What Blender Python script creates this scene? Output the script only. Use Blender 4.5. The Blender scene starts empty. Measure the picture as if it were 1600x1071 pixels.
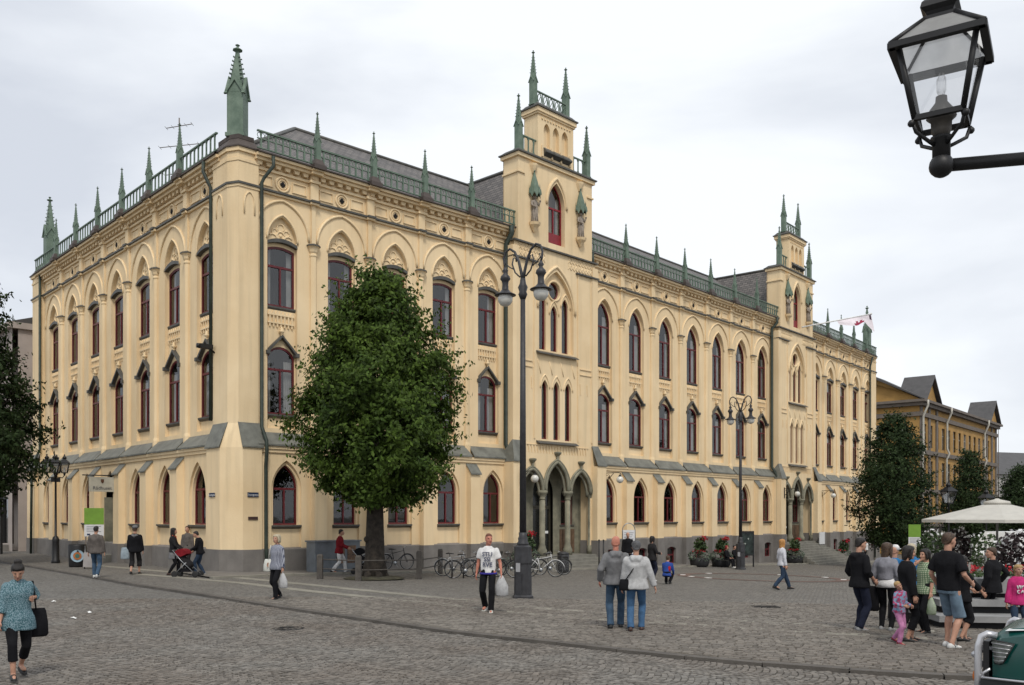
import bpy, bmesh, math, random
from mathutils import Vector, Matrix, Quaternion
from mathutils.geometry import tessellate_polygon
from mathutils import noise as mnoise
R = math.radians
rng = random.Random(7)
scene = bpy.context.scene
COL = scene.collection

# ------------------------------------------------------------------ camera
FPX, HOR, ZC = 1406.76, 806.1, 2.25          # focal length and horizon in photo pixels (1600 wide), eye height
cam = bpy.data.cameras.new('camera'); camo = bpy.data.objects.new('camera', cam); COL.objects.link(camo)
cam.sensor_width = 36; cam.lens = 36 * FPX / 1600
cam.shift_y = (HOR - 535.5) / 1600
cam.clip_start = 0.1; cam.clip_end = 3000
camo.location = (0, 0, ZC); camo.rotation_euler = (R(90), 0, 0)
scene.camera = camo

# ------------------------------------------------------------------ sky, sun, exposure
SUN_EL, SUN_AZ = 52, 170         # azimuth measured from +Y clockwise (170 = behind the camera, slightly right)
w = bpy.data.worlds.new('World'); scene.world = w; w.use_nodes = True
nt = w.node_tree; nt.nodes.clear()
def N(nt, t, **k):
    n = nt.nodes.new(t)
    for a, b in k.items():
        setattr(n, a, b)
    return n
out = N(nt, 'ShaderNodeOutputWorld'); bg = N(nt, 'ShaderNodeBackground'); bg.inputs[1].default_value = 1.0
sky = N(nt, 'ShaderNodeTexSky', sky_type='NISHITA', sun_disc=False, sun_elevation=R(SUN_EL), sun_rotation=R(SUN_AZ), air_density=1.0, dust_density=3.0)
skm = N(nt, 'ShaderNodeVectorMath', operation='SCALE'); skm.inputs['Scale'].default_value = 0.10
nt.links.new(sky.outputs[0], skm.inputs[0])
tc = N(nt, 'ShaderNodeTexCoord')
mp = N(nt, 'ShaderNodeMapping'); mp.inputs['Scale'].default_value = (1.0, 1.0, 2.6); mp.inputs['Location'].default_value = (3.1, 0.4, 1.2)
nt.links.new(tc.outputs['Generated'], mp.inputs[0])
no = N(nt, 'ShaderNodeTexNoise'); no.inputs['Scale'].default_value = 1.7; no.inputs['Detail'].default_value = 7; no.inputs['Roughness'].default_value = .5; no.inputs['Distortion'].default_value = .35
nt.links.new(mp.outputs[0], no.inputs['Vector'])
cr = N(nt, 'ShaderNodeValToRGB')
cr.color_ramp.elements[0].position = .36; cr.color_ramp.elements[0].color = (.52, .55, .605, 1)
cr.color_ramp.elements[1].position = .60; cr.color_ramp.elements[1].color = (.765, .79, .82, 1)
nt.links.new(no.outputs[0], cr.inputs[0])
mx = N(nt, 'ShaderNodeMix', data_type='RGBA'); mx.inputs[0].default_value = .93
nt.links.new(skm.outputs[0], mx.inputs[6]); nt.links.new(cr.outputs[0], mx.inputs[7])
nt.links.new(mx.outputs[2], bg.inputs[0]); nt.links.new(bg.outputs[0], out.inputs[0])
sl = bpy.data.lights.new('sun', 'SUN'); so = bpy.data.objects.new('sun', sl); COL.objects.link(so)
sl.energy = 1.5; sl.angle = R(12); sl.color = (1, .95, .87)
az = R(SUN_AZ); sd = Vector((math.sin(az) * math.cos(R(SUN_EL)), math.cos(az) * math.cos(R(SUN_EL)), math.sin(R(SUN_EL))))
so.rotation_euler = (-sd).to_track_quat('-Z', 'Y').to_euler(); so.location = (0, 0, 60)
vs = scene.view_settings; vs.view_transform = 'Standard'; vs.look = 'None'; vs.exposure = 0.45; vs.gamma = 1; vs.use_curve_mapping = False

# ------------------------------------------------------------------ materials
MATS = {}
def mat(name, c, rough=.75, var=.12, vs=2.5, bump=0, bs=25, metal=0, c2=None, island=0, streak=0, spec=.4, trans=0, coords='pos'):
    if name in MATS: return MATS[name]
    m = bpy.data.materials.new(name); m.use_nodes = True; t = m.node_tree; b = t.nodes['Principled BSDF']
    b.inputs['Roughness'].default_value = rough; b.inputs['Metallic'].default_value = metal; b.inputs['Specular IOR Level'].default_value = spec
    if coords == 'pos': src = N(t, 'ShaderNodeNewGeometry').outputs['Position']
    else: src = N(t, 'ShaderNodeTexCoord').outputs['Object']
    n1 = N(t, 'ShaderNodeTexNoise'); n1.inputs['Scale'].default_value = vs; n1.inputs['Detail'].default_value = 6; n1.inputs['Roughness'].default_value = .6
    t.links.new(src, n1.inputs['Vector'])
    c = tuple(c) + (1,); c2 = tuple(c2) + (1,) if c2 else tuple(x * (1 - 2.2 * var) for x in c[:3]) + (1,)
    mr = N(t, 'ShaderNodeMapRange'); mr.inputs[1].default_value = .35; mr.inputs[2].default_value = .68
    t.links.new(n1.outputs[0], mr.inputs[0])
    mx = N(t, 'ShaderNodeMix', data_type='RGBA'); mx.inputs[6].default_value = c; mx.inputs[7].default_value = c2
    t.links.new(mr.outputs[0], mx.inputs[0]); col = mx.outputs[2]
    if streak:
        mp = N(t, 'ShaderNodeMapping'); mp.inputs['Scale'].default_value = (2.2, 2.2, .12); t.links.new(src, mp.inputs[0])
        n2 = N(t, 'ShaderNodeTexNoise'); n2.inputs['Scale'].default_value = 1.6; n2.inputs['Detail'].default_value = 5; t.links.new(mp.outputs[0], n2.inputs['Vector'])
        r2 = N(t, 'ShaderNodeMapRange'); r2.inputs[1].default_value = .48; r2.inputs[2].default_value = .75; r2.inputs[4].default_value = streak; t.links.new(n2.outputs[0], r2.inputs[0])
        m2 = N(t, 'ShaderNodeMix', data_type='RGBA'); m2.inputs[7].default_value = tuple(x * .62 for x in c[:3]) + (1,)
        t.links.new(r2.outputs[0], m2.inputs[0]); t.links.new(col, m2.inputs[6]); col = m2.outputs[2]
    if island:
        g = N(t, 'ShaderNodeNewGeometry'); hs = N(t, 'ShaderNodeHueSaturation')
        r3 = N(t, 'ShaderNodeMapRange'); r3.inputs[3].default_value = 1 - island; r3.inputs[4].default_value = 1 + island
        t.links.new(g.outputs['Random Per Island'], r3.inputs[0]); t.links.new(r3.outputs[0], hs.inputs['Value']); t.links.new(col, hs.inputs['Color']); col = hs.outputs[0]
    t.links.new(col, b.inputs['Base Color'])
    if bump:
        n3 = N(t, 'ShaderNodeTexNoise'); n3.inputs['Scale'].default_value = bs; n3.inputs['Detail'].default_value = 4; t.links.new(src, n3.inputs['Vector'])
        bp = N(t, 'ShaderNodeBump'); bp.inputs['Strength'].default_value = bump; bp.inputs['Distance'].default_value = .02
        t.links.new(n3.outputs[0], bp.inputs['Height']); t.links.new(bp.outputs[0], b.inputs['Normal'])
    if trans:
        tr = N(t, 'ShaderNodeBsdfTranslucent'); t.links.new(col, tr.inputs[0]); ms = N(t, 'ShaderNodeMixShader'); ms.inputs[0].default_value = trans
        o = t.nodes['Material Output']; t.links.new(b.outputs[0], ms.inputs[1]); t.links.new(tr.outputs[0], ms.inputs[2]); t.links.new(ms.outputs[0], o.inputs[0])
    MATS[name] = m; return m
def cloth(name, c, pat=None, c2=None, sc=20):
    if name in MATS: return MATS[name]
    m = mat(name, c, .9, .16, 9, .35, 60, coords='obj', spec=.15)
    if pat:
        t = m.node_tree; b = t.nodes['Principled BSDF']; tx = N(t, 'ShaderNodeTexCoord').outputs['Object']
        mx = N(t, 'ShaderNodeMix', data_type='RGBA'); mx.inputs[6].default_value = tuple(c) + (1,); mx.inputs[7].default_value = tuple(c2) + (1,)
        if pat == 'check':
            w1 = N(t, 'ShaderNodeTexWave', bands_direction='Z'); w2 = N(t, 'ShaderNodeTexWave', bands_direction='X')
            for q in (w1, w2): q.inputs['Scale'].default_value = sc; q.inputs['Distortion'].default_value = .6; t.links.new(tx, q.inputs[0])
            mm = N(t, 'ShaderNodeMath', operation='MULTIPLY'); t.links.new(w1.outputs[1], mm.inputs[0]); t.links.new(w2.outputs[1], mm.inputs[1])
            rr = N(t, 'ShaderNodeMapRange'); rr.inputs[1].default_value = .1; rr.inputs[2].default_value = .42; t.links.new(mm.outputs[0], rr.inputs[0]); t.links.new(rr.outputs[0], mx.inputs[0])
        else:
            v = N(t, 'ShaderNodeTexNoise'); v.inputs['Scale'].default_value = sc; v.inputs['Detail'].default_value = 2; t.links.new(tx, v.inputs['Vector'])
            rr = N(t, 'ShaderNodeMapRange'); rr.inputs[1].default_value = .42; rr.inputs[2].default_value = .58; t.links.new(v.outputs[0], rr.inputs[0]); t.links.new(rr.outputs[0], mx.inputs[0])
        t.links.new(mx.outputs[2], b.inputs['Base Color'])
    return m
PLASTER = mat('plaster', (.79, .622, .392), .88, .05, .4, .25, 14, streak=.42, c2=(.70, .53, .315))
PLASTER_RELIEF = PLASTER
PLINTH = mat('plinth_granite', (.20, .185, .17), .85, .14, 1.2, .5, 30, streak=.4)
STONE = mat('portal_stone', (.25, .235, .17), .85, .16, 2.2, .5, 22, c2=(.14, .135, .10))
LEAD = mat('lead_flashing', (.09, .088, .078), .55, .2, 3, .2, 18)
LEDGE = mat('ledge_slate', (.17, .172, .148), .6, .2, 2, .3, 18, island=.2)
BROWNLEAD = mat('brown_lead', (.075, .058, .05), .6, .15, 2, .2, 18)
GREEN = mat('verdigris_paint', (.15, .205, .155), .6, .2, 2.5, .2, 20, streak=.5, c2=(.085, .13, .095))
GREEND = mat('dark_green_metal', (.035, .05, .038), .55, .2, 4, .2, 20)
REDWOOD = mat('oxblood_window_paint', (.125, .014, .018), .45, .15, 5)
REDDOOR = mat('red_door_paint', (.24, .015, .025), .45, .15, 5)
CURTAIN = mat('curtain_cloth', (.5, .5, .48), .9, .1, 3)
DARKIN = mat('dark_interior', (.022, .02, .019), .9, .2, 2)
IRON = mat('lamp_iron', (.038, .038, .042), .5, .2, 8, .15, 60)
BLACK = mat('black_iron', (.012, .012, .013), .5, .2, 8)
OPAL = mat('opal_glass', (.62, .61, .56), .18, .06, 6, spec=.6)
WHITE = mat('white_paint', (.72, .72, .70), .5, .06, 5)
BARK = mat('bark', (.045, .036, .028), .95, .3, 6, 1.0, 18)
STATUE = mat('statue_stone', (.34, .29, .24), .85, .2, 6, .4, 40)
SKIN = mat('skin', (.46, .25, .17), .55, .1, 14, coords='obj')
STEEL = mat('galvanised_steel', (.36, .37, .38), .38, .12, 8, metal=.85)
RUBBER = mat('tyre_rubber', (.02, .02, .02), .8, .1, 8)
def glass_mat(name, tint=(.05, .055, .06), dark=.75):
    m = bpy.data.materials.new(name); m.use_nodes = True; t = m.node_tree; t.nodes.clear()
    o = N(t, 'ShaderNodeOutputMaterial'); g = N(t, 'ShaderNodeBsdfGlossy'); g.inputs['Roughness'].default_value = .03; g.inputs['Color'].default_value = (.82, .82, .82, 1)
    tr = N(t, 'ShaderNodeBsdfTransparent'); tr.inputs['Color'].default_value = (dark, dark, dark, 1)
    fr = N(t, 'ShaderNodeFresnel'); fr.inputs[0].default_value = 1.5
    ns = N(t, 'ShaderNodeTexNoise'); ns.inputs['Scale'].default_value = .9; gg = N(t, 'ShaderNodeNewGeometry'); t.links.new(gg.outputs['Position'], ns.inputs['Vector'])
    bp = N(t, 'ShaderNodeBump'); bp.inputs['Strength'].default_value = .12; bp.inputs['Distance'].default_value = .05; t.links.new(ns.outputs[0], bp.inputs['Height'])
    t.links.new(bp.outputs[0], g.inputs['Normal'])
    mr = N(t, 'ShaderNodeMapRange'); mr.inputs[1].default_value = 0; mr.inputs[2].default_value = .55; mr.inputs[3].default_value = .07; mr.inputs[4].default_value = .42; t.links.new(fr.outputs[0], mr.inputs[0])
    mx = N(t, 'ShaderNodeMixShader'); t.links.new(mr.outputs[0], mx.inputs[0]); t.links.new(tr.outputs[0], mx.inputs[1]); t.links.new(g.outputs[0], mx.inputs[2]); t.links.new(mx.outputs[0], o.inputs[0])
    MATS[name] = m; return m
GLASS = glass_mat('window_glass')
LGLASS = glass_mat('lantern_glass', dark=.9)
def slate_mat(name, ax):
    m = mat(name, (.105, .095, .088), .6, .2, 1.5, .25, 25); t = m.node_tree; b = t.nodes['Principled BSDF']
    tx = N(t, 'ShaderNodeTexCoord'); sp = N(t, 'ShaderNodeSeparateXYZ'); cb = N(t, 'ShaderNodeCombineXYZ'); t.links.new(tx.outputs['Object'], sp.inputs[0])
    t.links.new(sp.outputs[ax], cb.inputs[0]); t.links.new(sp.outputs[2], cb.inputs[1])
    br = N(t, 'ShaderNodeTexBrick'); br.inputs['Scale'].default_value = 1.0; br.inputs['Brick Width'].default_value = .42; br.inputs['Row Height'].default_value = .19; br.inputs['Mortar Size'].default_value = .018
    br.inputs['Color1'].default_value = (.15, .135, .125, 1); br.inputs['Color2'].default_value = (.085, .078, .075, 1); br.inputs['Mortar'].default_value = (.02, .02, .02, 1); br.inputs['Bias'].default_value = -.1
    t.links.new(cb.outputs[0], br.inputs['Vector']); t.links.new(br.outputs[0], b.inputs['Base Color'])
    bp = N(t, 'ShaderNodeBump'); bp.inputs['Strength'].default_value = .6; bp.inputs['Distance'].default_value = .02; bp.invert = True
    t.links.new(br.outputs['Fac'], bp.inputs['Height']); t.links.new(bp.outputs[0], b.inputs['Normal']); return m
SLATEX = slate_mat('slate_roof', 0); SLATEY = slate_mat('slate_cross_roof', 1)

# ------------------------------------------------------------------ mesh builder
class MB:
    def __init__(s): s.v = []; s.f = []; s.s = []
    def add(s, vs, fs, smooth=False, M=None):
        o = len(s.v)
        s.v += [tuple(M @ Vector(p)) if M else tuple(p) for p in vs]
        s.f += [tuple(i + o for i in f) for f in fs]; s.s += [smooth] * len(fs); return s
    def box(s, x0, x1, y0, y1, z0, z1, M=None):
        return s.add([(x0, y0, z0), (x1, y0, z0), (x1, y1, z0), (x0, y1, z0), (x0, y0, z1), (x1, y0, z1), (x1, y1, z1), (x0, y1, z1)],
                     [(3, 2, 1, 0), (4, 5, 6, 7), (0, 1, 5, 4), (1, 2, 6, 5), (2, 3, 7, 6), (3, 0, 4, 7)], False, M)
    def wall(s, outer, holes=(), y=0., depth=0., odepth=0., M=None):
        """flat face in x-z at depth y, with holes whose reveals run back by depth"""
        polys = [outer] + list(holes); flat = [p for q in polys for p in q]
        tri = tessellate_polygon([[Vector((p[0], p[1], 0)) for p in q] for q in polys])
        fs = []
        for a, b, c in tri:
            A, B, C = flat[a], flat[b], flat[c]
            if (B[0] - A[0]) * (C[1] - A[1]) - (B[1] - A[1]) * (C[0] - A[0]) < 0: b, c = c, b
            fs.append((a, b, c))
        s.add([(p[0], y, p[1]) for p in flat], fs, False, M)
        for q, d in [(outer, odepth)] + [(h, depth) for h in holes]:
            if not d: continue
            n = len(q); vs = [(p[0], y, p[1]) for p in q] + [(p[0], y + d, p[1]) for p in q]
            s.add(vs, [(i, (i + 1) % n, n + (i + 1) % n, n + i) for i in range(n)], False, M)
        return s
    def prism(s, poly, y0, y1, M=None):
        n = len(poly); tri = tessellate_polygon([[Vector((p[0], p[1], 0)) for p in poly]])
        vs = [(p[0], y0, p[1]) for p in poly] + [(p[0], y1, p[1]) for p in poly]
        fs = [tuple(t) for t in tri] + [tuple(i + n for i in reversed(t)) for t in tri] + [(i, (i + 1) % n, n + (i + 1) % n, n + i) for i in range(n)]
        return s.add(vs, fs, False, M)
    def plan(s, poly, z0, z1, M=None, poly1=None):
        """vertical prism over a plan polygon (x,y); poly1 = other outline on top"""
        n = len(poly); q = poly1 or poly
        vs = [(p[0], p[1], z0) for p in poly] + [(p[0], p[1], z1) for p in q]
        return s.add(vs, [tuple(range(n - 1, -1, -1)), tuple(range(n, 2 * n))] + [(i, (i + 1) % n, n + (i + 1) % n, n + i) for i in range(n)], False, M)
    def tube(s, pts, r, n=8, caps=True, smooth=True, M=None, closed=False):
        pts = [Vector(p) for p in pts]; k = len(pts); rs = r if isinstance(r, (list, tuple)) else [r] * k
        vs = []; up = None
        for i, p in enumerate(pts):
            if closed: d = pts[(i + 1) % k] - pts[i - 1]
            else: d = pts[min(i + 1, k - 1)] - pts[max(i - 1, 0)]
            d = d.normalized() if d.length > 1e-9 else Vector((0, 0, 1))
            if up is None: up = Vector((0, 0, 1)) if abs(d.z) < .9 else Vector((1, 0, 0))
            a = d.cross(up); a = a.normalized() if a.length > 1e-6 else d.orthogonal().normalized()
            b = a.cross(d).normalized(); up = b
            for j in range(n):
                t = 2 * math.pi * j / n; vs.append(p + (a * math.cos(t) + b * math.sin(t)) * rs[i])
        fs = []
        for i in range(k if closed else k - 1):
            for j in range(n):
                q = (i + 1) % k; fs.append((i * n + j, i * n + (j + 1) % n, q * n + (j + 1) % n, q * n + j))
        if caps and not closed: fs += [tuple(range(n - 1, -1, -1)), tuple(range((k - 1) * n, k * n))]
        return s.add(vs, fs, smooth, M)
    def lathe(s, prof, n=12, c=(0, 0, 0), smooth=True, M=None, ang=0):
        vs = []; k = len(prof)
        for r, z in prof:
            for j in range(n):
                t = 2 * math.pi * j / n + ang; vs.append((c[0] + r * math.cos(t), c[1] + r * math.sin(t), c[2] + z))
        fs = [(i * n + j, i * n + (j + 1) % n, (i + 1) * n + (j + 1) % n, (i + 1) * n + j) for i in range(k - 1) for j in range(n)]
        fs += [tuple(range(n - 1, -1, -1)), tuple(range((k - 1) * n, k * n))]
        return s.add(vs, fs, smooth, M)
    def ball(s, c, r, n=10, m=6, sc=(1, 1, 1), M=None):
        vs = [(c[0], c[1], c[2] - r * sc[2])]; fs = []
        for i in range(1, m):
            a = -math.pi / 2 + math.pi * i / m
            for j in range(n):
                t = 2 * math.pi * j / n; vs.append((c[0] + r * sc[0] * math.cos(a) * math.cos(t), c[1] + r * sc[1] * math.cos(a) * math.sin(t), c[2] + r * sc[2] * math.sin(a)))
        vs.append((c[0], c[1], c[2] + r * sc[2])); L = len(vs) - 1
        for j in range(n): fs.append((0, 1 + (j + 1) % n, 1 + j)); fs.append((L, L - n + j, L - n + (j + 1) % n))
        for i in range(m - 2):
            for j in range(n): a = 1 + i * n; fs.append((a + j, a + (j + 1) % n, a + n + (j + 1) % n, a + n + j))
        return s.add(vs, fs, True, M)
    def loft(s, secs, n=14, smooth=True, M=None):
        """secs: (centre, rx, ry, right-vector, fwd-vector); superellipse rings"""
        vs = []; k = len(secs)
        for c, rx, ry, a, b in secs:
            for j in range(n):
                t = 2 * math.pi * j / n; vs.append(Vector(c) + Vector(a) * (rx * math.cos(t)) + Vector(b) * (ry * math.sin(t)))
        fs = [(i * n + j, i * n + (j + 1) % n, (i + 1) * n + (j + 1) % n, (i + 1) * n + j) for i in range(k - 1) for j in range(n)]
        fs += [tuple(range(n - 1, -1, -1)), tuple(range((k - 1) * n, k * n))]
        return s.add(vs, fs, smooth, M)
    def mesh(s, name, m):
        me = bpy.data.meshes.new(name); me.from_pydata(s.v, [], s.f)
        me.polygons.foreach_set('use_smooth', s.s); me.materials.append(m); me.update(); return me
    def build(s, name, m, parent=None, loc=(0, 0, 0), rz=0, fixn=True):
        me = s.mesh(name, m)
        if fixn:
            bm = bmesh.new(); bm.from_mesh(me); bmesh.ops.recalc_face_normals(bm, faces=bm.faces); bm.to_mesh(me); bm.free()
        return obj(name, me, parent, loc, rz)
def obj(name, me, parent=None, loc=(0, 0, 0), rz=0):
    o = bpy.data.objects.new(name, me); COL.objects.link(o); o.parent = parent; o.location = loc; o.rotation_euler = (0, 0, rz); return o
def tag(o, label=None, cat=None, group=None, kind=None):
    if label: o['label'] = label
    if cat: o['category'] = cat
    if group: o['group'] = group
    if kind: o['kind'] = kind
    return o
def empty(name, loc=(0, 0, 0), rz=0, label=None, cat=None, group=None, kind=None):
    o = bpy.data.objects.new(name, None); COL.objects.link(o); o.location = loc; o.rotation_euler = (0, 0, rz); o.empty_display_size = .3
    return tag(o, label, cat, group, kind)
KIDS = {}
def copy_tree(o, parent=None):
    c = o.copy(); COL.objects.link(c); c.parent = parent
    for ch in list(o.children): copy_tree(ch, c)
    return c
def text_mesh(s, size, m, name='lettering', extrude=.004, align='CENTER', bold=0.0):
    cu = bpy.data.curves.new('t', 'FONT'); cu.body = s; cu.size = size; cu.align_x = align; cu.extrude = extrude; cu.offset = bold; cu.resolution_u = 2
    o = bpy.data.objects.new('t', cu); COL.objects.link(o)
    me = bpy.data.meshes.new_from_object(o.evaluated_get(bpy.context.evaluated_depsgraph_get())); bpy.data.objects.remove(o)
    me.name = name; me.materials.clear(); me.materials.append(m); return me

# ------------------------------------------------------------------ layout frames
C0 = (-11.127, 36.4); Y1, Y2, Y3 = R(42.99), R(47.46), R(49.87)
UA, UB = 18.052, 29.300
P1 = (C0[0] + math.cos(Y1) * UA, C0[1] + math.sin(Y1) * UA)
P2 = (P1[0] + math.cos(Y2) * UB, P1[1] + math.sin(Y2) * UB)
FR = {'1': (*C0, Y1), '2': (*P1, Y2), '3': (*P2, Y3), 'r1': (*P1, (Y1 + Y2) / 2), 'r2': (*P2, (Y2 + Y3) / 2), 'L': (*C0, Y1 - math.pi / 2)}
def fw(fr, u, d, z=0.):
    x, y, a = FR[fr]; return Vector((x + math.cos(a) * u - math.sin(a) * d, y + math.sin(a) * u + math.cos(a) * d, z))
def gz(x, y):
    u = min((x - C0[0]) * math.cos(Y1) + (y - C0[1]) * math.sin(Y1), 80.)
    return -.0146 * (u + math.sqrt(u * u + 16))
def gp(px, py):
    """ground point seen at a pixel of the photograph"""
    y = 30.
    for i in range(60): y = (y + (ZC - gz((px - 800) / FPX * y, y)) * FPX / (py - HOR)) / 2
    x = (px - 800) / FPX * y; return Vector((x, y, gz(x, y)))
def gat(px, y):
    x = (px - 800) / FPX * y; return Vector((x, y, gz(x, y)))
# ------------------------------------------------------------------ ground
def sett_mat(name, c, c2, sc, joint=(.075, .07, .06)):
    m = mat(name, c, .82, .12, .5, 0); t = m.node_tree; b = t.nodes['Principled BSDF']
    g = N(t, 'ShaderNodeNewGeometry'); mp = N(t, 'ShaderNodeMapping'); mp.inputs['Rotation'].default_value = (0, 0, R(20)); mp.inputs['Scale'].default_value = (1, 1, .01)
    t.links.new(g.outputs['Position'], mp.inputs[0])
    v1 = N(t, 'ShaderNodeTexVoronoi'); v1.inputs['Scale'].default_value = sc; v2 = N(t, 'ShaderNodeTexVoronoi', feature='DISTANCE_TO_EDGE'); v2.inputs['Scale'].default_value = sc
    for v in (v1, v2): v.inputs['Randomness'].default_value = .55; t.links.new(mp.outputs[0], v.inputs['Vector'])
    sp = N(t, 'ShaderNodeSeparateColor'); t.links.new(v1.outputs['Color'], sp.inputs[0])
    nb = N(t, 'ShaderNodeTexNoise'); nb.inputs['Scale'].default_value = .35; nb.inputs['Detail'].default_value = 6; t.links.new(g.outputs['Position'], nb.inputs['Vector'])
    ad = N(t, 'ShaderNodeMath', operation='ADD'); t.links.new(sp.outputs[0], ad.inputs[0]); t.links.new(nb.outputs[0], ad.inputs[1])
    r1 = N(t, 'ShaderNodeMapRange'); r1.inputs[1].default_value = .3; r1.inputs[2].default_value = 1.4; t.links.new(ad.outputs[0], r1.inputs[0])
    mx = N(t, 'ShaderNodeMix', data_type='RGBA'); mx.inputs[6].default_value = tuple(c) + (1,); mx.inputs[7].default_value = tuple(c2) + (1,); t.links.new(r1.outputs[0], mx.inputs[0])
    r2 = N(t, 'ShaderNodeMapRange'); r2.inputs[1].default_value = .02; r2.inputs[2].default_value = .09; t.links.new(v2.outputs[0], r2.inputs[0])
    m2 = N(t, 'ShaderNodeMix', data_type='RGBA'); m2.inputs[6].default_value = tuple(joint) + (1,); t.links.new(mx.outputs[2], m2.inputs[7]); t.links.new(r2.outputs[0], m2.inputs[0])
    t.links.new(m2.outputs[2], b.inputs['Base Color'])
    bp = N(t, 'ShaderNodeBump'); bp.inputs['Strength'].default_value = .7; bp.inputs['Distance'].default_value = .02; t.links.new(r2.outputs[0], bp.inputs['Height']); t.links.new(bp.outputs[0], b.inputs['Normal'])
    return m
ROADM = sett_mat('road_setts_far', (.097, .092, .085), (.17, .163, .15), 8.5)
PLAZAM = sett_mat('plaza_setts_far', (.098, .09, .08), (.17, .158, .14), 8.0)
ROADS = mat('road_setts', (.158, .149, .134), .75, .18, .3, .35, 40, island=.3, c2=(.126, .106, .088))
PLAZAS = mat('plaza_setts', (.160, .145, .125), .8, .2, .3, .35, 40, island=.28, c2=(.124, .107, .09))
JOINT = mat('joint_sand', (.07, .063, .053), .95, .2, 3)
PALE = mat('pale_granite', (.25, .235, .195), .8, .14, 1.5, .3, 40, island=.15)
KERBM = mat('kerb_granite_shaded', (.105, .094, .082), .8, .18, 1.5, .4, 40, island=.2)  # granite darkened so its colour carries the shadow line of the step
WALKM = mat('sidewalk_slabs', (.18, .165, .145), .85, .15, .8, .3, 20)
KERB = [(-25.63, 45.07), (-16.67, 34.75), (-12.3, 29.58), (-9.08, 26.19), (-6.51, 23.25), (-4.5, 21.08), (-2.27, 18.79), (-.86, 17.36), (.7, 16.2), (2.11, 15.05), (3.37, 14.15), (4.76, 13.39), (5.55, 13.02), (6.56, 12.72)]
KERB = [(-95, 45.07 + 69.37 * 1.152)] + KERB + [(12, 11.6), (40, 8), (420, 8)]
def yk(x):
    if x <= KERB[0][0]: return KERB[0][1]
    for (a, b), (c, d) in zip(KERB, KERB[1:]):
        if x <= c: return b + (d - b) * (x - a) / (c - a)
    return KERB[-1][1]
xs = sorted(set([-900, -400, -200, -130, -95] + [x for x, _ in KERB] + [i * 3 for i in range(-20, 34)] + [130, 180, 260, 420, 900]))
STEP = .05
def sheet(name, rows, dz, m, edge=False):
    mb = MB(); n = len(rows); vs = []
    for x in xs:
        for s in rows:
            y = yk(x) + s; vs.append((x, y, gz(x, y) + dz))
    fs = [(i * n + j, (i + 1) * n + j, (i + 1) * n + j + 1, i * n + j + 1) for i in range(len(xs) - 1) for j in range(n - 1)]
    mb.add(vs, fs, True); o = mb.build(name, m); return tag(o, kind='structure')
plaza = sheet('plaza', [-.06, .5, 1, 2, 4, 6, 9, 12, 16, 20, 25, 30, 36, 42, 50, 58, 66, 76, 90, 110, 150, 250, 500, 1500], -.004, PLAZAM)
road = sheet('road', [.05, -1, -2, -4, -6, -9, -13, -18, -25, -40, -80, -300], -STEP, ROADM)

def sett_verts(x, y, a, l, wd, z, jit):
    ca, sa = math.cos(a), math.sin(a); o = []
    for k, zz in ((1., -.03), (.87, 0.)):
        for sx, sy in ((-1, -1), (1, -1), (1, 1), (-1, 1)):
            px = sx * l / 2 * k + rng.uniform(-jit, jit); py = sy * wd / 2 * k + rng.uniform(-jit, jit)
            o.append((x + px * ca - py * sa, y + px * sa + py * ca, z + zz + (rng.uniform(-.004, .004) if k < 1 else 0)))
    return o
SF = [(4, 5, 6, 7), (0, 1, 5, 4), (1, 2, 6, 5), (2, 3, 7, 6), (3, 0, 4, 7)]
YMAX = 25.
def seen(x, y): return 10.7 < y < YMAX and abs(x) < .60 * y
road_s, plaza_s = [], []
ra = R(-40); ca, sa = math.cos(ra), math.sin(ra); W, RAD = 1.5, 1.08
for c in range(-40, 41):                                   # segmental fans running along the street
    for k in range(-280, 400):
        y0 = k * .108
        for i in range(15):
            th = R(-44 + 88 * (i + .5) / 15) + rng.uniform(-.012, .012)
            lx = y0 + RAD * math.cos(th) - RAD; ly = c * W + RAD * math.sin(th)
            x = lx * ca - ly * sa; y = 18 + lx * sa + ly * ca
            if seen(x, y) and y < yk(x) - .16:
                road_s.append((y, x, ra + th + math.pi / 2, .098 * rng.uniform(.85, 1.12), .094 * rng.uniform(.88, 1.05), -STEP + .02 + rng.uniform(-.006, .006)))
ra = R(-24); ca, sa = math.cos(ra), math.sin(ra)
for j in range(-250, 260):
    lx = -30 + rng.random() * .2
    while lx < 32:
        l = rng.uniform(.10, .19); ly = j * .118
        x = lx * ca - ly * sa; y = 16 + lx * sa + ly * ca
        if seen(x, y) and y > yk(x) + .2: plaza_s.append((y, x, ra + rng.uniform(-.05, .05), l * .96, .113 * rng.uniform(.92, 1.03), rng.uniform(-.006, .006)))
        lx += l
def setts(lst, name, m, parent, jm):
    lst.sort(key=lambda t: t[0]); near = [t for t in lst if abs(t[1]) < .565 * t[0]][:300]; ns = set(map(id, near))
    mb = MB()
    for t in lst:
        if id(t) in ns: continue
        y, x, a, l, wd, z = t; mb.add(sett_verts(x, y, a, l, wd, gz(x, y) + z, .006), SF)
    o = mb.build(name + '_field', m, parent, fixn=False); tag(o, kind='stuff')
    protos = []
    for k in range(10):
        q = MB(); q.add(sett_verts(0, 0, 0, .098, .094, 0, .007), SF); protos.append(q.mesh('sett', m))
    for i, (y, x, a, l, wd, z) in enumerate(near):
        q = obj('sett', protos[i % 10], parent, (x, y, gz(x, y) + z), a); q.scale = (l / .098, wd / .094, 1)
setts(road_s, 'sett', ROADS, road, JOINT)
mbj = MB()
for t in plaza_s:
    y, x, a, l, wd, z = t; mbj.add(sett_verts(x, y, a, l, wd, gz(x, y) + z + .022, .006), SF)
tag(mbj.build('sett_field', PLAZAS, plaza, fixn=False), kind='stuff')
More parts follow.
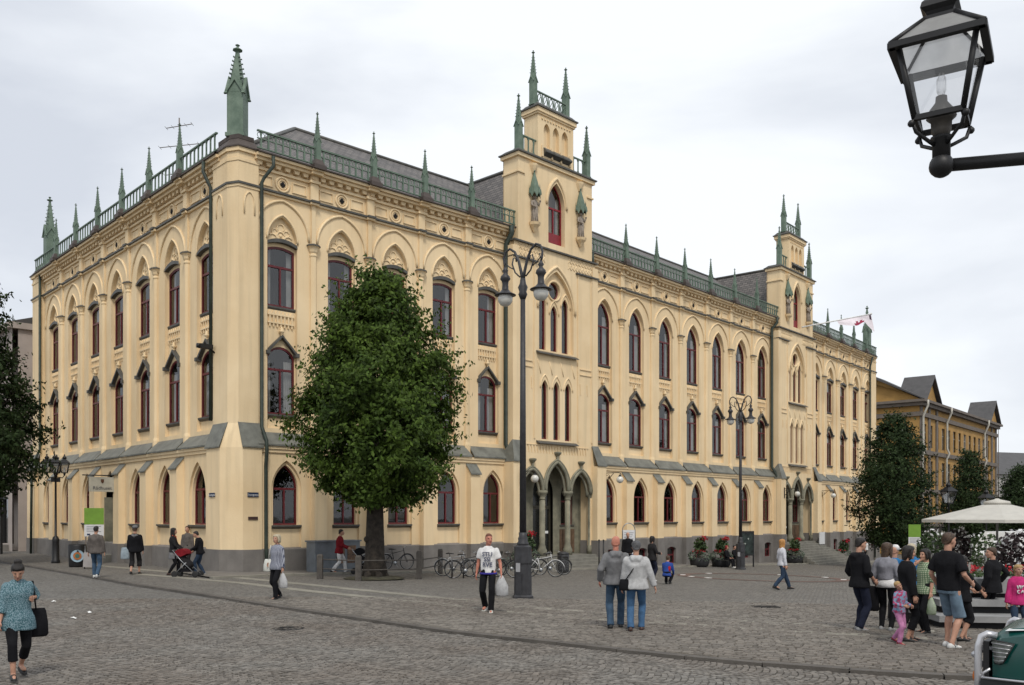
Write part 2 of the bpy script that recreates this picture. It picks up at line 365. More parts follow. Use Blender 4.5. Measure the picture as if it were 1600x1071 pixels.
# sand bed between the built setts
def bed(name, cond, dz):
    mb = MB(); st = .5; x = -16.
    while x < 16:
        y = 10.5
        while y < YMAX:
            if seen(x + .25, y + .25) and cond(x + .25, y + .25):
                mb.add([(a, b, gz(a, b) + dz) for a, b in ((x, y), (x + st, y), (x + st, y + st), (x, y + st))], [(0, 1, 2, 3)])
            y += st
        x += st
    return mb
o = bed('joint_bed', lambda x, y: max(yk(x - .25), yk(x + .25)) + .3 < y, .003).build('joint_bed', JOINT, plaza, fixn=False)
o = bed('joint_bed', lambda x, y: min(yk(x - .25), yk(x + .25)) - .3 > y, -STEP + .004).build('joint_bed', JOINT, road, fixn=False)

def polyline_pieces(pts, step, gap):
    out = []; i = 0; pos = 0.; pts = [Vector(p) for p in pts]
    segs = [(a, b, (b - a).length) for a, b in zip(pts, pts[1:])]; tot = sum(s[2] for s in segs); t = 0.
    def at(t):
        for a, b, l in segs:
            if t <= l: return a + (b - a) * (t / l)
            t -= l
        return pts[-1]
    while t < tot - step * .5:
        a, b = at(t), at(min(t + step - gap, tot)); out.append((a, b)); t += step
    return out
kerb = empty('kerb', kind='structure')
ks = MB(); ks.box(-.5, .5, -.1, .1, -.25, .022); km = [ks.mesh('kerb_stone', KERBM)]
kn = [p for p in KERB if -40 < p[0] < 20]; kn = [(-40, yk(-40))] + kn + [(20, yk(20))]
for i, (a, b) in enumerate(polyline_pieces([(x, y, 0) for x, y in kn], 1.25, .012)):
    c = (a + b) / 2; q = obj('kerb_stone', km[0], kerb, (c.x, c.y, gz(c.x, c.y) + rng.uniform(-.006, .006)), math.atan2(b.y - a.y, b.x - a.x)); q.scale = ((b - a).length, 1, 1)
band = empty('paving_band', kind='structure')
ss = MB(); ss.box(-.5, .5, -.19, .19, -.06, .018); sm = ss.mesh('slab', PALE)
for line in ([(-20, 42.0), (-14.47, 37.0), (-9.5, 32.59), (-6.8, 29.89), (1.23, 21.69), (6.69, 18.81), (8.5, 18.1)], [(-14.5, 35.0), (-8.75, 30.03), (-6.19, 27.22), (1.15, 20.24), (6.2, 17.44), (8.2, 16.7)]):
    for a, b in polyline_pieces([(x, y, 0) for x, y in line], 1.0, .015):
        c = (a + b) / 2; q = obj('slab', sm, band, (c.x, c.y, gz(c.x, c.y) + rng.uniform(-.003, .003)), math.atan2(b.y - a.y, b.x - a.x)); q.scale = ((b - a).length, 1, 1)
# sidewalk along the long facade with a pale kerb
sw = MB(); edge = []
for fr, u0, u1 in (('1', -2.4, 14.), ('r1', -3.6, 3.6), ('2', 4., 25.), ('r2', -3.6, 3.6), ('3', 4., 22.)):
    for i in range(9): edge.append(fw(fr, u0 + (u1 - u0) * i / 8, -2.9))
inner = [fw('1', -2.4, 6), *[fw('2', u, 4) for u in (0, 15, 28)], fw('3', 22, 4)]
def inn(p): return min((fw(fr, u, 1.0) for fr, u in [('1', u) for u in range(-2, 18)] + [('2', u) for u in range(0, 29)] + [('3', u) for u in range(0, 23)]), key=lambda q: (q - p).length)
vs = []
for p in edge:
    q = inn(p)
    for k in range(5):
        t = p + (q - p) * (k / 4); vs.append((t.x, t.y, gz(t.x, t.y) + .055))
sw.add(vs, [(i * 5 + j, (i + 1) * 5 + j, (i + 1) * 5 + j + 1, i * 5 + j + 1) for i in range(len(edge) - 1) for j in range(4)])
tag(sw.build('sidewalk', WALKM), kind='structure')
wk = empty('sidewalk_kerb', kind='structure'); ws = MB(); ws.box(-.5, .5, -.14, .14, -.2, .075); wm = ws.mesh('kerb_stone', PALE)
for a, b in polyline_pieces([(p.x, p.y, 0) for p in edge], 1.1, .012):
    c = (a + b) / 2; q = obj('kerb_stone', wm, wk, (c.x, c.y, gz(c.x, c.y) + rng.uniform(-.003, .003)), math.atan2(b.y - a.y, b.x - a.x)); q.scale = ((b - a).length, 1, 1)
# red ring laid in the square
REDST = mat('red_paving', (.15, .095, .077), .85, .2, 3, .4, 30)
rc = gat(1190, 41.5); rr = MB(); vs = []
for i in range(64):
    t = 2 * math.pi * i / 64
    for r in (3.25, 3.85): x = rc.x + r * math.cos(t); y = rc.y + r * math.sin(t); vs.append((x, y, gz(x, y) + .008))
rr.add(vs, [(2 * i, 2 * i + 1, (2 * i + 3) % 128, (2 * i + 2) % 128) for i in range(64)])
ring = tag(rr.build('paving_ring', REDST), kind='structure')
wsl = MB(); wsl.plan([(-.11, -.14), (.12, -.13), (.14, .11), (-.1, .14)], 0, .014); wmesh = wsl.mesh('white_slab', WHITE)
for t in (170, 195, 215, 345, 20, 60, 120):
    x = rc.x + 3.55 * math.cos(R(t)); y = rc.y + 3.55 * math.sin(R(t)); obj('white_slab', wmesh, ring, (x, y, gz(x, y) + .006), R(t))
g = gp(450, 980); mh = MB(); mh.lathe([(.33, 0), (.33, .012), (.27, .014), (.26, .008), (0.01, .008)], 20)
for k in range(-2, 3): mh.box(-.2, .2, k * .09 - .015, k * .09 + .015, .008, .014)
o = mh.build('manhole_cover', BLACK, None, (g.x, g.y, g.z - STEP + .012)); tag(o, 'round dark iron manhole cover set in the road setts', 'manhole cover')
g = gp(1200, 951); mh = MB()
for k in range(6): mh.box(-.3, .3, k * .08, k * .08 + .03, 0, .02)
mh.box(-.33, -.3, -.02, .46, 0, .02); mh.box(.3, .33, -.02, .46, 0, .02)
tag(mh.build('drain_grate', BLACK, None, (g.x, g.y, g.z + .012)), 'small black slotted drain grate in the square', 'drain')
for i, (px, py, lab) in enumerate(((84, 939, 'small white paper scrap on the road, the one nearest the kerb'), (140, 956, 'white crumpled paper scrap on the road, the larger of a close pair'), (115, 965, 'flat white paper scrap on the road beside a larger one'))):
    g = gp(px, py); pm = MB(); k = 7
    pm.add([(0, 0, .05)] + [(((.045 + .02 * ((j * 37) % 5) / 5)) * math.cos(j * .9), (.05 + .02 * ((j * 17) % 3)) * math.sin(j * .9), .006 + .03 * ((j * 13) % 4) / 4) for j in range(k)], [(0, 1 + j, 1 + (j + 1) % k) for j in range(k)])
    tag(pm.build('paper_scrap', WHITE, None, (g.x, g.y, g.z - STEP + .02), i), lab, 'litter')
# ------------------------------------------------------------------ town hall
HALL = empty('town_hall', (C0[0], C0[1], 0), 0, 'large cream plastered gothic town hall with green pinnacles and roof railing', 'building')
def hp(mb, name, m, fr, loc=(0, 0, 0), parent=None, rz=0):
    p = fw(fr, loc[0], loc[1], loc[2]); return mb.build(name, m, HALL, (p.x - C0[0], p.y - C0[1], p.z), FR[fr][2] + rz)
def hm(name, me, fr, loc=(0, 0, 0), rz=0):
    p = fw(fr, loc[0], loc[1], loc[2]); return obj(name, me, HALL, (p.x - C0[0], p.y - C0[1], p.z), FR[fr][2] + rz)
def lancet(hw, z0, za, rise=1.9, n=9, cx=0.):
    """pointed outline, counter-clockwise from lower left; rise = arch height / half width"""
    zs = za - hw * rise; Rr = (hw * hw + (hw * rise) ** 2) / (2 * hw); pts = [(cx - hw, z0), (cx + hw, z0)]
    a1 = math.asin((hw * rise) / Rr)
    for i in range(n + 1): t = a1 * i / n; pts.append((cx + hw - Rr + Rr * math.cos(t), zs + Rr * math.sin(t)))
    for i in range(n - 1, -1, -1): t = a1 * i / n; pts.append((cx - hw + Rr - Rr * math.cos(t), zs + Rr * math.sin(t)))
    return pts
def segm(hw, z0, za, rise=.18, n=10, cx=0.):
    zs = za - hw * rise * 2; h = za - zs; Rr = (hw * hw + h * h) / (2 * h); a = math.asin(min(1, hw / Rr)); pts = [(cx - hw, z0), (cx + hw, z0)]
    for i in range(n + 1): t = a - 2 * a * i / n; pts.append((cx + Rr * math.sin(t), za - Rr + Rr * math.cos(t)))
    return pts
SHAPE = {'seg': lambda hw, z0, za, cx=0.: segm(hw, z0, za, .1, cx=cx), 'round': lambda hw, z0, za, cx=0.: segm(hw, z0, za, .33, cx=cx), 'lancet': lambda hw, z0, za, cx=0.: lancet(hw, z0, za, 1.75, cx=cx), 'narrow': lambda hw, z0, za, cx=0.: lancet(hw, z0, za, 2.0, 6, cx=cx)}
WCACHE = {}
def window(fr, x, d, z0, h, hw, kind, sill=None, curtain=True, mull=True, m=None, trans=.66, name='window'):
    """window > pane, curtain, sill; built once per size, then shared"""
    key = (round(h, 2), round(hw, 2), kind, mull, m.name if m else '', trans, curtain)
    if key not in WCACHE:
        sh = SHAPE[kind]; t = .075; fmb = MB(); o = sh(hw + .02, -.02, h + .02); i = sh(hw - t, t, h - t * 1.25)
        fmb.wall(o, [i], -.04, .09, .09)
        zt = h * trans
        if kind != 'narrow': fmb.box(-hw + t * .6, hw - t * .6, -.05, .04, zt - .045, zt + .045)
        if mull: fmb.box(-.035, .035, -.045, .03, t * .6, zt)
        fm = fmb.mesh('window', m or REDWOOD)
        pm = MB().wall(sh(hw - .02, .02, h - .03), (), .0).mesh('pane', GLASS)
        cms = []
        if curtain:
            for sx in (-1, 1):
                for wfr in (.42, .62):
                    c = MB(); nn = 12; x0 = sx * (hw - .03); x1 = sx * hw * (1 - wfr * 1.0); zt2 = h * .97 if kind == 'seg' else h * .8; vs = []
                    for k in range(nn + 1):
                        xx = x0 + (x1 - x0) * k / nn; yy = .16 + .035 * math.sin(k * 1.9); vs += [(xx, yy, .04), (xx * .98, yy, zt2)]
                    c.add(vs, [(2 * k, 2 * k + 2, 2 * k + 3, 2 * k + 1) for k in range(nn)], True); cms.append(c.mesh('curtain', CURTAIN))
        dk = MB(); dk.wall(sh(hw - .02, .02, h - .03), (), .5)
        WCACHE[key] = (fm, pm, cms)
    fm, pm, cms = WCACHE[key]
    o = hm(name, fm, fr, (x, d, z0)); p = obj('pane', pm, o)
    if cms:
        q = rng.random()
        if q < .8: obj('curtain', cms[rng.choice((0, 1))], o)
        if q < .92: obj('curtain', cms[rng.choice((2, 3))], o)
    if sill:
        key = ('sill', round(hw, 2), sill)
        if key not in WCACHE:
            s = MB(); a, b = sill; s.prism([(-a, -.02), (-a - b, .0), (-b - a, -.07), (-a + .0, -.16)], -hw - .1, hw + .1)
            s2 = MB(); s2.add([(p[1], p[0], p[2]) for p in s.v], s.f); WCACHE[key] = s2.mesh('sill', LEAD)
        obj('sill', WCACHE[key], o, (0, .05, 0))
    return o
def hood_mesh(hw):
    up = []; lo = []; n = 10
    for i in range(2 * n + 1):
        t = -1 + i / n; a = abs(t); z = .72 * (1 - a) ** 1.0 * (.55 + .45 * (1 - a)) + .1 * math.sin((1 - a) * math.pi) * .9
        up.append((t * hw, z)); lo.append((t * (hw - .04), z - .1))
    mb = MB(); mb.prism(up + lo[::-1], -.15, .06)
    mb.box(-hw - .05, -hw + .12, -.22, .05, -.16, 0); mb.box(hw - .12, hw + .05, -.22, .05, -.16, 0)
    return mb.mesh('hood_mould', LEAD)
def finial_mesh():
    mb = MB(); mb.lathe([(.02, 0), (.045, .05), (.03, .1), (.1, .16), (.13, .22), (.05, .27), (.07, .33), (.01, .4)], 8); return mb.mesh('finial', PLASTER)
FINIAL = finial_mesh()
def relief_mesh(hw):
    mb = MB()
    for z in (0, .34): mb.box(-hw, hw, -.06, .02, z, z + .06)
    for k in range(7):
        x = -hw + .1 + (2 * hw - .2) * k / 6; mb.box(x - .03, x + .03, -.05, .02, -.14, .5); mb.prism([(x - .085, .4), (x + .085, .4), (x, .56)], -.045, .02)
    return mb.mesh('relief_panel', PLASTER_RELIEF)
def tracery_mesh(hw):
    mb = MB()
    def ringat(x, z, r, t=.035, a0=0, a1=360, n=16):
        mb.tube([(x + r * math.cos(R(a0 + (a1 - a0) * i / n)), 0, z + r * math.sin(R(a0 + (a1 - a0) * i / n))) for i in range(n + 1)], t, 6)
    ringat(0, .3, .17); ringat(-.36, .12, .2, a0=-10, a1=140); ringat(.36, .12, .2, a0=40, a1=190); ringat(0, .62, .17, a0=-40, a1=220)
    for sx in (-1, 1): ringat(sx * .27, .42, .13, .03)
    mb.ball((0, 0, .3), .07, 8, 5, (1, .6, 1))
    return mb.mesh('tympanum_tracery', PLASTER_RELIEF)
TRACERY = tracery_mesh(.6)
def pinnacle_mesh(name, wd, h, shaft, rot=0):
    """square shaft, four gablets, crocketed spire, cross-shaped finial"""
    mb = MB(); a = wd / 2; M = Matrix.Rotation(rot, 4, 'Z')
    mb.box(-a * 1.18, a * 1.18, -a * 1.18, a * 1.18, 0, wd * .22, M); mb.box(-a, a, -a, a, wd * .22, shaft, M)
    for k in range(4):
        Mk = M @ Matrix.Rotation(k * math.pi / 2, 4, 'Z'); mb.prism([(-a * 1.35, shaft - wd * .12), (-a * 1.08, shaft - wd * .12), (0, shaft + wd * .72), (a * 1.08, shaft - wd * .12), (a * 1.35, shaft - wd * .12), (0, shaft + wd * 1.12)], -a * 1.22, -a * .9, Mk)
        mb.prism([(-a, shaft), (a, shaft), (0, shaft + wd * .75)], -a * 1.02, -a * .2, Mk)
    z0 = shaft + wd * .25; zt = h * .93; b = a * .86
    mb.add([(-b, -b, z0), (b, -b, z0), (b, b, z0), (-b, b, z0)] + [(sx * a * .16, sy * a * .16, zt) for sx, sy in ((-1, -1), (1, -1), (1, 1), (-1, 1))], [(0, 1, 5, 4), (1, 2, 6, 5), (2, 3, 7, 6), (3, 0, 4, 7), (4, 5, 6, 7)], False, M)
    for i in range(6):
        t = .28 + .66 * i / 6; z = z0 + (zt - z0) * t; r = b * (1 - t) + a * .16 * t
        for sx, sy in ((-1, -1), (1, -1), (1, 1), (-1, 1)):
            q = a * .2 * (1 - .45 * t); cx, cy = sx * (r + q * .35), sy * (r + q * .35)
            mb.add([(cx - q, cy - q, z - q * .6), (cx + q, cy - q, z - q * .6), (cx + q, cy + q, z - q * .6), (cx - q, cy + q, z - q * .6), (cx + sx * q * .7, cy + sy * q * .7, z + q * .8)], [(3, 2, 1, 0), (0, 1, 4), (1, 2, 4), (2, 3, 4), (3, 0, 4)], False, M)
    mb.lathe([(a * .2, 0), (a * .3, wd * .06), (a * .62, wd * .14), (a * .55, wd * .2), (a * .18, wd * .26), (a * .14, wd * .4), (a * .3, wd * .46), (a * .12, wd * .52)], 8, (0, 0, zt - wd * .12), False, M)
    return mb.mesh(name, GREEN)
PIN_S = pinnacle_mesh('pinnacle', .225, 2.15, .8); PIN_M = pinnacle_mesh('pinnacle', .31, 3.0, 1.25); PIN_L = pinnacle_mesh('pinnacle', .58, 4.3, 1.8); PIN_LR = pinnacle_mesh('pinnacle', .66, 3.9, 1.8, R(45))
def railing(fr, x0, x1, d, z, h, name='railing', style=0, skip=()):
    mb = MB(); L = x1 - x0
    mb.box(x0, x1, d - .05, d + .05, z + h - .06, z + h); mb.box(x0, x1, d - .035, d + .035, z, z + .045)
    if style == 0:
        mb.box(x0, x1, d - .03, d + .03, z + h * .52, z + h * .57); n = max(2, int(L / .30))
        for k in range(n):
            x = x0 + L * (k + .5) / n; mb.box(x - .035, x + .035, d - .035, d + .035, z + .05, z + h * .53)
            for i in range(2):
                c = x + (i - .5) * L / n * .5; mb.tube([(c + .085 * math.cos(R(a)), d, z + h * .73 + .1 * math.sin(R(a))) for a in range(-30, 300, 55)], .016, 4, False, False)
            mb.prism([(x - .02, z + h * .56), (x + .02, z + h * .56), (x + .05, z + h - .08), (x - .05, z + h - .08)], d - .015, d + .015)
    elif style == 1:
        n = max(2, int(L / .36))
        for k in range(n):
            x = x0 + L * (k + .5) / n; mb.box(x - .028, x + .028, d - .028, d + .028, z + .04, z + h - .055)
            mb.prism([(x - .1, z + h - .06), (x + .1, z + h - .06), (x + .025, z + h * .76), (x - .025, z + h * .76)], d - .025, d + .025)
            mb.prism([(x - .09, z + .05), (x - .03, z + .2), (x + .03, z + .2), (x + .09, z + .05)], d - .02, d + .02)
    else:
        n = max(3, int(L / .42))
        for k in range(n):
            c = x0 + L * (k + .5) / n; mb.tube([(c + .15 * math.cos(R(a)), d, z + h * .5 + h * .36 * math.sin(R(a))) for a in range(0, 360, 30)], .028, 5, False, False, closed=True)
            mb.tube([(c - .14, d, z + h * .2), (c + .14, d, z + h * .8)], .022, 4); mb.box(c + L / n / 2 - .02, c + L / n / 2 + .02, d - .02, d + .02, z + .05, z + h - .05)
    return hp(mb, name, GREEN, fr)

def string(mb, x0, x1, d, z0, z1, out, pil=(), pw=.2, extra=.12):
    mb.box(x0, x1, d - out, d + .05, z0, z1)
    for p in pil: mb.box(p - pw, p + pw, d - out - extra, d - out + .01, z0 - .004, z1 + .004)
ZB = -2.6
def wing(fr, x0, x1, cs, pitch, top, base_windows=False, door=None, rail=0):
    hw = .24 * pitch; pil = [(a + b) / 2 for a, b in zip(cs, cs[1:])]; wh = hw - .05
    # upper wall with tall pointed niches, each with its own back panel
    mb = MB(); mb.wall([(x0, 5.0), (x1, 5.0), (x1, 17.0), (x0, 17.0)], [lancet(hw, 5.9, 14.78, 1.55, cx=c) for c in cs], 0, .17)
    hp(mb, 'upper_wall', PLASTER, fr)
    for c in cs:
        mb = MB(); holes = [segm(wh, 6.5, 9.35, .33, cx=c), (segm(wh, 11.02, 13.55, .1, cx=c) if top == 'seg' else lancet(wh, 11.02, 14.62, 1.6, cx=c))]
        mb.wall(lancet(hw + .004, 5.88, 14.79, 1.55, cx=c), holes, .17, .1)
        hp(mb, 'niche_panel', PLASTER, fr)
    HK = ('hood', round(hw, 2))
    if HK not in WCACHE: WCACHE[HK] = (hood_mesh(hw + .02), relief_mesh(hw - .08))
    for c in cs:
        if top == 'seg':
            window(fr, c, .23, 11.02, 2.53, wh, 'seg', (.1, .06))
            hm('tympanum_tracery', TRACERY, fr, (c, .16, 13.72))
            h = MB(); h.prism(segm(hw, 13.58, 13.86, .13) [2:] + segm(hw, 13.5, 13.7, .1)[2:][::-1], -.2, .02); hp(h, 'drip_mould', LEAD, fr, (c, .17, .0))
        else: window(fr, c, .23, 11.02, 3.6, wh, 'lancet', (.1, .06), trans=.62)
        w = window(fr, c, .23, 6.5, 2.85, wh, 'round', (.14, .1))
        obj('hood_mould', WCACHE[HK][0], w, (0, -.1, 2.62)); obj('finial', FINIAL, w, (0, -.16, 3.28))
        hm('relief_panel', WCACHE[HK][1], fr, (c, .16, 10.3))
        a = MB(); L = lancet(pitch / 2 - .2, 13.9, 15.45, 1.18, cx=0.)[2:]; a.tube([(p[0], -.02, p[1]) for p in L], .06, 6); hp(a, 'arch_moulding', PLASTER_RELIEF, fr, (c, 0, 0))
        a = MB(); L = lancet(hw + .02, 13.0, 14.86, 1.55)[2:]; a.tube([(p[0], -.01, p[1]) for p in L], .045, 6); hp(a, 'arch_moulding', PLASTER_RELIEF, fr, (c, 0, 0))
    # engaged shafts with capitals between the bays
    for p in pil:
        s = MB(); s.lathe([(.19, 5.2), (.19, 5.75), (.15, 5.9), (.15, 13.35), (.18, 13.4), (.18, 13.46), (.15, 13.5)], 8, ang=math.pi / 8, smooth=False); s.box(-.1, .1, -.07, .02, 13.8, 15.6)
        sh = hp(s, 'shaft', PLASTER_RELIEF, fr, (p, -.02, 0))
        k = MB(); k.lathe([(.15, 13.5), (.2, 13.58), (.24, 13.74), (.3, 13.8)], 8, ang=math.pi / 8, smooth=False); k.build('capital', PLASTER_RELIEF, sh)
        k = MB(); k.lathe([(.33, 13.8), (.33, 13.85), (.08, 13.95)], 8, ang=math.pi / 8, smooth=False); k.build('capital_flashing', LEAD, sh)
    # string course, frieze with roundels, cornice
    mb = MB(); string(mb, x0, x1, 0, 15.58, 15.66, .1, pil); hp(mb, 'string_course', PLASTER_RELIEF, fr)
    mb = MB(); string(mb, x0, x1, 0, 15.67, 15.75, .17, pil); hp(mb, 'string_flashing', LEAD, fr)
    for c in cs:
        m2 = MB(); m2.tube([(.3 * math.cos(R(a)), 0, .3 * math.sin(R(a))) for a in range(0, 360, 20)], .055, 6, closed=True); m2.tube([(.19 * math.cos(R(a)), 0, .19 * math.sin(R(a))) for a in range(0, 360, 24)], .03, 6, closed=True)
        ro = hp(m2, 'roundel', PLASTER_RELIEF, fr, (c, -.01, 16.13)); q = MB()
        for a in range(4): q.lathe([(.062, 0), (.062, .02)], 10, M=Matrix.Translation((.06 * math.cos(a * math.pi / 2), -.012, .06 * math.sin(a * math.pi / 2))) @ Matrix.Rotation(R(90), 4, 'X'))
        q.build('quatrefoil', DARKIN, ro)
        for sx in (-1, 1):
            a0, a1 = sorted((sx * .45, sx * (pitch / 2 - .32))); fm = MB()
            for za, zb in ((15.9, 15.94), (16.3, 16.34)): fm.box(a0, a1, -.05, .02, za, zb)
            for xa in (a0, a1 - .04): fm.box(xa, xa + .04, -.048, .02, 15.941, 16.299)
            hp(fm, 'frieze_panel', PLASTER_RELIEF, fr, (c, 0, 0))
    for p in pil:
        s = MB(); s.box(-.19, .19, -.16, .02, 15.76, 16.9); hp(s, 'frieze_pilaster', PLASTER_RELIEF, fr, (p, 0, 0))
    mb = MB(); string(mb, x0, x1, 0, 16.5, 16.6, .1, pil, .25, .14); string(mb, x0, x1, 0, 16.82, 16.94, .3, pil, .27, .14); string(mb, x0, x1, 0, 16.945, 17.06, .42, pil, .29, .12); hp(mb, 'cornice', PLASTER_RELIEF, fr)
    co = MB(); n = int((x1 - x0) / .42)
    for k in range(n):
        x = x0 + (k + .5) * (x1 - x0) / n; co.prism([(x - .14, 16.82), (x - .09, 16.66), (x + .09, 16.66), (x + .14, 16.82)], -.2, .02)
    hp(co, 'corbel_table', PLASTER_RELIEF, fr)
    mb = MB(); v = [(x0, -.5, 17.065), (x1, -.5, 17.065), (x1, -.5, 17.12), (x0, -.5, 17.12), (x0, .4, 17.3), (x1, .4, 17.3), (x0, .4, 17.065), (x1, .4, 17.065)]
    mb.add(v, [(0, 1, 2, 3), (3, 2, 5, 4), (0, 6, 7, 1), (4, 5, 7, 6)]); hp(mb, 'cornice_flashing', BROWNLEAD, fr)
    ends = [x0] + pil + [x1]
    for i, (a, b) in enumerate(zip(ends, ends[1:])): railing(fr, a + (.14 if i else 0), b - (.14 if i < len(ends) - 2 else 0), -.38, 17.22, .74, 'railing', rail)
    for p in pil:
        s = MB(); s.box(-.3, .3, -.66, .1, 17.0, 17.18); s.plan([(-.27, -.62), (.27, -.62), (.27, -.14), (-.27, -.14)], 17.18, 17.44, None, [(-.16, -.52), (.16, -.52), (.16, -.24), (-.16, -.24)]); hp(s, 'pedestal', BROWNLEAD, fr, (p, 0, 0))
        hm('pinnacle', PIN_S, fr, (p, -.38, 17.42))
    # ledge of sloping slabs
    ends = [x0] + pil + [x1]
    for i, (a, b) in enumerate(zip(ends, ends[1:])):
        a2, b2 = a + (.16 if i else 0), b - (.16 if i < len(ends) - 2 else 0); s = MB(); s.add([(a2, 0, 5.72), (b2, 0, 5.72), (b2 + .1, -.52, 5.2), (a2 - .1 if i else a2, -.52, 5.2), (a2, 0, 5.64), (b2, 0, 5.64), (b2 + .1, -.52, 5.13), (a2 - .1 if i else a2, -.52, 5.13)],
            [(0, 3, 2, 1), (4, 5, 6, 7), (3, 7, 6, 2), (0, 4, 7, 3), (1, 2, 6, 5)]); hp(s, 'ledge_slab', LEDGE, fr)
    mb = MB(); mb.box(x0, x1, -.46, -.3, 5.0, 5.125); mb.box(x0, x1, -.41, -.3, 4.86, 4.998); mb.add([(x0, -.35, 4.9), (x1, -.35, 4.9), (x1, 0, 5.6), (x0, 0, 5.6)], [(0, 1, 2, 3)]); hp(mb, 'ledge_moulding', PLASTER_RELIEF, fr)
    # ground floor
    gw = .36 * 1.5; ghw = .24 * pitch - .12
    gh = [lancet(ghw + .12, .87, 4.55, 1.75, cx=c) for c in cs]
    mb = MB(); mb.wall([(x0, .84), (x1, .84), (x1, 4.9), (x0, 4.9)], gh, -.35, .1); hp(mb, 'ground_floor_wall', PLASTER, fr)
    for i, c in enumerate(cs):
        if door == i: continue
        mb = MB(); mb.wall(lancet(ghw + .124, .86, 4.56, 1.75, cx=c), [lancet(ghw, 1.86, 4.38, 1.75, cx=c)], -.25, .2)
        hp(mb, 'ground_floor_panel', PLASTER, fr)
    for i, c in enumerate(cs):
        if door == i: continue
        window(fr, c, -.09, 1.86, 2.52, ghw, 'lancet', (.22, .16), curtain=False, trans=.6)
    hh = [segm(.5, -.75, .3, .12, cx=c) for c in cs] if base_windows else []
    mb = MB(); mb.wall([(x0, ZB), (x1, ZB), (x1, .85), (x0, .85)], hh, -.43, .25, .08); mb.add([(x0, -.43, .85), (x1, -.43, .85), (x1, -.3, .93), (x0, -.3, .93)], [(0, 1, 2, 3)]); hp(mb, 'plinth', PLINTH, fr)
    for c in (cs if base_windows else []): window(fr, c, -.22, -.75, 1.05, .5, 'seg', None, False, trans=.5, name='basement_window')
    for p in pil:
        s = MB(); hb = .105 * pitch; s.box(-hb, hb, -.68, -.34, .86, 4.35); s.add([(-hb, -.68, 4.35), (hb, -.68, 4.35), (hb, -.34, 4.75), (-hb, -.34, 4.75), (-hb, -.34, 4.35), (hb, -.34, 4.35)], [(0, 1, 2, 3), (0, 3, 4), (1, 5, 2)]); b = hp(s, 'buttress', PLASTER, fr, (p, 0, 0))
        k = MB(); k.add([(-hb - .04, -.76, 4.26), (hb + .04, -.76, 4.26), (hb + .04, -.3, 4.82), (-hb - .04, -.3, 4.82), (-hb - .04, -.76, 4.32), (hb + .04, -.76, 4.32), (hb + .04, -.3, 4.88), (-hb - .04, -.3, 4.88)], [(0, 3, 2, 1), (4, 5, 6, 7), (0, 1, 5, 4), (1, 2, 6, 5), (3, 0, 4, 7)]); k.build('buttress_cap', LEDGE, b)
        k = MB(); k.box(-hb - .05, hb + .05, -.74, -.4, ZB, .87); k.build('buttress_plinth', PLINTH, b)
    # closed, dark rooms behind the windows
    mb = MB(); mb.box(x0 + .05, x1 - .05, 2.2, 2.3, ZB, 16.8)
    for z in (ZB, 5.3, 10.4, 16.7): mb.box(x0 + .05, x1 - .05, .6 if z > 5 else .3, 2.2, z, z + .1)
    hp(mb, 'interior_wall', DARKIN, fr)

CS1 = [2.04 + 2.885 * k for k in range(5)]
CS2 = [4.85 + 3.255 * k for k in range(7)]
CS3 = [4.82 + 3.07 * k for k in range(5)]
CSL = [-2.95 - 3.485 * k for k in range(7)][::-1]
wing('1', .7, UA - 2.9, CS1, 2.885, 'seg')
wing('2', 2.9, UB - 3.0, CS2, 3.255, 'lancet', True)
wing('3', 2.7, 18.4, CS3, 3.07, 'seg', True)
wing('L', -26.3, -1.0, CSL, 3.485, 'seg', door=3, rail=1)

# ---- corner towers
def tower(fr, upper, lower, caps, ctr, pin, slab, zt=17.12, rot=0):
    ins = lambda poly, k: [(ctr[0] + (x - ctr[0]) * k, ctr[1] + (y - ctr[1]) * k) for x, y in poly]
    mb = MB(); mb.plan(upper, 5.0, zt); t = hp(mb, 'corner_tower', PLASTER, fr)
    mb = MB(); mb.plan(ins(upper, 1.06), 15.56, 15.66); mb.plan(ins(upper, 1.05), 16.6, 16.72); mb.plan(ins(upper, 1.12), 16.98, 17.14); mb.build('tower_moulding', PLASTER_RELIEF, t)
    mb = MB(); mb.plan(ins(upper, 1.13), 15.665, 15.75); mb.build('tower_flashing', LEAD, t)
    mb = MB(); mb.plan(ins(upper, 1.2), 17.145, 17.2); mb.plan(ins(upper, 1.18), 17.2, 17.55, None, ins(upper, .75)); mb.plan(ins(upper, .78), 17.552, 17.72); mb.build('tower_cap', BROWNLEAD, t)
    mb = MB(); mb.plan(lower, .86, 5.0); b = hp(mb, 'corner_buttress', PLASTER, fr)
    mb = MB(); mb.plan(ins(lower, 1.04), ZB, .88); mb.build('buttress_plinth', PLINTH, b)
    for q in caps:
        k = MB(); k.add([Vector(p) for p in q] + [Vector(p) + Vector((0, 0, .06)) for p in q], [(3, 2, 1, 0), (4, 5, 6, 7)] + [(i, (i + 1) % 4, 4 + (i + 1) % 4, 4 + i) for i in range(4)]); k.build('weathering_slab', LEDGE, b)
    hm('pinnacle', pin, fr, (ctr[0], ctr[1], 17.7), rot)
up = [(-.25, 1.65), (-.25, .32), (.0, -.15), (.88, -.15), (.88, 1.65)]
lw = [(-.56, 1.6), (-.56, .36), (.03, -.48), (.86, -.48), (.86, .3), (.3, 1.6)]
tower('1', up, lw, [[(-.62, .3, 5.0), (-.62, 1.66, 5.0), (-.24, 1.66, 6.0), (-.24, .3, 6.0)], [(-.02, -.54, 5.0), (.92, -.54, 5.0), (.92, -.14, 6.0), (-.02, -.14, 6.0)]], (.28, .5), PIN_LR, 0)
mb = MB(); mb.add([(-.56, .36, 5.0), (.03, -.48, 5.0), (0, -.15, 6.0), (-.25, .32, 6.0)], [(0, 1, 2, 3)]); hp(mb, 'corner_weathering', PLASTER, '1')
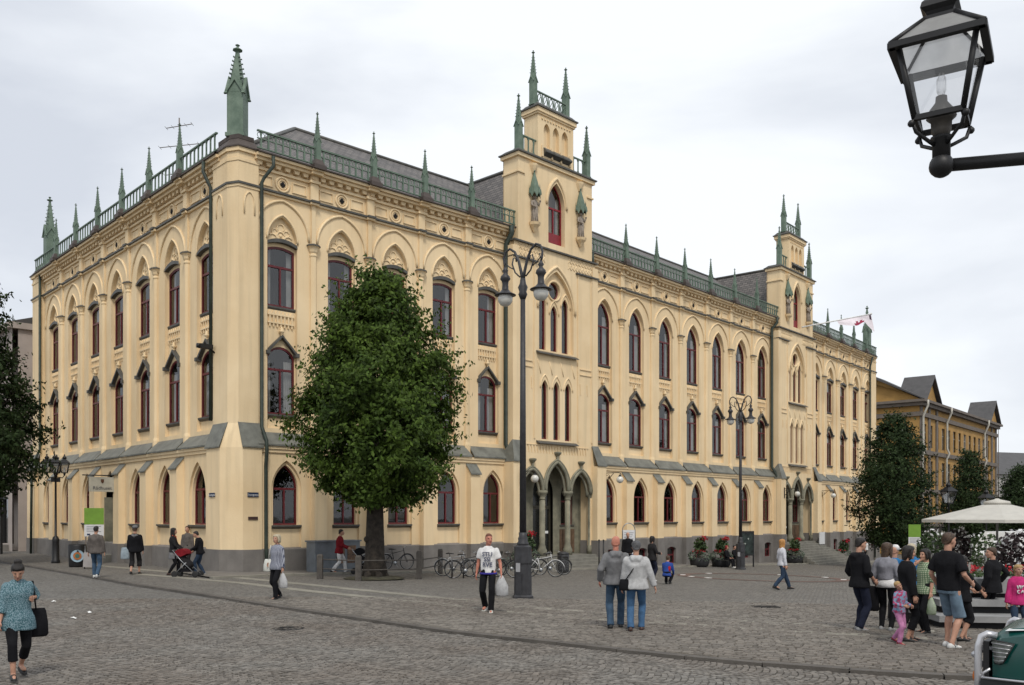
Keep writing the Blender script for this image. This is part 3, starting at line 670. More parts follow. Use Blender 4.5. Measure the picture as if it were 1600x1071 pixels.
for sx, pts in ((0, [(-.26, .75), (-.26, 1.3)]), (1, [(.25, -.16), (.7, -.16)])):
    a = MB(); (x0, y0), (x1, y1) = pts; cx, cy = (x0 + x1) / 2, (y0 + y1) / 2
    a.tube([(x0 + (x1 - x0) * t, y0 + (y1 - y0) * t, 15.0 + z) for t, z in ((0, -.5), (0, 0), (.1, .22), (.3, .36), (.5, .42), (.7, .36), (.9, .22), (1, 0), (1, -.5))], .035, 5); hp(a, 'blind_arch', PLASTER_RELIEF, '1')
up2 = [(-.25, 27.3), (-.25, 25.7), (1.2, 25.7), (1.2, 27.3)]
lw2 = [(-.56, 27.3), (-.56, 25.8), (.9, 25.8), (.9, 27.3)]
tower('1', up2, lw2, [[(-.62, 25.75, 5.0), (-.62, 27.35, 5.0), (-.24, 27.35, 6.0), (-.24, 25.75, 6.0)]], (.35, 25.9), PIN_L, 0)
up3 = [(17.6, -.2), (18.9, -.2), (18.9, 1.2), (17.6, 1.2)]; lw3 = [(17.65, -.5), (18.9, -.5), (18.9, 1.0), (17.65, 1.0)]
tower('3', up3, lw3, [[(17.55, -.56, 5.0), (18.95, -.56, 5.0), (18.95, -.19, 6.0), (17.55, -.19, 6.0)]], (18.2, .4), PIN_L, 0)

# ---- roofs and rear walls
def roofpart(fr, name, vs, fs, m):
    mb = MB(); mb.add(vs, fs); return hp(mb, name, m, fr)
ZE, ZR, DP = 17.28, 21.7, 6.4
roofpart('1', 'roof', [(0.3, .3, ZE), (UA, .3, ZE), (UA + .6, DP, ZR), (6.2, DP, ZR), (UA + 1.2, 2 * DP, ZE), (12.5, 2 * DP, ZE)], [(0, 1, 2, 3), (2, 4, 5, 3)], SLATEX)
roofpart('1', 'roof', [(0.3, .3, ZE), (6.2, DP, ZR), (6.2, 21, ZR), (.3, 27, ZE), (12.5, 2 * DP, ZE), (12.5, 27, ZE)], [(0, 1, 2, 3), (1, 4, 5, 2), (2, 5, 3)], SLATEY)
roofpart('2', 'roof', [(0, .3, ZE), (UB, .3, ZE), (UB, DP, ZR), (0, DP, ZR), (0, 2 * DP, ZE), (UB, 2 * DP, ZE)], [(0, 1, 2, 3), (3, 2, 5, 4)], SLATEX)
roofpart('3', 'roof', [(0, .3, ZE), (18.6, .3, ZE), (12.4, DP, ZR), (0, DP, ZR), (0, 2 * DP, ZE), (18.6, 2 * DP, ZE)], [(0, 1, 2, 3), (3, 2, 5, 4), (1, 5, 2)], SLATEX)
for fr, pts in (('1', [(6.2, DP, ZR), (UA + .6, DP, ZR)]), ('2', [(0, DP, ZR), (UB, DP, ZR)]), ('3', [(0, DP, ZR), (12.4, DP, ZR)]), ('1', [(.3, .3, ZE), (6.2, DP, ZR)])):
    mb = MB(); mb.tube([(p[0], p[1], p[2] + .02) for p in pts], .1, 6); hp(mb, 'ridge_cap', LEAD, fr)
mb = MB(); mb.box(12, UA + 2, 2 * DP, 2 * DP + .3, ZB, ZE); mb.box(11.7, 12, 2 * DP, 27.3, ZB, ZE); mb.box(.0, 12, 27.05, 27.35, ZB, ZE); hp(mb, 'rear_wall', PLASTER, '1')
mb = MB(); mb.box(-1, UB, 2 * DP, 2 * DP + .3, ZB, ZE); hp(mb, 'rear_wall', PLASTER, '2')
mb = MB(); mb.box(0, 18.9, 2 * DP, 2 * DP + .3, ZB, ZE); mb.box(18.6, 18.9, 1.2, 2 * DP, ZB, ZE); hp(mb, 'rear_wall', PLASTER, '3')

# ---- the two gabled entrance bays
CANOPY = MB()
for k in range(8):
    a0, a1 = 2 * math.pi * k / 8, 2 * math.pi * (k + 1) / 8; am = (a0 + a1) / 2; r = .34
    CANOPY.add([(r * math.cos(a0), r * math.sin(a0), .12), (r * math.cos(am), r * math.sin(am), -.18), (r * math.cos(a1), r * math.sin(a1), .12), (r * .9 * math.cos(am), r * .9 * math.sin(am), .62), (.0, .0, 1.32), (r * .8 * math.cos(a0), r * .8 * math.sin(a0), .38), (r * .8 * math.cos(a1), r * .8 * math.sin(a1), .38)], [(0, 1, 2), (0, 2, 6, 5), (5, 6, 4), (0, 2, 3)])
    CANOPY.lathe([(.04, 0), (.055, .06), (.01, .3)], 5, (r * math.cos(a0), r * math.sin(a0), .02), False)
CANOPY.lathe([(.05, 1.2), (.07, 1.28), (.01, 1.45)], 6); CANOPY = CANOPY.mesh('statue_canopy', GREEN)
def statue_mesh():
    mb = MB(); X, Y = (1, 0, 0), (0, 1, 0)
    mb.loft([((0, 0, 0), .2, .16, X, Y), ((0, 0, .1), .19, .15, X, Y), ((.02, 0, .45), .15, .13, X, Y), ((.03, -.01, .72), .16, .13, X, Y), ((.02, 0, .95), .15, .11, X, Y), ((0, 0, 1.1), .19, .11, X, Y), ((0, 0, 1.17), .1, .08, X, Y), ((0, -.01, 1.22), .05, .05, X, Y)], 14)
    mb.ball((.0, -.02, 1.33), .095, 10, 7, (.85, .95, 1.15)); mb.ball((0, .02, 1.34), .1, 10, 7, (.95, .9, 1.15))
    for k in range(9):
        a = k * .7; mb.tube([(.15 * math.cos(a), .125 * math.sin(a), .75), (.17 * math.cos(a + .1), .14 * math.sin(a + .1), .4), (.195 * math.cos(a + .05), .155 * math.sin(a + .05), .02)], [.02, .03, .035], 5)
    mb.tube([(-.18, 0, 1.1), (-.25, -.03, .88), (-.12, -.17, .78)], [.065, .055, .04], 8); mb.ball((-.1, -.18, .78), .05)
    mb.tube([(.18, 0, 1.1), (.27, -.05, .95), (.25, -.16, 1.12)], [.065, .055, .04], 8); mb.ball((.25, -.17, 1.16), .05)
    return mb.mesh('statue', STATUE)
STAT = statue_mesh()
def risalit(fr, cx):
    ox = cx; FD = -.5; DZ = .33
    def H(mb, name, m, loc=(0, 0, 0)): return hp(mb, name, m, fr, (ox + loc[0], loc[1], loc[2]))
    hwid = 3.25; trip = [-.93, 0., .93]
    port = [lancet(.86, -.62, 4.72, 1.45, cx=-1.95), lancet(.92, -.62, 5.15, 1.55, cx=0), lancet(.86, -.62, 4.72, 1.45, cx=1.95)]
    holes = [lancet(.26, 6.3, 9.45, 2.0, 6, cx=x) for x in trip]
    mb = MB(); mb.wall([(-hwid, -.62)] + [q for p in port for q in ([p[0]] + p[:1:-1] + [p[1]])] + [(hwid, -.62), (hwid, 16.36), (-hwid, 16.36)], holes + [lancet(1.38, 11.02, 15.35, 1.6, cx=0)], FD, .22, .22)
    for sx in (-1, 1): a, b = sorted((sx * 3.25, sx * 3.2)); mb.box(a, b, FD + .004, 1.0, 5.0, 16.36)
    H(mb, 'entrance_bay_wall', PLASTER)
    mb = MB(); mb.wall(lancet(1.385, 11.0, 15.36, 1.6), [lancet(.27, 11.05, 14.05, 2, 6, cx=-.9), lancet(.27, 11.05, 13.55, 2, 6, cx=0), lancet(.27, 11.05, 14.05, 2, 6, cx=.9), [(.46 * math.cos(R(a)), 14.33 + .46 * math.sin(R(a))) for a in range(0, 360, 15)]], FD + .2, .2); H(mb, 'window_tracery', PLASTER_RELIEF)
    for x in trip:
        window(fr, ox + x, FD + .34, 11.05, 3.0 if x else 2.5, .27, 'narrow', None, False, False, trans=.55); window(fr, ox + x, FD + .2, 6.3, 3.15, .26, 'narrow', None, False, False, trans=.55)
        a = MB(); a.tube([(x + p[0], FD, p[1]) for p in lancet(.36, 6.3, 9.72, 2, 6)[2:]], .05, 6); H(a, 'arch_moulding', PLASTER_RELIEF)
        a = MB(); a.tube([(x + p[0], FD + .19, p[1]) for p in lancet(.38, 11.05, 14.3 if x else 13.8, 2, 6)[2:]], .05, 6); H(a, 'arch_moulding', PLASTER_RELIEF)
    fm = MB(); fm.tube([(.43 * math.cos(R(a)), 0, .43 * math.sin(R(a))) for a in range(0, 360, 15)], .045, 6, closed=True); rw = hp(fm, 'round_window', REDWOOD, fr, (ox, FD + .36, 14.33)); MB().wall([(.43 * math.cos(R(a)), .43 * math.sin(R(a))) for a in range(0, 360, 15)], (), .0).build('pane', GLASS, rw)
    a = MB(); a.tube([(p[0], FD, p[1]) for p in lancet(1.5, 11.0, 15.6, 1.6)[2:]] , .09, 6); a.tube([(.52 * math.cos(R(t)), FD + .19, 14.33 + .52 * math.sin(R(t))) for t in range(0, 360, 15)], .06, 6, closed=True); H(a, 'arch_moulding', PLASTER_RELIEF)
    for z in (6.22, 10.95):
        s = MB(); s.add([(-1.6, FD - .22, z - .14), (1.6, FD - .22, z - .14), (1.6, FD + .1, z + .05), (-1.6, FD + .1, z + .05), (-1.6, FD - .22, z - .18), (1.6, FD - .22, z - .18), (1.6, FD + .02, z - .12), (-1.6, FD + .02, z - .12)], [(0, 1, 2, 3), (0, 4, 5, 1), (4, 7, 6, 5), (0, 3, 7, 4), (1, 5, 6, 2)]); H(s, 'sill', LEAD)
    mb = MB()
    for k in range(22): x = -2.4 + k * .229; mb.prism([(x - .06, 5.95), (x + .06, 5.95), (x, 5.55)], FD - .04, FD + .02)
    mb.box(-2.6, 2.6, FD - .05, FD + .02, 5.96, 6.0)
    for sx in (-1, 1):
        for z in (10.0, 10.3): mb.box(sx * 2.4 - .5, sx * 2.4 + .5, FD - .05, FD + .02, z, z + .05)
        for x in (1.95, 2.55): mb.prism([(sx * x - .05, 9.5), (sx * x + .05, 9.5), (sx * x + .02, 8.9), (sx * x - .02, 8.9)], FD - .04, FD + .02)
        for x in (1.75, 2.9): mb.box(sx * x - .04, sx * x + .04, FD - .05, FD + .02, 6.3, 15.5)
    for x in (-1.35, -.45, .45, 1.35): mb.tube([(x - .14, FD, 10.5), (x + .1, FD, 9.75)], .035, 5)
    H(mb, 'facade_relief', PLASTER_RELIEF)
    # diaper bands
    for sx in (-1, 1):
        mb = MB()
        for i in range(9):
            for k in range(2):
                xc = sx * (1.05 + i * .25)
                if xc * sx > 3.05: continue
                z0 = 15.95 if k else 15.62
                for dx in (-1, 1): mb.tube([(xc - .125 * dx, FD, z0), (xc + .125 * dx, FD, z0 + .33)], .028, 4)
        H(mb, 'diaper_panel', PLASTER_RELIEF)
    mb = MB(); mb.box(-3.35, 3.35, FD - .14, 1.0, 16.34, 16.42); H(mb, 'gable_ledge', LEAD)
    for sx in (-1, 1): s = MB(); a, b = sorted((sx * 1.55, sx * 3.4)); s.box(a, b, FD - .14, FD + .5, 15.5, 15.58); H(s, 'string_flashing', LEAD)
    # gable block
    mb = MB(); mb.wall([(-2.95, 16.0), (2.95, 16.0), (2.95, 20.6), (-2.95, 20.6)], [lancet(.66, 16.45, 19.75, 1.9)], FD, .35, 1.1); mb.box(-2.95, 2.95, .54, .6, 16, 20.6); b = H(mb, 'gable_block', PLASTER, (0, 0, DZ))
    a = MB(); a.tube([(p[0], FD, p[1]) for p in lancet(.8, 16.45, 20.0, 1.9)[2:]], .09, 6); a.build('arch_moulding', PLASTER_RELIEF, b)
    a = MB(); a.box(-3.08, 3.08, FD - .13, .68, 20.42, 20.6); a.build('gable_cornice', PLASTER_RELIEF, b)
    for sx in (-1, 1):
        a = MB(); x_, y_ = sorted((sx * 3.02, sx * 2.5)); a.box(x_, y_, FD - .07, .62, 19.6, 19.68); a.build('shoulder_string', PLASTER_RELIEF, b)
        a = MB(); a.lathe([(.1, -.35), (.2, -.15), (.26, 0), (.28, .1)], 8, (sx * 1.85, FD, 20.15), False); a.build('corbel', PLASTER_RELIEF, b)
        a = MB(); a.lathe([(.05, -.4), (.16, -.2), (.3, -.05), (.34, .08)], 8, (sx * 1.85, FD - .1, 17.1), False); a.build('statue_bracket', PLASTER_RELIEF, b)
    s = MB(); s.box(-3.16, 3.16, FD - .22, .76, 20.605, 20.67); s.plan([(-3.12, FD - .18), (3.12, FD - .18), (3.12, .72), (-3.12, .72)], 20.67, 20.86, None, [(-2.9, FD + .05), (2.9, FD + .05), (2.9, .5), (-2.9, .5)]); s.build('gable_flashing', LEAD, b)
    window(fr, ox, FD + .3, 16.45 + DZ, 3.3, .66, 'lancet', None, True, True, REDDOOR, .6)
    s = MB(); s.box(-.62, .62, FD + .24, FD + .3, 16.46, 17.1); s.build('door_panel', REDDOOR, b)
    for sx in (-1, 1):
        hm('statue', STAT, fr, (ox + sx * 1.85, FD - .12, 17.18 + DZ)); hm('statue_canopy', CANOPY, fr, (ox + sx * 1.85, FD - .1, 18.62 + DZ))
        hm('pinnacle', PIN_M, fr, (ox + sx * 2.72, FD + .2, 20.82 + DZ)); railing(fr, ox + (-2.58 if sx < 0 else 1.4), ox + (-1.4 if sx < 0 else 2.58), FD + .2, 20.85 + DZ, .85, 'railing', 1)
    mb = MB(); mb.wall([(-1.42, 20.84), (1.42, 20.84), (1.42, 23.4), (-1.42, 23.4)], [lancet(.25, 21.45, 22.75, 1.7, 6, cx=x) for x in (-.72, 0, .72)], FD + .05, .2, 1.0); mb.box(-1.42, 1.42, FD + 1.0, FD + 1.05, 20.84, 23.4); mb.box(-1.1, 1.1, FD + .24, FD + .28, 21.2, 22.9); t = H(mb, 'gable_turret', PLASTER, (0, 0, DZ))
    a = MB(); a.box(-1.5, 1.5, FD - .02, FD + 1.12, 23.1, 23.2); a.box(-1.56, 1.56, FD - .08, FD + 1.18, 23.2, 23.42)
    a.build('turret_cornice', PLASTER_RELIEF, t)
    for k in range(11): a = MB(); a.box(-1.1 + k * .22 - .05, -1.1 + k * .22 + .05, FD + .0, FD + .06, 22.88, 22.98); a.build('dentil', PLASTER_RELIEF, t)
    for k in (-1.1, -.36, .36, 1.1): a = MB(); a.box(k - .06, k + .06, FD - .02, FD + .06, 20.9, 21.5); a.build('turret_rib', PLASTER_RELIEF, t)
    s = MB(); s.box(-1.63, 1.63, FD - .15, FD + 1.25, 23.425, 23.49); s.plan([(-1.58, FD - .1), (1.58, FD - .1), (1.58, FD + 1.2), (-1.58, FD + 1.2)], 23.49, 23.72, None, [(-1.38, FD + .1), (1.38, FD + .1), (1.38, FD + 1.0), (-1.38, FD + 1.0)]); s.build('turret_flashing', LEAD, t)
    for x in (-.72, 0, .72): s = MB(); s.add([(x - .34, FD - .2, 21.2), (x + .34, FD - .2, 21.2), (x + .34, FD + .1, 21.48), (x - .34, FD + .1, 21.48), (x - .34, FD - .2, 21.12), (x + .34, FD - .2, 21.12), (x + .3, FD + .04, 20.98), (x - .3, FD + .04, 20.98)], [(0, 1, 2, 3), (0, 4, 5, 1), (4, 7, 6, 5), (0, 3, 7, 4), (1, 5, 6, 2)]); s.build('niche_sill', LEAD, t)
    for sx in (-1, 1): hm('pinnacle', PIN_M, fr, (ox + sx * 1.3, FD + .5, 23.68 + DZ))
    railing(fr, ox - 1.15, ox + 1.15, FD + .4, 23.7 + DZ, .8, 'railing', 2)
    # cross roof behind the gable
    roofpart(fr, 'cross_roof', [(ox - 2.9, .58, ZE), (ox, .58, ZR + .0), (ox + 2.9, .58, ZE), (ox - 2.9, .5, ZE), (ox, DP + 1, ZR + .1), (ox + 2.9, .5, ZE)], [(0, 1, 4), (1, 2, 4), (0, 1, 2)], SLATEY)
    mb = MB(); mb.tube([(ox, .5, ZR + .03), (ox, DP + .6, ZR + .12)], .1, 6); hp(mb, 'ridge_cap', LEAD, fr)
    # buttresses at the sides
    for sx in (-1, 1):
        a, b2 = sorted((sx * 2.92, sx * 3.72)); s = MB(); s.box(a, b2, FD - .42, .3, .86, 5.0); a, b2 = sorted((sx * 2.95, sx * 3.4)); s.box(a, b2, FD - .06, .2, 5.0, 16.1); bt = H(s, 'buttress', PLASTER); a, b2 = sorted((sx * 2.9, sx * 3.74))
        k = MB(); k.add([(a, FD - .48, 5.0), (b2, FD - .48, 5.0), (sx * 3.44 if sx > 0 else b2, FD + .0, 6.1), (a if sx > 0 else sx * 3.44, FD + .0, 6.1), (a, FD - .48, 5.06), (b2, FD - .48, 5.06), (sx * 3.44 if sx > 0 else b2, FD - .06, 6.14), (a if sx > 0 else sx * 3.44, FD - .06, 6.14), (sx * 3.74, .3, 5.0)], [(0, 1, 2, 3), (4, 7, 6, 5), (0, 4, 5, 1), (1, 5, 6, 2), (3, 7, 4, 0)] + ([(1, 8, 2)] if sx > 0 else [(0, 3, 8)])); k.build('weathering_slab', LEDGE, bt)
        k = MB(); a, b2 = sorted((sx * 2.88, sx * 3.78)); k.box(a, b2, FD - .48, .3, ZB, .87); k.build('buttress_plinth', PLINTH, bt)
    # porch: three pointed arches on columns
    zf = .12 if fr == 'r1' else .25
    st = MB(); m3 = MB()
    for c, hw, za, rr in ((-1.95, .86, 4.72, 1.45), (0, .92, 5.15, 1.55), (1.95, .86, 4.72, 1.45)):
        for off, rad, dd in ((-.02, .1, -.04), (-.15, .075, .12), (.1, .055, -.05)):
            m3.tube([(c + p[0] * (1 + off / hw), FD + dd, p[1] + off * 1.2) for p in lancet(hw, 3.5, za, rr)[1:] + [(-hw, 3.5)]], rad, 6)
        m3.lathe([(.07, 0), (.07, .22), (.16, .3), (.22, .38), (.22, .44), (.12, .47)], 8, (c, FD - .06, za + .06), False)
    pa = H(m3, 'portal_arches', STONE)
    for x in (-1.02, 1.02):
        k = MB(); k.lathe([(.26, zf), (.26, zf + .3), (.2, zf + .42), (.19, zf + .5), (.155, zf + .6), (.15, 3.1)], 14, (x, FD + .12, 0)); c = H(k, 'column', STONE)
        k = MB(); k.lathe([(.15, 3.1), (.19, 3.13), (.16, 3.17), (.2, 3.3), (.27, 3.42), (.3, 3.46), (.3, 3.56), (.2, 3.6)], 14, (x, FD + .12, 0)); k.build('capital', STONE, c)
    k = MB()
    for x in (-2.86, 2.86): k.lathe([(.14, zf), (.14, zf + .4), (.1, zf + .5), (.1, 3.2), (.16, 3.4), (.2, 3.55)], 10, (x, FD + .1, 0))
    k.build('half_columns', STONE, pa)
    mb = MB(); BK = .5
    doorh = lancet(.8, zf, 4.6, 1.5); ws = [lancet(.5, 1.75, 4.1, 1.6, cx=x) for x in (-1.95, 1.95)]
    mb.wall([(-3.0, zf), doorh[0]] + doorh[:1:-1] + [doorh[1], (3.0, zf), (3.0, 5.6), (-3.0, 5.6)], ws, BK, .2); H(mb, 'porch_back_wall', STONE)
    mb = MB(); mb.box(-3.0, -2.95, FD + .3, BK, zf, 5.6); mb.box(2.95, 3.0, FD + .3, BK, zf, 5.6); mb.box(-3, 3, FD + .3, BK, 5.3, 5.4); H(mb, 'porch_side_wall', STONE)
    for x in (-1.95, 1.95):
        window(fr, ox + x, BK + .12, 1.75, 2.35, .5, 'lancet', (.12, .1), False, trans=.55); p = MB()
        for k in range(5): p.box(x - .6 + k * .25, x - .6 + k * .25 + .2, BK - .05, BK, zf + .1, 1.5)
        H(p, 'porch_boarding', mat('brown_boards', (.16, .10, .06), .7, .2, 4))
    d = MB(); d.wall(doorh, [[(-.68, zf + .15), (-.06, zf + .15), (-.06, 2.6), (-.68, 2.6)], [(.06, zf + .15), (.68, zf + .15), (.68, 2.6), (.06, 2.6)], lancet(.62, 2.8, 4.4, 1.5)], BK + .18, .06); dr = H(d, 'entrance_door', mat('dark_door', (.05, .045, .03), .5))
    MB().wall(doorh, (), BK + .22).build('pane', mat('dark_door_glass', (.02, .022, .02), .12, .2, 3), dr); k = MB(); k.box(-.04, .5, BK + .08, BK + .14, 1.28, 1.42); k.build('door_sign', WHITE, dr); k = MB(); k.tube([(.1, BK + .1, 1.0), (.1, BK + .1, 1.3)], .02, 6); k.build('door_handle', STEEL, dr)
    mb = MB(); mb.box(-3.0, 3.0, BK + .5, BK + .55, ZB, 16); mb.box(-3, 3, .5, BK + .5, 5.8, 5.9); mb.box(-3, 3, .5, BK + .5, 16.0, 16.1); H(mb, 'interior_wall', DARKIN)
    g = gz(*fw(fr, ox, -2).to_2d()); n = max(2, int(round((zf - g) / .165)))
    for i in range(n):
        z1 = zf - i * (zf - g) / n; s = MB(); wd = 2.85 + i * .12; s.box(-wd, wd, FD - .1 - .32 * (i + 1) + (0 if i else 0), (FD - .1 - .32 * i) if i else BK + .3, ZB if i == n - 1 else z1 - .5, z1 - .01 * i * 0); H(s, 'step', mat('step_granite', (.21, .2, .17), .85, .15, 2, .4, 30))
risalit('r1', -.05); risalit('r2', -.25)
# the wall between plinth level and ground under the entrance bays
for fr, ox in (('r1', -.05), ('r2', -.25)):
    pass

# ---- gutters and downpipes
def pipe(fr, pts, r=.075):
    mb = MB(); mb.tube(pts, r, 8)
    return hp(mb, 'downpipe', GREEND, fr)
pipe('1', [(1.35, -.5, 17.0), (1.35, -.52, 16.6), (1.05, -.3, 16.1), (.98, -.22, 15.9), (.98, -.22, 5.9), (1.0, -.6, 5.3), (1.0, -.62, 4.9), (1.02, -.5, 4.3), (1.02, -.52, .9), (1.02, -.6, -.1)])
pipe('L', [(-2.0, -.5, 17.0), (-2.0, -.52, 16.6), (-1.78, -.4, 16.1), (-1.75, -.3, 15.9), (-1.75, -.3, 6.2)])
pipe('L', [(-25.6, -.3, 16.9), (-25.6, -.3, 6.3), (-25.6, -.75, 5.2), (-25.6, -.8, -.1)])
pipe('1', [(14.72, -.5, 17.1), (14.72, -.5, 16.7), (14.62, -.2, 16.2), (14.62, -.2, 5.9), (14.62, -.62, 5.2), (14.62, -.62, -.4)], .135)
pipe('2', [(3.1, -.5, 17.1), (3.1, -.5, 16.5), (3.35, -.15, 15.9), (3.35, -.15, 15.4)], .085)
pipe('2', [(25.7, -.5, 17.1), (25.7, -.5, 16.7), (25.45, -.2, 16.2), (25.45, -.2, 5.9), (25.45, -.62, 5.2), (25.45, -.62, -1.2)], .11)
pipe('3', [(17.4, -.4, 17.0), (17.4, -.15, 16.0), (17.4, -.15, 6), (17.4, -.6, 5.0), (17.4, -.6, -1.6)], .075)
# ---- left facade door with steps
cl = CSL[3]
mb = MB(); mb.wall(lancet(.24 * 3.485, .2, 4.55, 1.75), (), .25); mb.box(-.85, -.78, -.35, .25, .2, 3.2); mb.box(.78, .85, -.35, .25, .2, 3.2); hp(mb, 'door_recess', STONE, 'L', (cl, 0, 0))
d = MB(); d.box(-.6, -.02, .1, .2, .3, 3.0); d.box(.02, .6, .1, .2, .3, 3.0); d.box(-.62, .62, .12, .18, 3.1, 4.0); dr = hp(d, 'entrance_door', mat('dark_door', (.05, .045, .03)), 'L', (cl, 0, 0)); k = MB(); k.tube([(.08, .05, 1.2), (.08, .05, 1.6)], .02, 6); k.build('door_handle', STEEL, dr)
for i in range(2): s = MB(); s.box(-1.0, 1.0, -.9 - .35 * i, .2 if i == 0 else -.9, -.2, .3 - .17 * i); hp(s, 'step', mat('step_granite', (.21, .2, .17)), 'L', (cl, 0, 0))
# ------------------------------------------------------------------ lettering meshes made while the scene is small
PRINTS = [text_mesh(s_, .155, PLASTER, 'print', .0015, 'CENTER', .004) for s_ in ('STU', 'SSI', 'RVE')]
# ------------------------------------------------------------------ trees
LEAF = mat('linden_leaf', (.082, .128, .022), .5, .25, .9, island=.6, c2=(.032, .06, .012), trans=.3, spec=.12)
LEAFD = mat('dark_leaf', (.028, .046, .015), .6, .25, 1.2, island=.45, c2=(.014, .026, .009), trans=.15, spec=.12)
def tree(base, h, rad, zc0, trunk_r, nclump, leaf, m, label, name, seed, prof, lean=(0, 0), clump=.42, per=46, group=None, wk=.45):
    rg = random.Random(seed); T = empty(name, base, 0, label, 'tree', group)
    tb = MB(); k = 9; pts = []; rs = []
    for i in range(k):
        t = i / (k - 1); z = t * (zc0 + (h - zc0) * .55); pts.append((lean[0] * t + .06 * math.sin(3 * t + seed), lean[1] * t + .05 * math.cos(4 * t), z - .15)); rs.append(trunk_r * (1.55 if i == 0 else 1.12 - .75 * t))
    tb.tube(pts, rs, 12)
    for a in range(6): ang = a * 1.05; tb.tube([(0, 0, .5), (trunk_r * 1.0 * math.cos(ang), trunk_r * math.sin(ang), .15), (trunk_r * 1.7 * math.cos(ang), trunk_r * 1.7 * math.sin(ang), -.12)], [trunk_r * .6, trunk_r * .45, trunk_r * .2], 7)
    for a in range(3): ang = rg.random() * 6; zz = zc0 * rg.uniform(.5, .8); tb.ball((trunk_r * .85 * math.cos(ang), trunk_r * .85 * math.sin(ang), zz), trunk_r * .35, 7, 5)
    nl = 14; cl = []
    for i in range(nl):
        t0 = .45 + .5 * i / nl; j = t0 * (k - 1); p0 = Vector(pts[int(j)]); ang = i * 2.4; zt = zc0 + (h - zc0) * (.12 + .75 * i / nl); rr = rad * prof((zt - zc0) / (h - zc0)) * .75
        p2 = Vector((lean[0] + rr * math.cos(ang), lean[1] + rr * math.sin(ang), zt)); pm = (p0 + p2) / 2 + Vector((0, 0, .15 * rad)); r0 = trunk_r * .42 * (1 - .5 * i / nl)
        tb.tube([p0, pm, p2], [r0, r0 * .6, r0 * .15], 7)
        for b in range(4): q = p2 + Vector((rg.uniform(-1, 1), rg.uniform(-1, 1), rg.uniform(-.5, 1))) * rad * .22; tb.tube([pm + (p2 - pm) * rg.random(), q], [r0 * .25, r0 * .06], 5)
    tb.build('trunk', BARK, T)
    lv = []; lf = []
    def leafat(c, out, s):
        nrm = (out + Vector((rg.gauss(0, .55), rg.gauss(0, .55), rg.gauss(.25, .55)))).normalized(); a = nrm.orthogonal().normalized(); a.rotate(Quaternion(nrm, rg.random() * 6.28)); b = nrm.cross(a)
        o = len(lv); lv.extend([c - a * s, c - b * s * .55 - nrm * s * .12, c + a * s, c + b * s * .55 - nrm * s * .12]); lf.append((o, o + 1, o + 2, o + 3))
    for c in range(nclump):
        z = rg.random(); r_ = prof(z)
        if rg.random() > r_ ** 1.3 + .1: continue
        ang = rg.random() * 2 * math.pi; q = rg.random() ** .38; wob = 1 + wk * .26 * math.sin(ang * 3 + z * 7 + seed) + wk * .26 * math.sin(ang * 6 - z * 13 + seed * 2) + rg.gauss(0, .045) + wk * .4 * mnoise.noise(Vector((math.cos(ang) * 1.9 + seed, math.sin(ang) * 1.9, z * 4.5)))
        cen = Vector((lean[0] + rad * r_ * q * wob * math.cos(ang), lean[1] + rad * r_ * q * wob * math.sin(ang), zc0 + (h - zc0) * z)); out = Vector((math.cos(ang), math.sin(ang), .5 * (z - .3)))
        if mnoise.noise(cen * .8 + Vector((seed * 3.1, 0, 0))) < -.38 and q > .6: continue
        cr = clump * rg.uniform(.55, 1.35)
        for i in range(int(per * rg.uniform(.5, 1.3))):
            d = Vector((rg.gauss(0, .5), rg.gauss(0, .5), rg.gauss(-.05, .36))) * cr; leafat(cen + d, out, leaf * rg.uniform(.7, 1.3))
        if q > .84 and rg.random() < .5:                   # loose shoots past the outline
            for i in range(18): leafat(cen + out * (i * .045) + Vector((rg.gauss(0, .05), rg.gauss(0, .05), rg.gauss(0, .05) + i * .014)), out, leaf * .9)
    me = bpy.data.meshes.new('crown'); me.from_pydata(lv, [], lf); me.materials.append(m); obj('crown', me, T); return T
def prof_linden(z):
    T = ((0, .45), (.06, .75), (.16, .95), (.32, 1.), (.5, .95), (.66, .8), (.8, .58), (.92, .32), (1.01, .1))
    for (a, b), (c, e) in zip(T, T[1:]):
        if z <= c: return b + (e - b) * (z - a) / (c - a)
    return .1
def prof_oval(z): return max(.05, math.sin(math.pi * min(1, (z + .06) ** .8)) ** .55)
def prof_cone(z): return max(.06, (min(1, (z / .2) ** .7)) * (1 - .75 * max(0, z - .2) ** 1.15 / .77))
g = gp(585, 905)
tree(g, 11.5, 2.8, 2.85, .36, 1600, .09, LEAF, 'broad leafy linden with thick dark trunk inside a low wooden rail', 'linden_tree', 3, prof_linden, (.2, 0), .44, 60)
g = gat(1397, 60); tree(g, 10.7, 2.35, 1.3, .22, 1150, .095, LEAFD, 'dark oval tree beside the far end of the cream town hall', 'clipped_tree', 5, prof_oval, (0, 0), .5, 34, 'dark trees along the right of the square', .2)
g = gat(1515, 84); tree(g, 10.2, 2.6, 1.8, .22, 950, .11, LEAFD, 'dark tree in front of the ochre building, taller of two behind the parasol', 'clipped_tree', 8, prof_cone, (0, 0), .55, 30, 'dark trees along the right of the square', .2)
g = gat(1590, 88); tree(g, 9.4, 2.6, 1.8, .22, 950, .11, LEAFD, 'dark tree right of the ochre building before the low slate roof', 'clipped_tree', 11, prof_cone, (0, 0), .55, 30, 'dark trees along the right of the square', .2)
g = gat(-42, 42); tree(g, 12.8, 3.2, 2.4, .3, 1150, .11, LEAFD, 'dark slender tree before the grey-pink building across the side street', 'street_tree', 14, prof_cone, (0, 0), .5, 40)

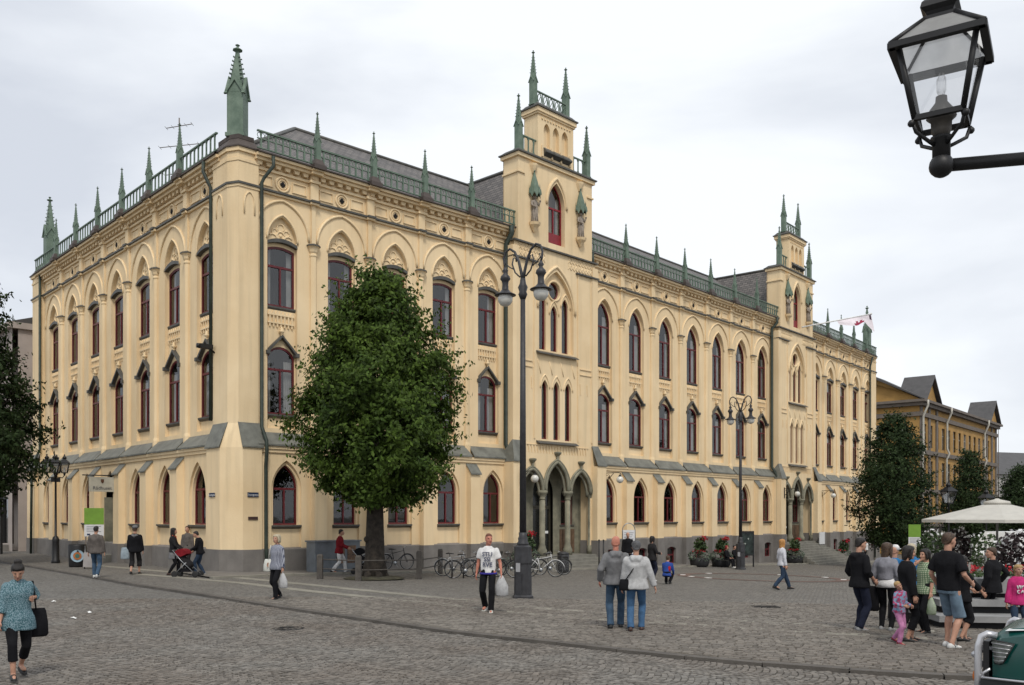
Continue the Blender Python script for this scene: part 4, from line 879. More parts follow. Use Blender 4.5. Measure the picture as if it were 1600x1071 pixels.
# low guard rail round the linden
gr = empty('tree_guard', gp(585, 905), 0, 'low weathered wooden rail with square posts round the linden trunk', 'tree guard')
WOODG = mat('weathered_wood', (.09, .08, .07), .85, .2, 6, .5, 30)
go = gr.location.copy(); posts = [gp(500, 905), gp(560, 908), gp(655, 905), gp(688, 897), gp(540, 896)]
for i, p in enumerate(posts[:3] + [posts[3]]):
    mb = MB(); hh = .85 if i in (0, 1) else 1.0; mb.box(-.1, .1, -.1, .1, -.1, hh); mb.plan([(-.1, -.1), (.1, -.1), (.1, .1), (-.1, .1)], hh, hh + .06, None, [(-.07, -.07), (.07, -.07), (.07, .07), (-.07, .07)]); mb.build('post', WOODG, gr, p - go)
for a, b in ((0, 1), (1, 2), (2, 3)):
    for hz in (.38, .72): mb = MB(); p, q = posts[a] - go, posts[b] - go; mb.tube([(p.x, p.y, p.z + hz), (q.x, q.y, q.z + hz)], .024, 6); mb.build('rail', WOODG, gr)
sm_ = MB(); sm_.lathe([(1.15, .0), (1.0, .04), (.3, .1)], 20); tag(sm_.build('tree_pit', mat('pit_soil', (.07, .065, .04), .95, .3, 4, .8, 30), None, gp(585, 905) + Vector((0, 0, .03))), kind='structure')

# ------------------------------------------------------------------ other buildings
OCHRE = mat('ochre_plaster', (.40, .235, .075), .88, .12, .6, .2, 12, streak=.2); GREYTRIM = mat('grey_trim', (.16, .135, .115), .85, .12, 1.5); ROOFD = mat('dark_sheet_roof', (.075, .072, .072), .55, .15, 1.5)
def box_building(name, fo, yaw, label): return empty(name, fo, yaw, label, 'building')
def simple_window(parent, x, d, z, w_, h_, fm, face=0, pm=None):
    """window with frame, mullions and pane on face 0 (front, -y) or 1 (side, -x)"""
    key = ('sw', round(w_, 2), round(h_, 2), fm.name, (pm or GLASS).name)
    if key not in WCACHE:
        f = MB(); f.wall([(-w_ / 2 - .1, -.1), (w_ / 2 + .1, -.1), (w_ / 2 + .1, h_ + .1), (-w_ / 2 - .1, h_ + .1)], [[(-w_ / 2, 0), (w_ / 2, 0), (w_ / 2, h_), (-w_ / 2, h_)]], -.08, .1, .12)
        f.box(-.04, .04, -.03, .02, 0, h_); f.box(-w_ / 2, w_ / 2, -.034, .016, h_ * .64, h_ * .64 + .07); p = MB().wall([(-w_ / 2, 0), (w_ / 2, 0), (w_ / 2, h_), (-w_ / 2, h_)], (), .01); WCACHE[key] = (f.mesh('window', fm), p.mesh('pane', pm or GLASS))
    a, b = WCACHE[key]; o = obj('window', a, parent, (x, d, z) if face == 0 else (d, x, z), 0 if face == 0 else -math.pi / 2); obj('pane', b, o); return o
GX = gat(1437, 105); OB = box_building('ochre_building', (GX.x, GX.y, -2.3), Y3, 'ochre plastered house with grey trim, two pediments and pale downpipes')
WF = mat('pale_window_frame', (.42, .42, .40), .6); ZT = 18.0; OL = 38.
nb = 14; pitch_ = (OL - 1.6) / nb
front_holes = []; wins = []
for i in range(nb):
    x = .8 + pitch_ * (i + .5)
    for z, h in ((12.7, 2.7), (8.2, 2.9), (4.0, 2.6)): wins.append((x, z, h)); front_holes.append([(x - .62, z), (x + .62, z), (x + .62, z + h), (x - .62, z + h)])
mb = MB(); mb.wall([(0, 0), (OL, 0), (OL, ZT), (0, ZT)], front_holes, 0, .2); mb.box(0, OL, 9.9, 10, 0, ZT); mb.box(OL - .1, OL, .0, 10, 0, ZT); mb.box(.3, OL, 1.2, 1.25, 0, ZT); mb.build('front_wall', OCHRE, OB)
sideh = []; sw_ = []
for y in (2.0, 5.0, 8.0):
    for z, h in ((12.7, 2.7), (8.2, 2.9), (4.0, 2.6)): sw_.append((y, z, h)); sideh.append([(y - .62, z), (y + .62, z), (y + .62, z + h), (y - .62, z + h)])
mb = MB(); t2 = MB(); t2.wall([(0, 0), (10, 0), (10, ZT), (0, ZT)], sideh, 0, .2); mb.add([(p[1], p[0], p[2]) for p in t2.v], t2.f); mb.build('side_wall', OCHRE, OB)
for x, z, h in wins: simple_window(OB, x, .16, z, 1.24, h, WF)
for y, z, h in sw_: simple_window(OB, y, .16, z, 1.24, h, WF, 1)
mb = MB()
for z0, z1, o_ in ((3.2, 3.6, .2), (7.2, 7.7, .25), (11.8, 12.3, .25), (16.2, 16.7, .25), (17.4, 17.8, .5), (17.8, 18.1, .8)): mb.box(-o_, OL + o_, -o_, 10, z0, z1)
mb.build('string_course', GREYTRIM, OB)
for x in [0, 3.2, 6.4, OL - 6.4, OL - 3.2, OL - .7]: q = MB(); q.box(x, x + .7, -.16, 0.02, 3.61, 17.39); q.build('pilaster', GREYTRIM, OB)
mb = MB(); mb.box(-.15, OL + .1, -.12, .05, 0, 3.19); mb.build('ground_floor_facing', mat('dark_stone_facing', (.075, .066, .058), .8, .2, 1), OB)
for i in range(10):
    x = 2 + i * 3.5; s = MB(); s.prism(segm(1.2, .6, 2.9, .3), -.2, -.1); f = s.build('shop_window', mat('shop_window_frame', (.05, .05, .05), .5), OB, (x, 0, 0)); q = MB(); q.prism(segm(1.05, 1.9, 2.75, .3), -.24, -.19); q.build('pane', mat('pale_blind', (.5, .48, .42), .7), f)  # arched windows filled with a pale blind of one plain colour
mb = MB(); mb.add([(-.8, -.8, 18.1), (OL + .8, -.8, 18.1), (OL + .8, 5, 20.3), (-.8, 5, 20.3), (OL + .8, 10.5, 18.1), (-.8, 10.5, 18.1)], [(0, 1, 2, 3), (3, 2, 4, 5)]); mb.build('roof', ROOFD, OB)
def pediment(x0, x1, y, zb, zt, name='pediment', rot=False):
    xm = (x0 + x1) / 2; a = MB(); a.prism([(x0, zb), (x1, zb), (xm, zt)], y, y + 2.5); b = MB(); b.prism([(x0 - .5, zb - .1), (x0 - .4, zb + .08), (xm, zt + .3), (x1 + .4, zb + .08), (x1 + .5, zb - .1), (xm, zt - .02)], y - .5, y + 3.0)
    if rot:
        for m_ in (a, b): m_.v = [(p[1], p[0], p[2]) for p in m_.v]
    o = a.build(name, OCHRE, OB); b.build('pediment_roof', ROOFD, o)
pediment(0.6, 6.0, -.3, 18.1, 21.0); pediment(OL - 6.0, OL - .6, -.3, 18.1, 21.0); pediment(-.2, 10.0, -.3, 18.1, 20.9, rot=True)
DP_ = mat('pale_downpipe', (.5, .48, .42), .5)
for x in (.1, 10.2, OL - 8.4): q = MB(); q.tube([(x, -.9, 18.0), (x, -.9, 17.4), (x + .1, -.35, 16.2), (x + .1, -.35, 12.9), (x + .1, -.6, 12.3), (x + .1, -.3, 11.6), (x + .1, -.3, .3)], .13, 6); q.build('downpipe', DP_, OB)
q = MB(); q.box(12.6, 13.8, 3.5, 4.6, 19, 21.6); q.box(12.5, 13.9, 3.4, 4.7, 21.4, 21.7); ch = q.build('chimney', OCHRE, OB)
for k, hh in ((15.2, 22.8), (15.7, 22.2), (16.2, 22.6), (16.7, 21.7)): q = MB(); q.tube([(k, 3.4, 19.5), (k, 3.4, hh)], .05, 5); q.build('aerial', GREYTRIM, OB)
# dark-roofed house further right
GX = gat(1556, 140); DB = box_building('slate_roof_house', (GX.x, GX.y, -2.3), R(20), 'low dark-roofed house with pale wall beyond the trees')
mb = MB(); mb.box(0, 34, 0, 12, 0, 11); mb.build('wall', mat('pale_render', (.42, .41, .39), .85, .1, .8), DB)
mb = MB(); mb.prism([(-.5, 11), (12.5, 11), (6, 15)], -.5, 34.5); mb.v = [(p[1], p[0], p[2]) for p in mb.v]; mb.build('roof', ROOFD, DB)
for i in range(7): simple_window(DB, 3 + i * 4.5, -.02, 6.5, 1.5, 2.2, GREYTRIM); simple_window(DB, 3 + i * 4.5, -.02, 2.0, 1.5, 2.2, GREYTRIM)
q = MB(); p = gat(1560, 135); q.tube([(0, 0, 0), (0, 0, 20.5)], [.09, .03], 6); q.lathe([(.3, 0), (.3, .2), (.1, .3)], 8); tag(q.build('mast', GREYTRIM, None, (p.x, p.y, -2.3)), 'thin grey mast standing above the dark slate roof', 'mast')
# dark shop row closing the square at the right
GX = gat(1660, 96); SB = box_building('shop_row', (GX.x, GX.y, -2.3), R(80), 'low dark shop row behind the parasol')
mb = MB(); mb.box(0, 34, -6, 0, 0, 6.5); mb.build('wall', mat('dark_shop_render', (.09, .08, .07), .85, .2, .8), SB); mb = MB(); mb.box(-.4, 34.4, -6.4, .4, 6.5, 6.9); mb.build('roof', ROOFD, SB)
for i in range(8): q = MB(); q.wall([(-1.5, .5), (1.5, .5), (1.5, 3.4), (-1.5, 3.4)], [[(-1.35, .65), (1.35, .65), (1.35, 3.2), (-1.35, 3.2)]], -.15, .15, .1); f = q.build('shop_window', GREYTRIM, SB, (2.5 + i * 4, -6.05, 0)); q = MB(); q.wall([(-1.35, .65), (1.35, .65), (1.35, 3.2), (-1.35, 3.2)], (), -.05); q.build('pane', GLASS, f)
# grey-pink building beyond the side street
PK = mat('grey_pink_render', (.40, .345, .31), .88, .1, .7, .2, 12, streak=.2)
o = fw('L', -30.5, -.6); NB = box_building('side_street_house', (o.x, o.y, 0), Y1 - math.pi / 2, 'grey-pink rendered house with shop front across the side street')
hs = []; wl = []
for i in range(6):
    x = -2.6 - i * 3.1
    for z in (4.9, 8.2, 11.2): hs.append([(x - .6, z), (x + .6, z), (x + .6, z + 2), (x - .6, z + 2)]); wl.append((x, z))
shop = [[(-3.9 - i * 5.2, .4), (-1.0 - i * 5.2, .4), (-1.0 - i * 5.2, 3.5), (-3.9 - i * 5.2, 3.5)] for i in range(4)]
mb = MB(); mb.wall([(-22, -.5), (0, -.5), (0, 14.4), (-22, 14.4)], hs + shop, 0, .35); mb.box(-.05, 0, .35, 10, -.5, 14.4); mb.box(-22, -.1, .9, .95, -.5, 14.4); mb.build('wall', PK, NB)
for x, z in wl: simple_window(NB, x, .2, z, 1.2, 2.0, GREYTRIM)
for h in shop:
    x = (h[0][0] + h[1][0]) / 2; q = MB(); q.box(-1.45, -1.35, .1, .3, .4, 3.5); q.box(1.35, 1.45, .1, .3, .4, 3.5); q.box(-.35, -.25, .1, .3, .4, 3.5); q.box(-1.35, 1.35, .1, .3, 3.35, 3.5); f = q.build('shop_window', BLACK, NB, (x, 0, 0)); MB().wall([(-1.4, .4), (1.4, .4), (1.4, 3.45), (-1.4, 3.45)], (), .22).build('pane', GLASS, f); q = MB(); q.box(-1.6, 1.6, -.5, .0, -.2, .35); q.build('step', PLINTH, NB, (x, 0, 0))
mb = MB(); mb.box(-22.2, .2, -.3, 10, 14.4, 14.8); mb.box(-22, .05, -.12, .0, 4.1, 4.4); mb.box(-22, .05, -.12, .0, 7.5, 7.65); mb.build('cornice', PK, NB)
mb = MB(); mb.add([(-22, -.2, 14.8), (.2, -.2, 14.8), (.2, 5, 16.5), (-22, 5, 16.5), (.2, 10, 14.8), (-22, 10, 14.8)], [(0, 1, 2, 3), (3, 2, 4, 5), (1, 4, 2)]); mb.build('roof', ROOFD, NB)

# ------------------------------------------------------------------ street lamps
def double_lamp(p, yaw, label):
    L = empty('street_lamp', p, yaw, label, 'street lamp', 'tall double-armed street lamps')
    mb = MB(); mb.lathe([(.30, -.1), (.30, .06), (.255, .10), (.245, .95), (.26, 1.0), (.26, 1.08), (.25, 1.3), (.25, 1.45), (.16, 1.5)], 8, ang=math.pi / 8, smooth=False); mb.lathe([(.16, 1.48), (.17, 1.55), (.13, 1.6), (.14, 1.68), (.11, 1.75), (.12, 1.85)], 12); b = mb.build('base', IRON, L)
    k = MB(); k.box(-.07, .07, -.252, -.24, .75, 1.0); k.build('sticker', mat('grey_sticker', (.35, .35, .36), .6), b)
    k = MB(); k.wall([(-.13, .15), (.13, .15), (.13, .7), (-.13, .7)], [[(-.115, .165), (.115, .165), (.115, .685), (-.115, .685)]], -.235, .02, .02); k.build('hatch', IRON, b)
    mb = MB(); mb.tube([(0, 0, 1.8), (0, 0, 8.6)], [.098, .068], 12); mb.lathe([(.07, 8.4), (.13, 8.55), (.1, 8.62), (.14, 8.75), (.09, 8.85), (.07, 9.0)], 12); mb.build('pole', IRON, L)
    for sx in (-1, 1):
        a = MB(); pts = [(0, 0, 8.9), (sx * .06, 0, 9.2), (sx * .14, 0, 9.5), (sx * .27, 0, 9.78), (sx * .44, 0, 9.9), (sx * .58, 0, 9.84), (sx * .65, 0, 9.66), (sx * .63, 0, 9.5), (sx * .6, 0, 9.38)]
        a.tube(pts, [.05, .045, .04, .036, .034, .032, .032, .034, .034], 7); a.tube([(sx * .1, 0, 9.05), (sx * .26, 0, 9.2), (sx * .36, 0, 9.45), (sx * .32, 0, 9.62), (sx * .24, 0, 9.6), (sx * .22, 0, 9.5)], [.022] * 6, 6); a.tube([(sx * .3, 0, 9.3), (sx * .45, 0, 9.38), (sx * .58, 0, 9.5), (sx * .55, 0, 9.62)], .018, 5)
        am = a.build('arm', IRON, L); ln = MB(); ln.lathe([(.03, 9.42), (.05, 9.36), (.09, 9.3), (.05, 9.24), (.07, 9.2), (.13, 9.14), (.15, 9.06), (.1, 9.0), (.085, 8.92), (.095, 8.78), (.12, 8.72)], 12, (sx * .6, 0, 0)); ln.lathe([(.12, 8.74), (.17, 8.68), (.3, 8.62), (.31, 8.60), (.2, 8.6)], 18, (sx * .6, 0, 0)); lh = ln.build('lamp_head', IRON, L)
        gl = MB(); gl.lathe([(.195, 8.6), (.215, 8.52), (.2, 8.42), (.14, 8.33), (.05, 8.29)], 18, (sx * .6, 0, 0)); gl.build('globe', OPAL, lh)
    return L
double_lamp(gp(817, 935), R(-34), 'tall dark double-armed lamp post with opal globes beside the man in white')
double_lamp(gp(1157, 890), R(-34), 'tall dark double-armed lamp post beside the red flower planters')
def lantern(parent, p, s=1., tilt=0):
    mb = MB(); a, b = .21 * s, .13 * s; h = .5 * s
    for sx, sy in ((-1, -1), (1, -1), (1, 1), (-1, 1)): mb.tube([(sx * b, sy * b, 0), (sx * a, sy * a, h)], .018 * s, 5)
    for r, z in ((b, 0), (a, h)): 
        for k in range(4): M = Matrix.Rotation(k * math.pi / 2, 4, 'Z'); mb.box(-r, r, -r - .018 * s, -r + .018 * s, z - .018 * s, z + .018 * s, M)
    mb.add([(sx * a * 1.25, sy * a * 1.25, h) for sx, sy in ((-1, -1), (1, -1), (1, 1), (-1, 1))] + [(sx * .07 * s, sy * .07 * s, h + .2 * s) for sx, sy in ((-1, -1), (1, -1), (1, 1), (-1, 1))], [(0, 1, 5, 4), (1, 2, 6, 5), (2, 3, 7, 6), (3, 0, 4, 7), (3, 2, 1, 0)])
    mb.lathe([(.07 * s, h + .2 * s), (.12 * s, h + .24 * s), (.08 * s, h + .3 * s), (.03 * s, h + .36 * s), (.04 * s, h + .4 * s), (.005, h + .46 * s)], 8); mb.lathe([(.03 * s, -.16 * s), (.06 * s, -.04 * s), (.05 * s, 0)], 8)
    o = mb.build('lantern', BLACK, parent, p); g = MB(); a2, b2 = a * .95, b * .95
    g.add([(sx * b2, sy * b2, .01) for sx, sy in ((-1, -1), (1, -1), (1, 1), (-1, 1))] + [(sx * a2, sy * a2, h) for sx, sy in ((-1, -1), (1, -1), (1, 1), (-1, 1))], [(0, 1, 5, 4), (1, 2, 6, 5), (2, 3, 7, 6), (3, 0, 4, 7)]); g.build('pane', LGLASS, o)
    q = MB(); q.lathe([(.03 * s, 0), (.05 * s, .06 * s), (.035 * s, .1 * s), (.04 * s, .2 * s), (.01, .27 * s)], 8); q.build('bulb', OPAL, o); return o
g = gp(87, 880); LP = empty('lantern_post', g, R(20), 'black post with thick base carrying four small glass lanterns by the left facade', 'street lamp')
mb = MB(); mb.lathe([(.2, -.05), (.2, .12), (.17, .16), (.15, 1.0), (.17, 1.1), (.12, 1.25), (.055, 1.3), (.045, 4.1), (.08, 4.15), (.05, 4.25)], 10); mb.build('pole', BLACK, LP)
mb = MB()
for k in range(4): a = k * math.pi / 2; mb.tube([(0, 0, 4.15), (.3 * math.cos(a), .3 * math.sin(a), 4.1), (.38 * math.cos(a), .38 * math.sin(a), 4.25)], .025, 6)
mb.box(-.2, .2, -.03, .03, 3.9, 4.1); mb.build('arms', BLACK, LP)
for k in range(4): a = k * math.pi / 2; lantern(LP, (.38 * math.cos(a), .38 * math.sin(a), 4.35), .95)
for px, y, lab, zt in ((1482, 58, 'black lantern post before the ochre building, between the two dark trees', 2.9), (1541, 62, 'black lantern post peeping above the white parasol', 2.55)):
    g = gat(px, y); L = empty('lantern_post', g, R(15), lab, 'street lamp'); zt -= g.z; mb = MB(); mb.lathe([(.16, -.05), (.16, .8), (.06, .9), (.05, zt), (.09, zt + .05)], 8); mb.build('pole', BLACK, L); lantern(L, (0, 0, zt + .15), 1.55)
# large lantern on a bracket in the foreground
LX, LY = 2.27, 4.76
FL = empty('bracket_lantern', (4.6, 4.35, -STEP), 0, 'large black four-sided glass lantern on a horizontal iron arm', 'street lamp')
oz = FL.location
def rel(x, y, z): return (x - oz.x, y - oz.y, z - oz.z)
mb = MB(); mb.lathe([(.2, 0), (.2, .9), (.12, 1.0), (.08, 1.1), (.065, 4.3), (.1, 4.35), (.02, 4.5)], 12); mb.build('post', BLACK, FL)
mb = MB(); mb.tube([rel(LX, LY, 4.10), rel(4.6, 4.35, 4.16)], .033, 10); mb.build('arm', BLACK, FL)
M0 = Matrix.Translation(Vector(rel(LX, LY, 0))) @ Matrix.Rotation(R(-32), 4, 'Z'); sq = ((-1, -1), (1, -1), (1, 1), (-1, 1))
mb = MB(); zb, zt, b, a = 4.335, 4.70, .115, .182
for sx, sy in sq:
    mb.tube([(sx * b, sy * b, zb), (sx * a, sy * a, zt)], .0165, 6, M=M0); mb.ball((sx * b * 1.12, sy * b * 1.12, zb - .03), .019, 8, 5, M=M0); mb.tube([(sx * b * 1.1, sy * b * 1.1, zb - .01), (sx * b * .95, sy * b * .95, zb - .07), (sx * b * .5, sy * b * .5, zb - .11), (sx * .03, sy * .03, zb - .13)], .0105, 6, M=M0)
for k in range(4):
    Mk = M0 @ Matrix.Rotation(k * math.pi / 2, 4, 'Z'); mb.box(-b, b, -b - .013, -b + .013, zb - .013, zb + .013, Mk); mb.box(-a * 1.22, a * 1.22, -a * 1.22 - .010, -a * 1.12 + .010, zt - .02, zt + .012, Mk); mb.tube([(a * 1.2, -a * 1.2, zt + .01), (.075, -.075, zt + .16)], .014, 6, M=Mk)
mb.lathe([(.045, 4.1), (.045, 4.24), (.055, 4.25)], 12, M=M0); mb.ball((0, 0, 4.10), .062, 14, 10, M=M0); mb.box(-.078, .078, -.078, .078, zt + .15, zt + .175, M0)
mb.lathe([(.085, zt + .175), (.1, zt + .2), (.13, zt + .22), (.12, zt + .25), (.07, zt + .29), (.06, zt + .33), (.02, zt + .42)], 4, M=M0, ang=math.pi / 4, smooth=False)
fr_ = mb.build('lantern_frame', BLACK, FL)
mb = MB(); mb.add([(sx * b * .98, sy * b * .98, zb) for sx, sy in sq] + [(sx * a * .98, sy * a * .98, zt) for sx, sy in sq], [(0, 1, 5, 4), (1, 2, 6, 5), (2, 3, 7, 6), (3, 0, 4, 7)], M=M0); mb.build('pane', LGLASS, fr_)
mb = MB(); mb.add([(sx * a * 1.2, sy * a * 1.2, zt + .006) for sx, sy in sq] + [(sx * .075, sy * .075, zt + .16) for sx, sy in sq], [(0, 1, 5, 4), (1, 2, 6, 5), (2, 3, 7, 6), (3, 0, 4, 7)], M=M0); mb.build('roof_pane', mat('frosted_roof_glass', (.75, .75, .74), .25, .1, 5, trans=.75), fr_)
mb = MB(); mb.lathe([(.03, zb - .1), (.05, zb - .05), (.052, zb + .0), (.075, zb + .02), (.06, zb + .06), (.03, zb + .1), (.028, zb + .13)], 14, M=M0); mb.build('burner', mat('burner_metal', (.09, .08, .07), .5), fr_)
mb = MB(); mb.lathe([(.012, zb + .13), (.024, zb + .16), (.024, zb + .22), (.012, zb + .25), (.002, zb + .255)], 12, M=M0); mb.build('bulb', LGLASS, fr_)
# globe lamps on wrought brackets at the entrances
def wall_lamp(fr, u, d, z, label, side=False):
    p = fw(fr, u, d, z); L = empty('wall_lamp', p, FR[fr][2] + (0 if side else 0), label, 'wall lamp', 'globe lamps on brackets at the entrances'); mb = MB()
    mb.tube([(0, 0, .35), (0, -.9, .35), (0, -1.05, .3), (0, -1.08, .2), (0, -1.02, .15)], .022, 6); mb.tube([(0, 0, -.15), (0, -.25, .05), (0, -.55, .32)], .02, 6); mb.tube([(0, -.05, .2), (0, -.2, .26), (0, -.3, .2), (0, -.25, .1), (0, -.15, .12)], .015, 5); mb.box(-.03, .03, -.03, .01, -.35, .45); mb.lathe([(.02, .0), (.05, -.05), (.09, -.1), (.1, -.14)], 10, (0, -1.0, .25)); mb.build('bracket', BLACK, L)
    g = MB(); g.ball((0, -1.0, -.05), .2, 14, 10); g.build('globe', OPAL, L)
wall_lamp('r1', -3.3, -.95, 4.15, 'globe lamp on iron bracket left of the nearer entrance arches'); wall_lamp('r1', 3.7, -.85, 4.3, 'globe lamp on iron bracket right of the nearer entrance arches')
wall_lamp('r2', -3.5, -.95, 3.9, 'globe lamp on iron bracket left of the farther entrance arches'); wall_lamp('r2', 3.5, -.85, 3.9, 'globe lamp on iron bracket right of the farther entrance arches')

# ------------------------------------------------------------------ roof aerial, flag, camera, signs
p = fw('1', 6.0, 20, 21.0); A = empty('roof_aerial', p, 0, 'thin television aerial on the roof above the left facade', 'aerial'); mb = MB(); mb.tube([(0, 0, 0), (0, 0, 5.6)], .04, 5)
for z, l in ((5.1, .9), (3.9, 1.3), (2.2, 1.0)):
    mb.tube([(-l, .3, z), (l, -.3, z)], .025, 5)
    for k in range(5): x = -l + 2 * l * k / 4; mb.tube([(x, -.3 * x / l - .25, z), (x, -.3 * x / l + .25, z)], .015, 4)
mb.build('mast', GREYTRIM, A)
pf = fw('r2', .2, -.7, 16.9); F = empty('flag', pf, FR['r2'][2], 'white flag with a dark red emblem on a slanting pole above the far entrance', 'flag')
tip = Vector((5.6, -3.3, 1.5)); mb = MB(); mb.tube([(0, 0, 0), tip], [.06, .04], 7); mb.ball(tip, .09, 8, 6); mb.build('flagpole', WHITE, F)
FLAGM = mat('flag_cloth', (.72, .66, .70), .8, .06, 4); REDM = mat('flag_red', (.3, .02, .06), .8)
def flag_pt(s, t):
    q = tip * (1 - .5 * s); sag = t * (.25 + .4 * math.sin(s * 3.1) + 1.2 * max(0, 1 - s / .2))
    return q + Vector((.12 * math.sin(6 * s + 3 * t) * t, -.25 * t + .2 * math.sin(7 * s) * t, -sag - .05))
def flag_mesh(s0, s1, t0, t1, m, name, off=0):
    mb = MB(); n, k = 16, 8; vs = [flag_pt(s0 + (s1 - s0) * i / n, t0 + (t1 - t0) * j / k) + Vector((0, off, 0)) for i in range(n + 1) for j in range(k + 1)]; mb.add(vs, [(i * (k + 1) + j, (i + 1) * (k + 1) + j, (i + 1) * (k + 1) + j + 1, i * (k + 1) + j + 1) for i in range(n) for j in range(k)], True); return mb.build(name, m, F, fixn=False)
flag_mesh(0, 1, 0, 1, FLAGM, 'flag_cloth'); flag_mesh(.22, .62, .72, .99, REDM, 'emblem', -.02); flag_mesh(.28, .36, .5, .72, REDM, 'emblem', -.02); flag_mesh(.44, .52, .5, .72, REDM, 'emblem', -.02); flag_mesh(.02, .07, .02, .32, mat('flag_dark', (.05, .03, .05), .8), 'emblem', -.02)
p = fw('L', -1.5, -.35, 9.15); q = MB(); q.box(-.12, .1, -.55, .0, -.02, .16); q.tube([(0, -.1, .0), (0, .1, -.15)], .04, 6); q.lathe([(.1, 0), (.1, .1)], 10, M=Matrix.Translation((0, -.55, .07)) @ Matrix.Rotation(R(90), 4, 'X')); tag(q.build('floodlight', BLACK, None, p, FR['L'][2]), 'small black floodlight on the corner of the left facade', 'floodlight')
NAVY = mat('navy_enamel', (.02, .035, .08), .4); SIGNW = mat('sign_white', (.62, .62, .62), .5, .05, 5); SIGNG = mat('sign_green', (.16, .30, .035), .6, .08, 4); TXT = mat('sign_text', (.06, .06, .07), .6)
def plate(fr, u, d, z, w_, h_, m, label, txt=None, tm=None):
    p = fw(fr, u, d, z); o = empty('street_sign', p, FR[fr][2], label, 'sign'); q = MB(); q.box(-w_ / 2, w_ / 2, -.02, 0, -h_ / 2, h_ / 2); q.build('plate', m, o)
    if txt: me = text_mesh(txt, h_ * .7, tm, 'lettering', .002); t = obj('lettering', me, o, (0, -.024, -h_ * .25)); t.rotation_euler = (R(90), 0, 0)
plate('1', .45, -.5, 3.1, .48, .18, NAVY, 'dark blue street name plate on the building corner facing the square', 'Storgatan', SIGNW); plate('L', -1.0, -.58, 3.1, .5, .16, NAVY, 'dark blue street name plate on the building corner facing the side street', 'Drottninggatan', SIGNW); plate('1', .45, -.5, 2.15, .42, .12, mat('bronze_plate', (.06, .03, .025), .5), 'small dark bronze plate below the street sign on the corner')
# hanging sign over the side door
p = fw('L', CSL[3] + 1.5, -.36, 3.95); S = empty('hanging_sign', p, FR['L'][2] , 'pale hanging sign with small crest over the side entrance', 'sign'); q = MB(); q.box(-.03, .03, -1.5, -.25, -.52, .2); q.build('panel', mat('sign_cream', (.42, .40, .33), .6), S); q = MB(); q.tube([(0, .0, .28), (0, -1.8, .28)], .03, 6); q.build('arm', BLACK, S); q = MB(); q.prism([(-.12, .12), (-.12, -.08), (0, -.22), (.12, -.08), (.12, .12)], -.01, .01, Matrix.Translation((.045, -.88, .02)) @ Matrix.Scale(.6, 4) @ Matrix.Rotation(R(90), 4, 'Z')); q.build('crest', mat('crest_brown', (.10, .04, .02), .6), S)
me = text_mesh('Rådhuset', .24, TXT, 'lettering', .003); t = obj('lettering', me, S, (.038, -.88, -.42)); t.rotation_euler = (R(90), 0, R(90))
def info_totem(p, yaw, w_, h_, z0, label, side=False):
    T = empty('info_board', p, yaw, label, 'sign', 'green and white information boards'); q = MB(); q.box(-w_ / 2, w_ / 2, -.06, .06, z0 + h_ * .42, z0 + h_); q.build('green_panel', SIGNG, T); q = MB(); q.box(-w_ / 2, w_ / 2, -.055, .055, z0, z0 + h_ * .42 - .005); b = q.build('white_panel', SIGNW, T); q = MB(); q.box(-w_ / 2 + .03, -w_ / 2 + .1, -.04, .04, -.1, z0); q.box(w_ / 2 - .1, w_ / 2 - .03, -.04, .04, -.1, z0); q.build('legs', GREYTRIM, T)
    q = MB()
    for k in range(4): q.box(-w_ * .38, w_ * (.36 - .1 * (k % 3)), -.062, -.05, z0 + h_ * .34 - k * h_ * .06, z0 + h_ * .36 - k * h_ * .06)
    q.build('text_lines', mat('grey_print', (.3, .3, .32), .7), b); q = MB(); q.box(-w_ * .36, -w_ * .2, -.062, -.05, z0 + h_ * .04, z0 + h_ * .1); q.build('pictogram', NAVY, b)
info_totem(gp(147, 881), R(25), .85, 1.35, 1.3, 'green over white information board beside the side entrance')
g = gat(1429, 50); info_totem(g, R(-20), .62, 1.2, 1.55, 'green over white information board behind the crowd by the dark oval tree')
# white notice on an arched steel stand
p = fw('r1', 3.0, -3.0); p.z = gz(p.x, p.y) + .05; S = empty('notice_stand', p, R(10), 'white notice board on an arched steel stand before the nearer entrance', 'sign'); q = MB(); arc = [(-.36, 0, 0), (-.36, 0, 2.0)] + [(.36 * -math.cos(R(a)), 0, 2.0 + .42 * math.sin(R(a))) for a in range(15, 180, 15)] + [(.36, 0, 2.0), (.36, 0, 0)]; q.tube(arc, .025, 8); q.build('stand', STEEL, S); q = MB(); q.box(-.33, .33, -.03, .0, .75, 2.05); b = q.build('board', SIGNW, S); q = MB(); q.box(-.33, .33, -.032, .0, .68, .745); q.build('blue_strip', mat('blue_strip', (.04, .05, .2), .6), S)
q = MB()
for k in range(9): q.box(-.26 if k < 2 else -.08, .26 - .05 * (k % 3), -.034, -.02, 1.88 - k * .11, 1.92 - k * .11)
for k in range(4): q.box(-.26, -.14, -.034, -.02, 1.6 - k * .2, 1.7 - k * .2)
q.build('text_lines', mat('grey_print', (.3, .3, .32), .7), b)
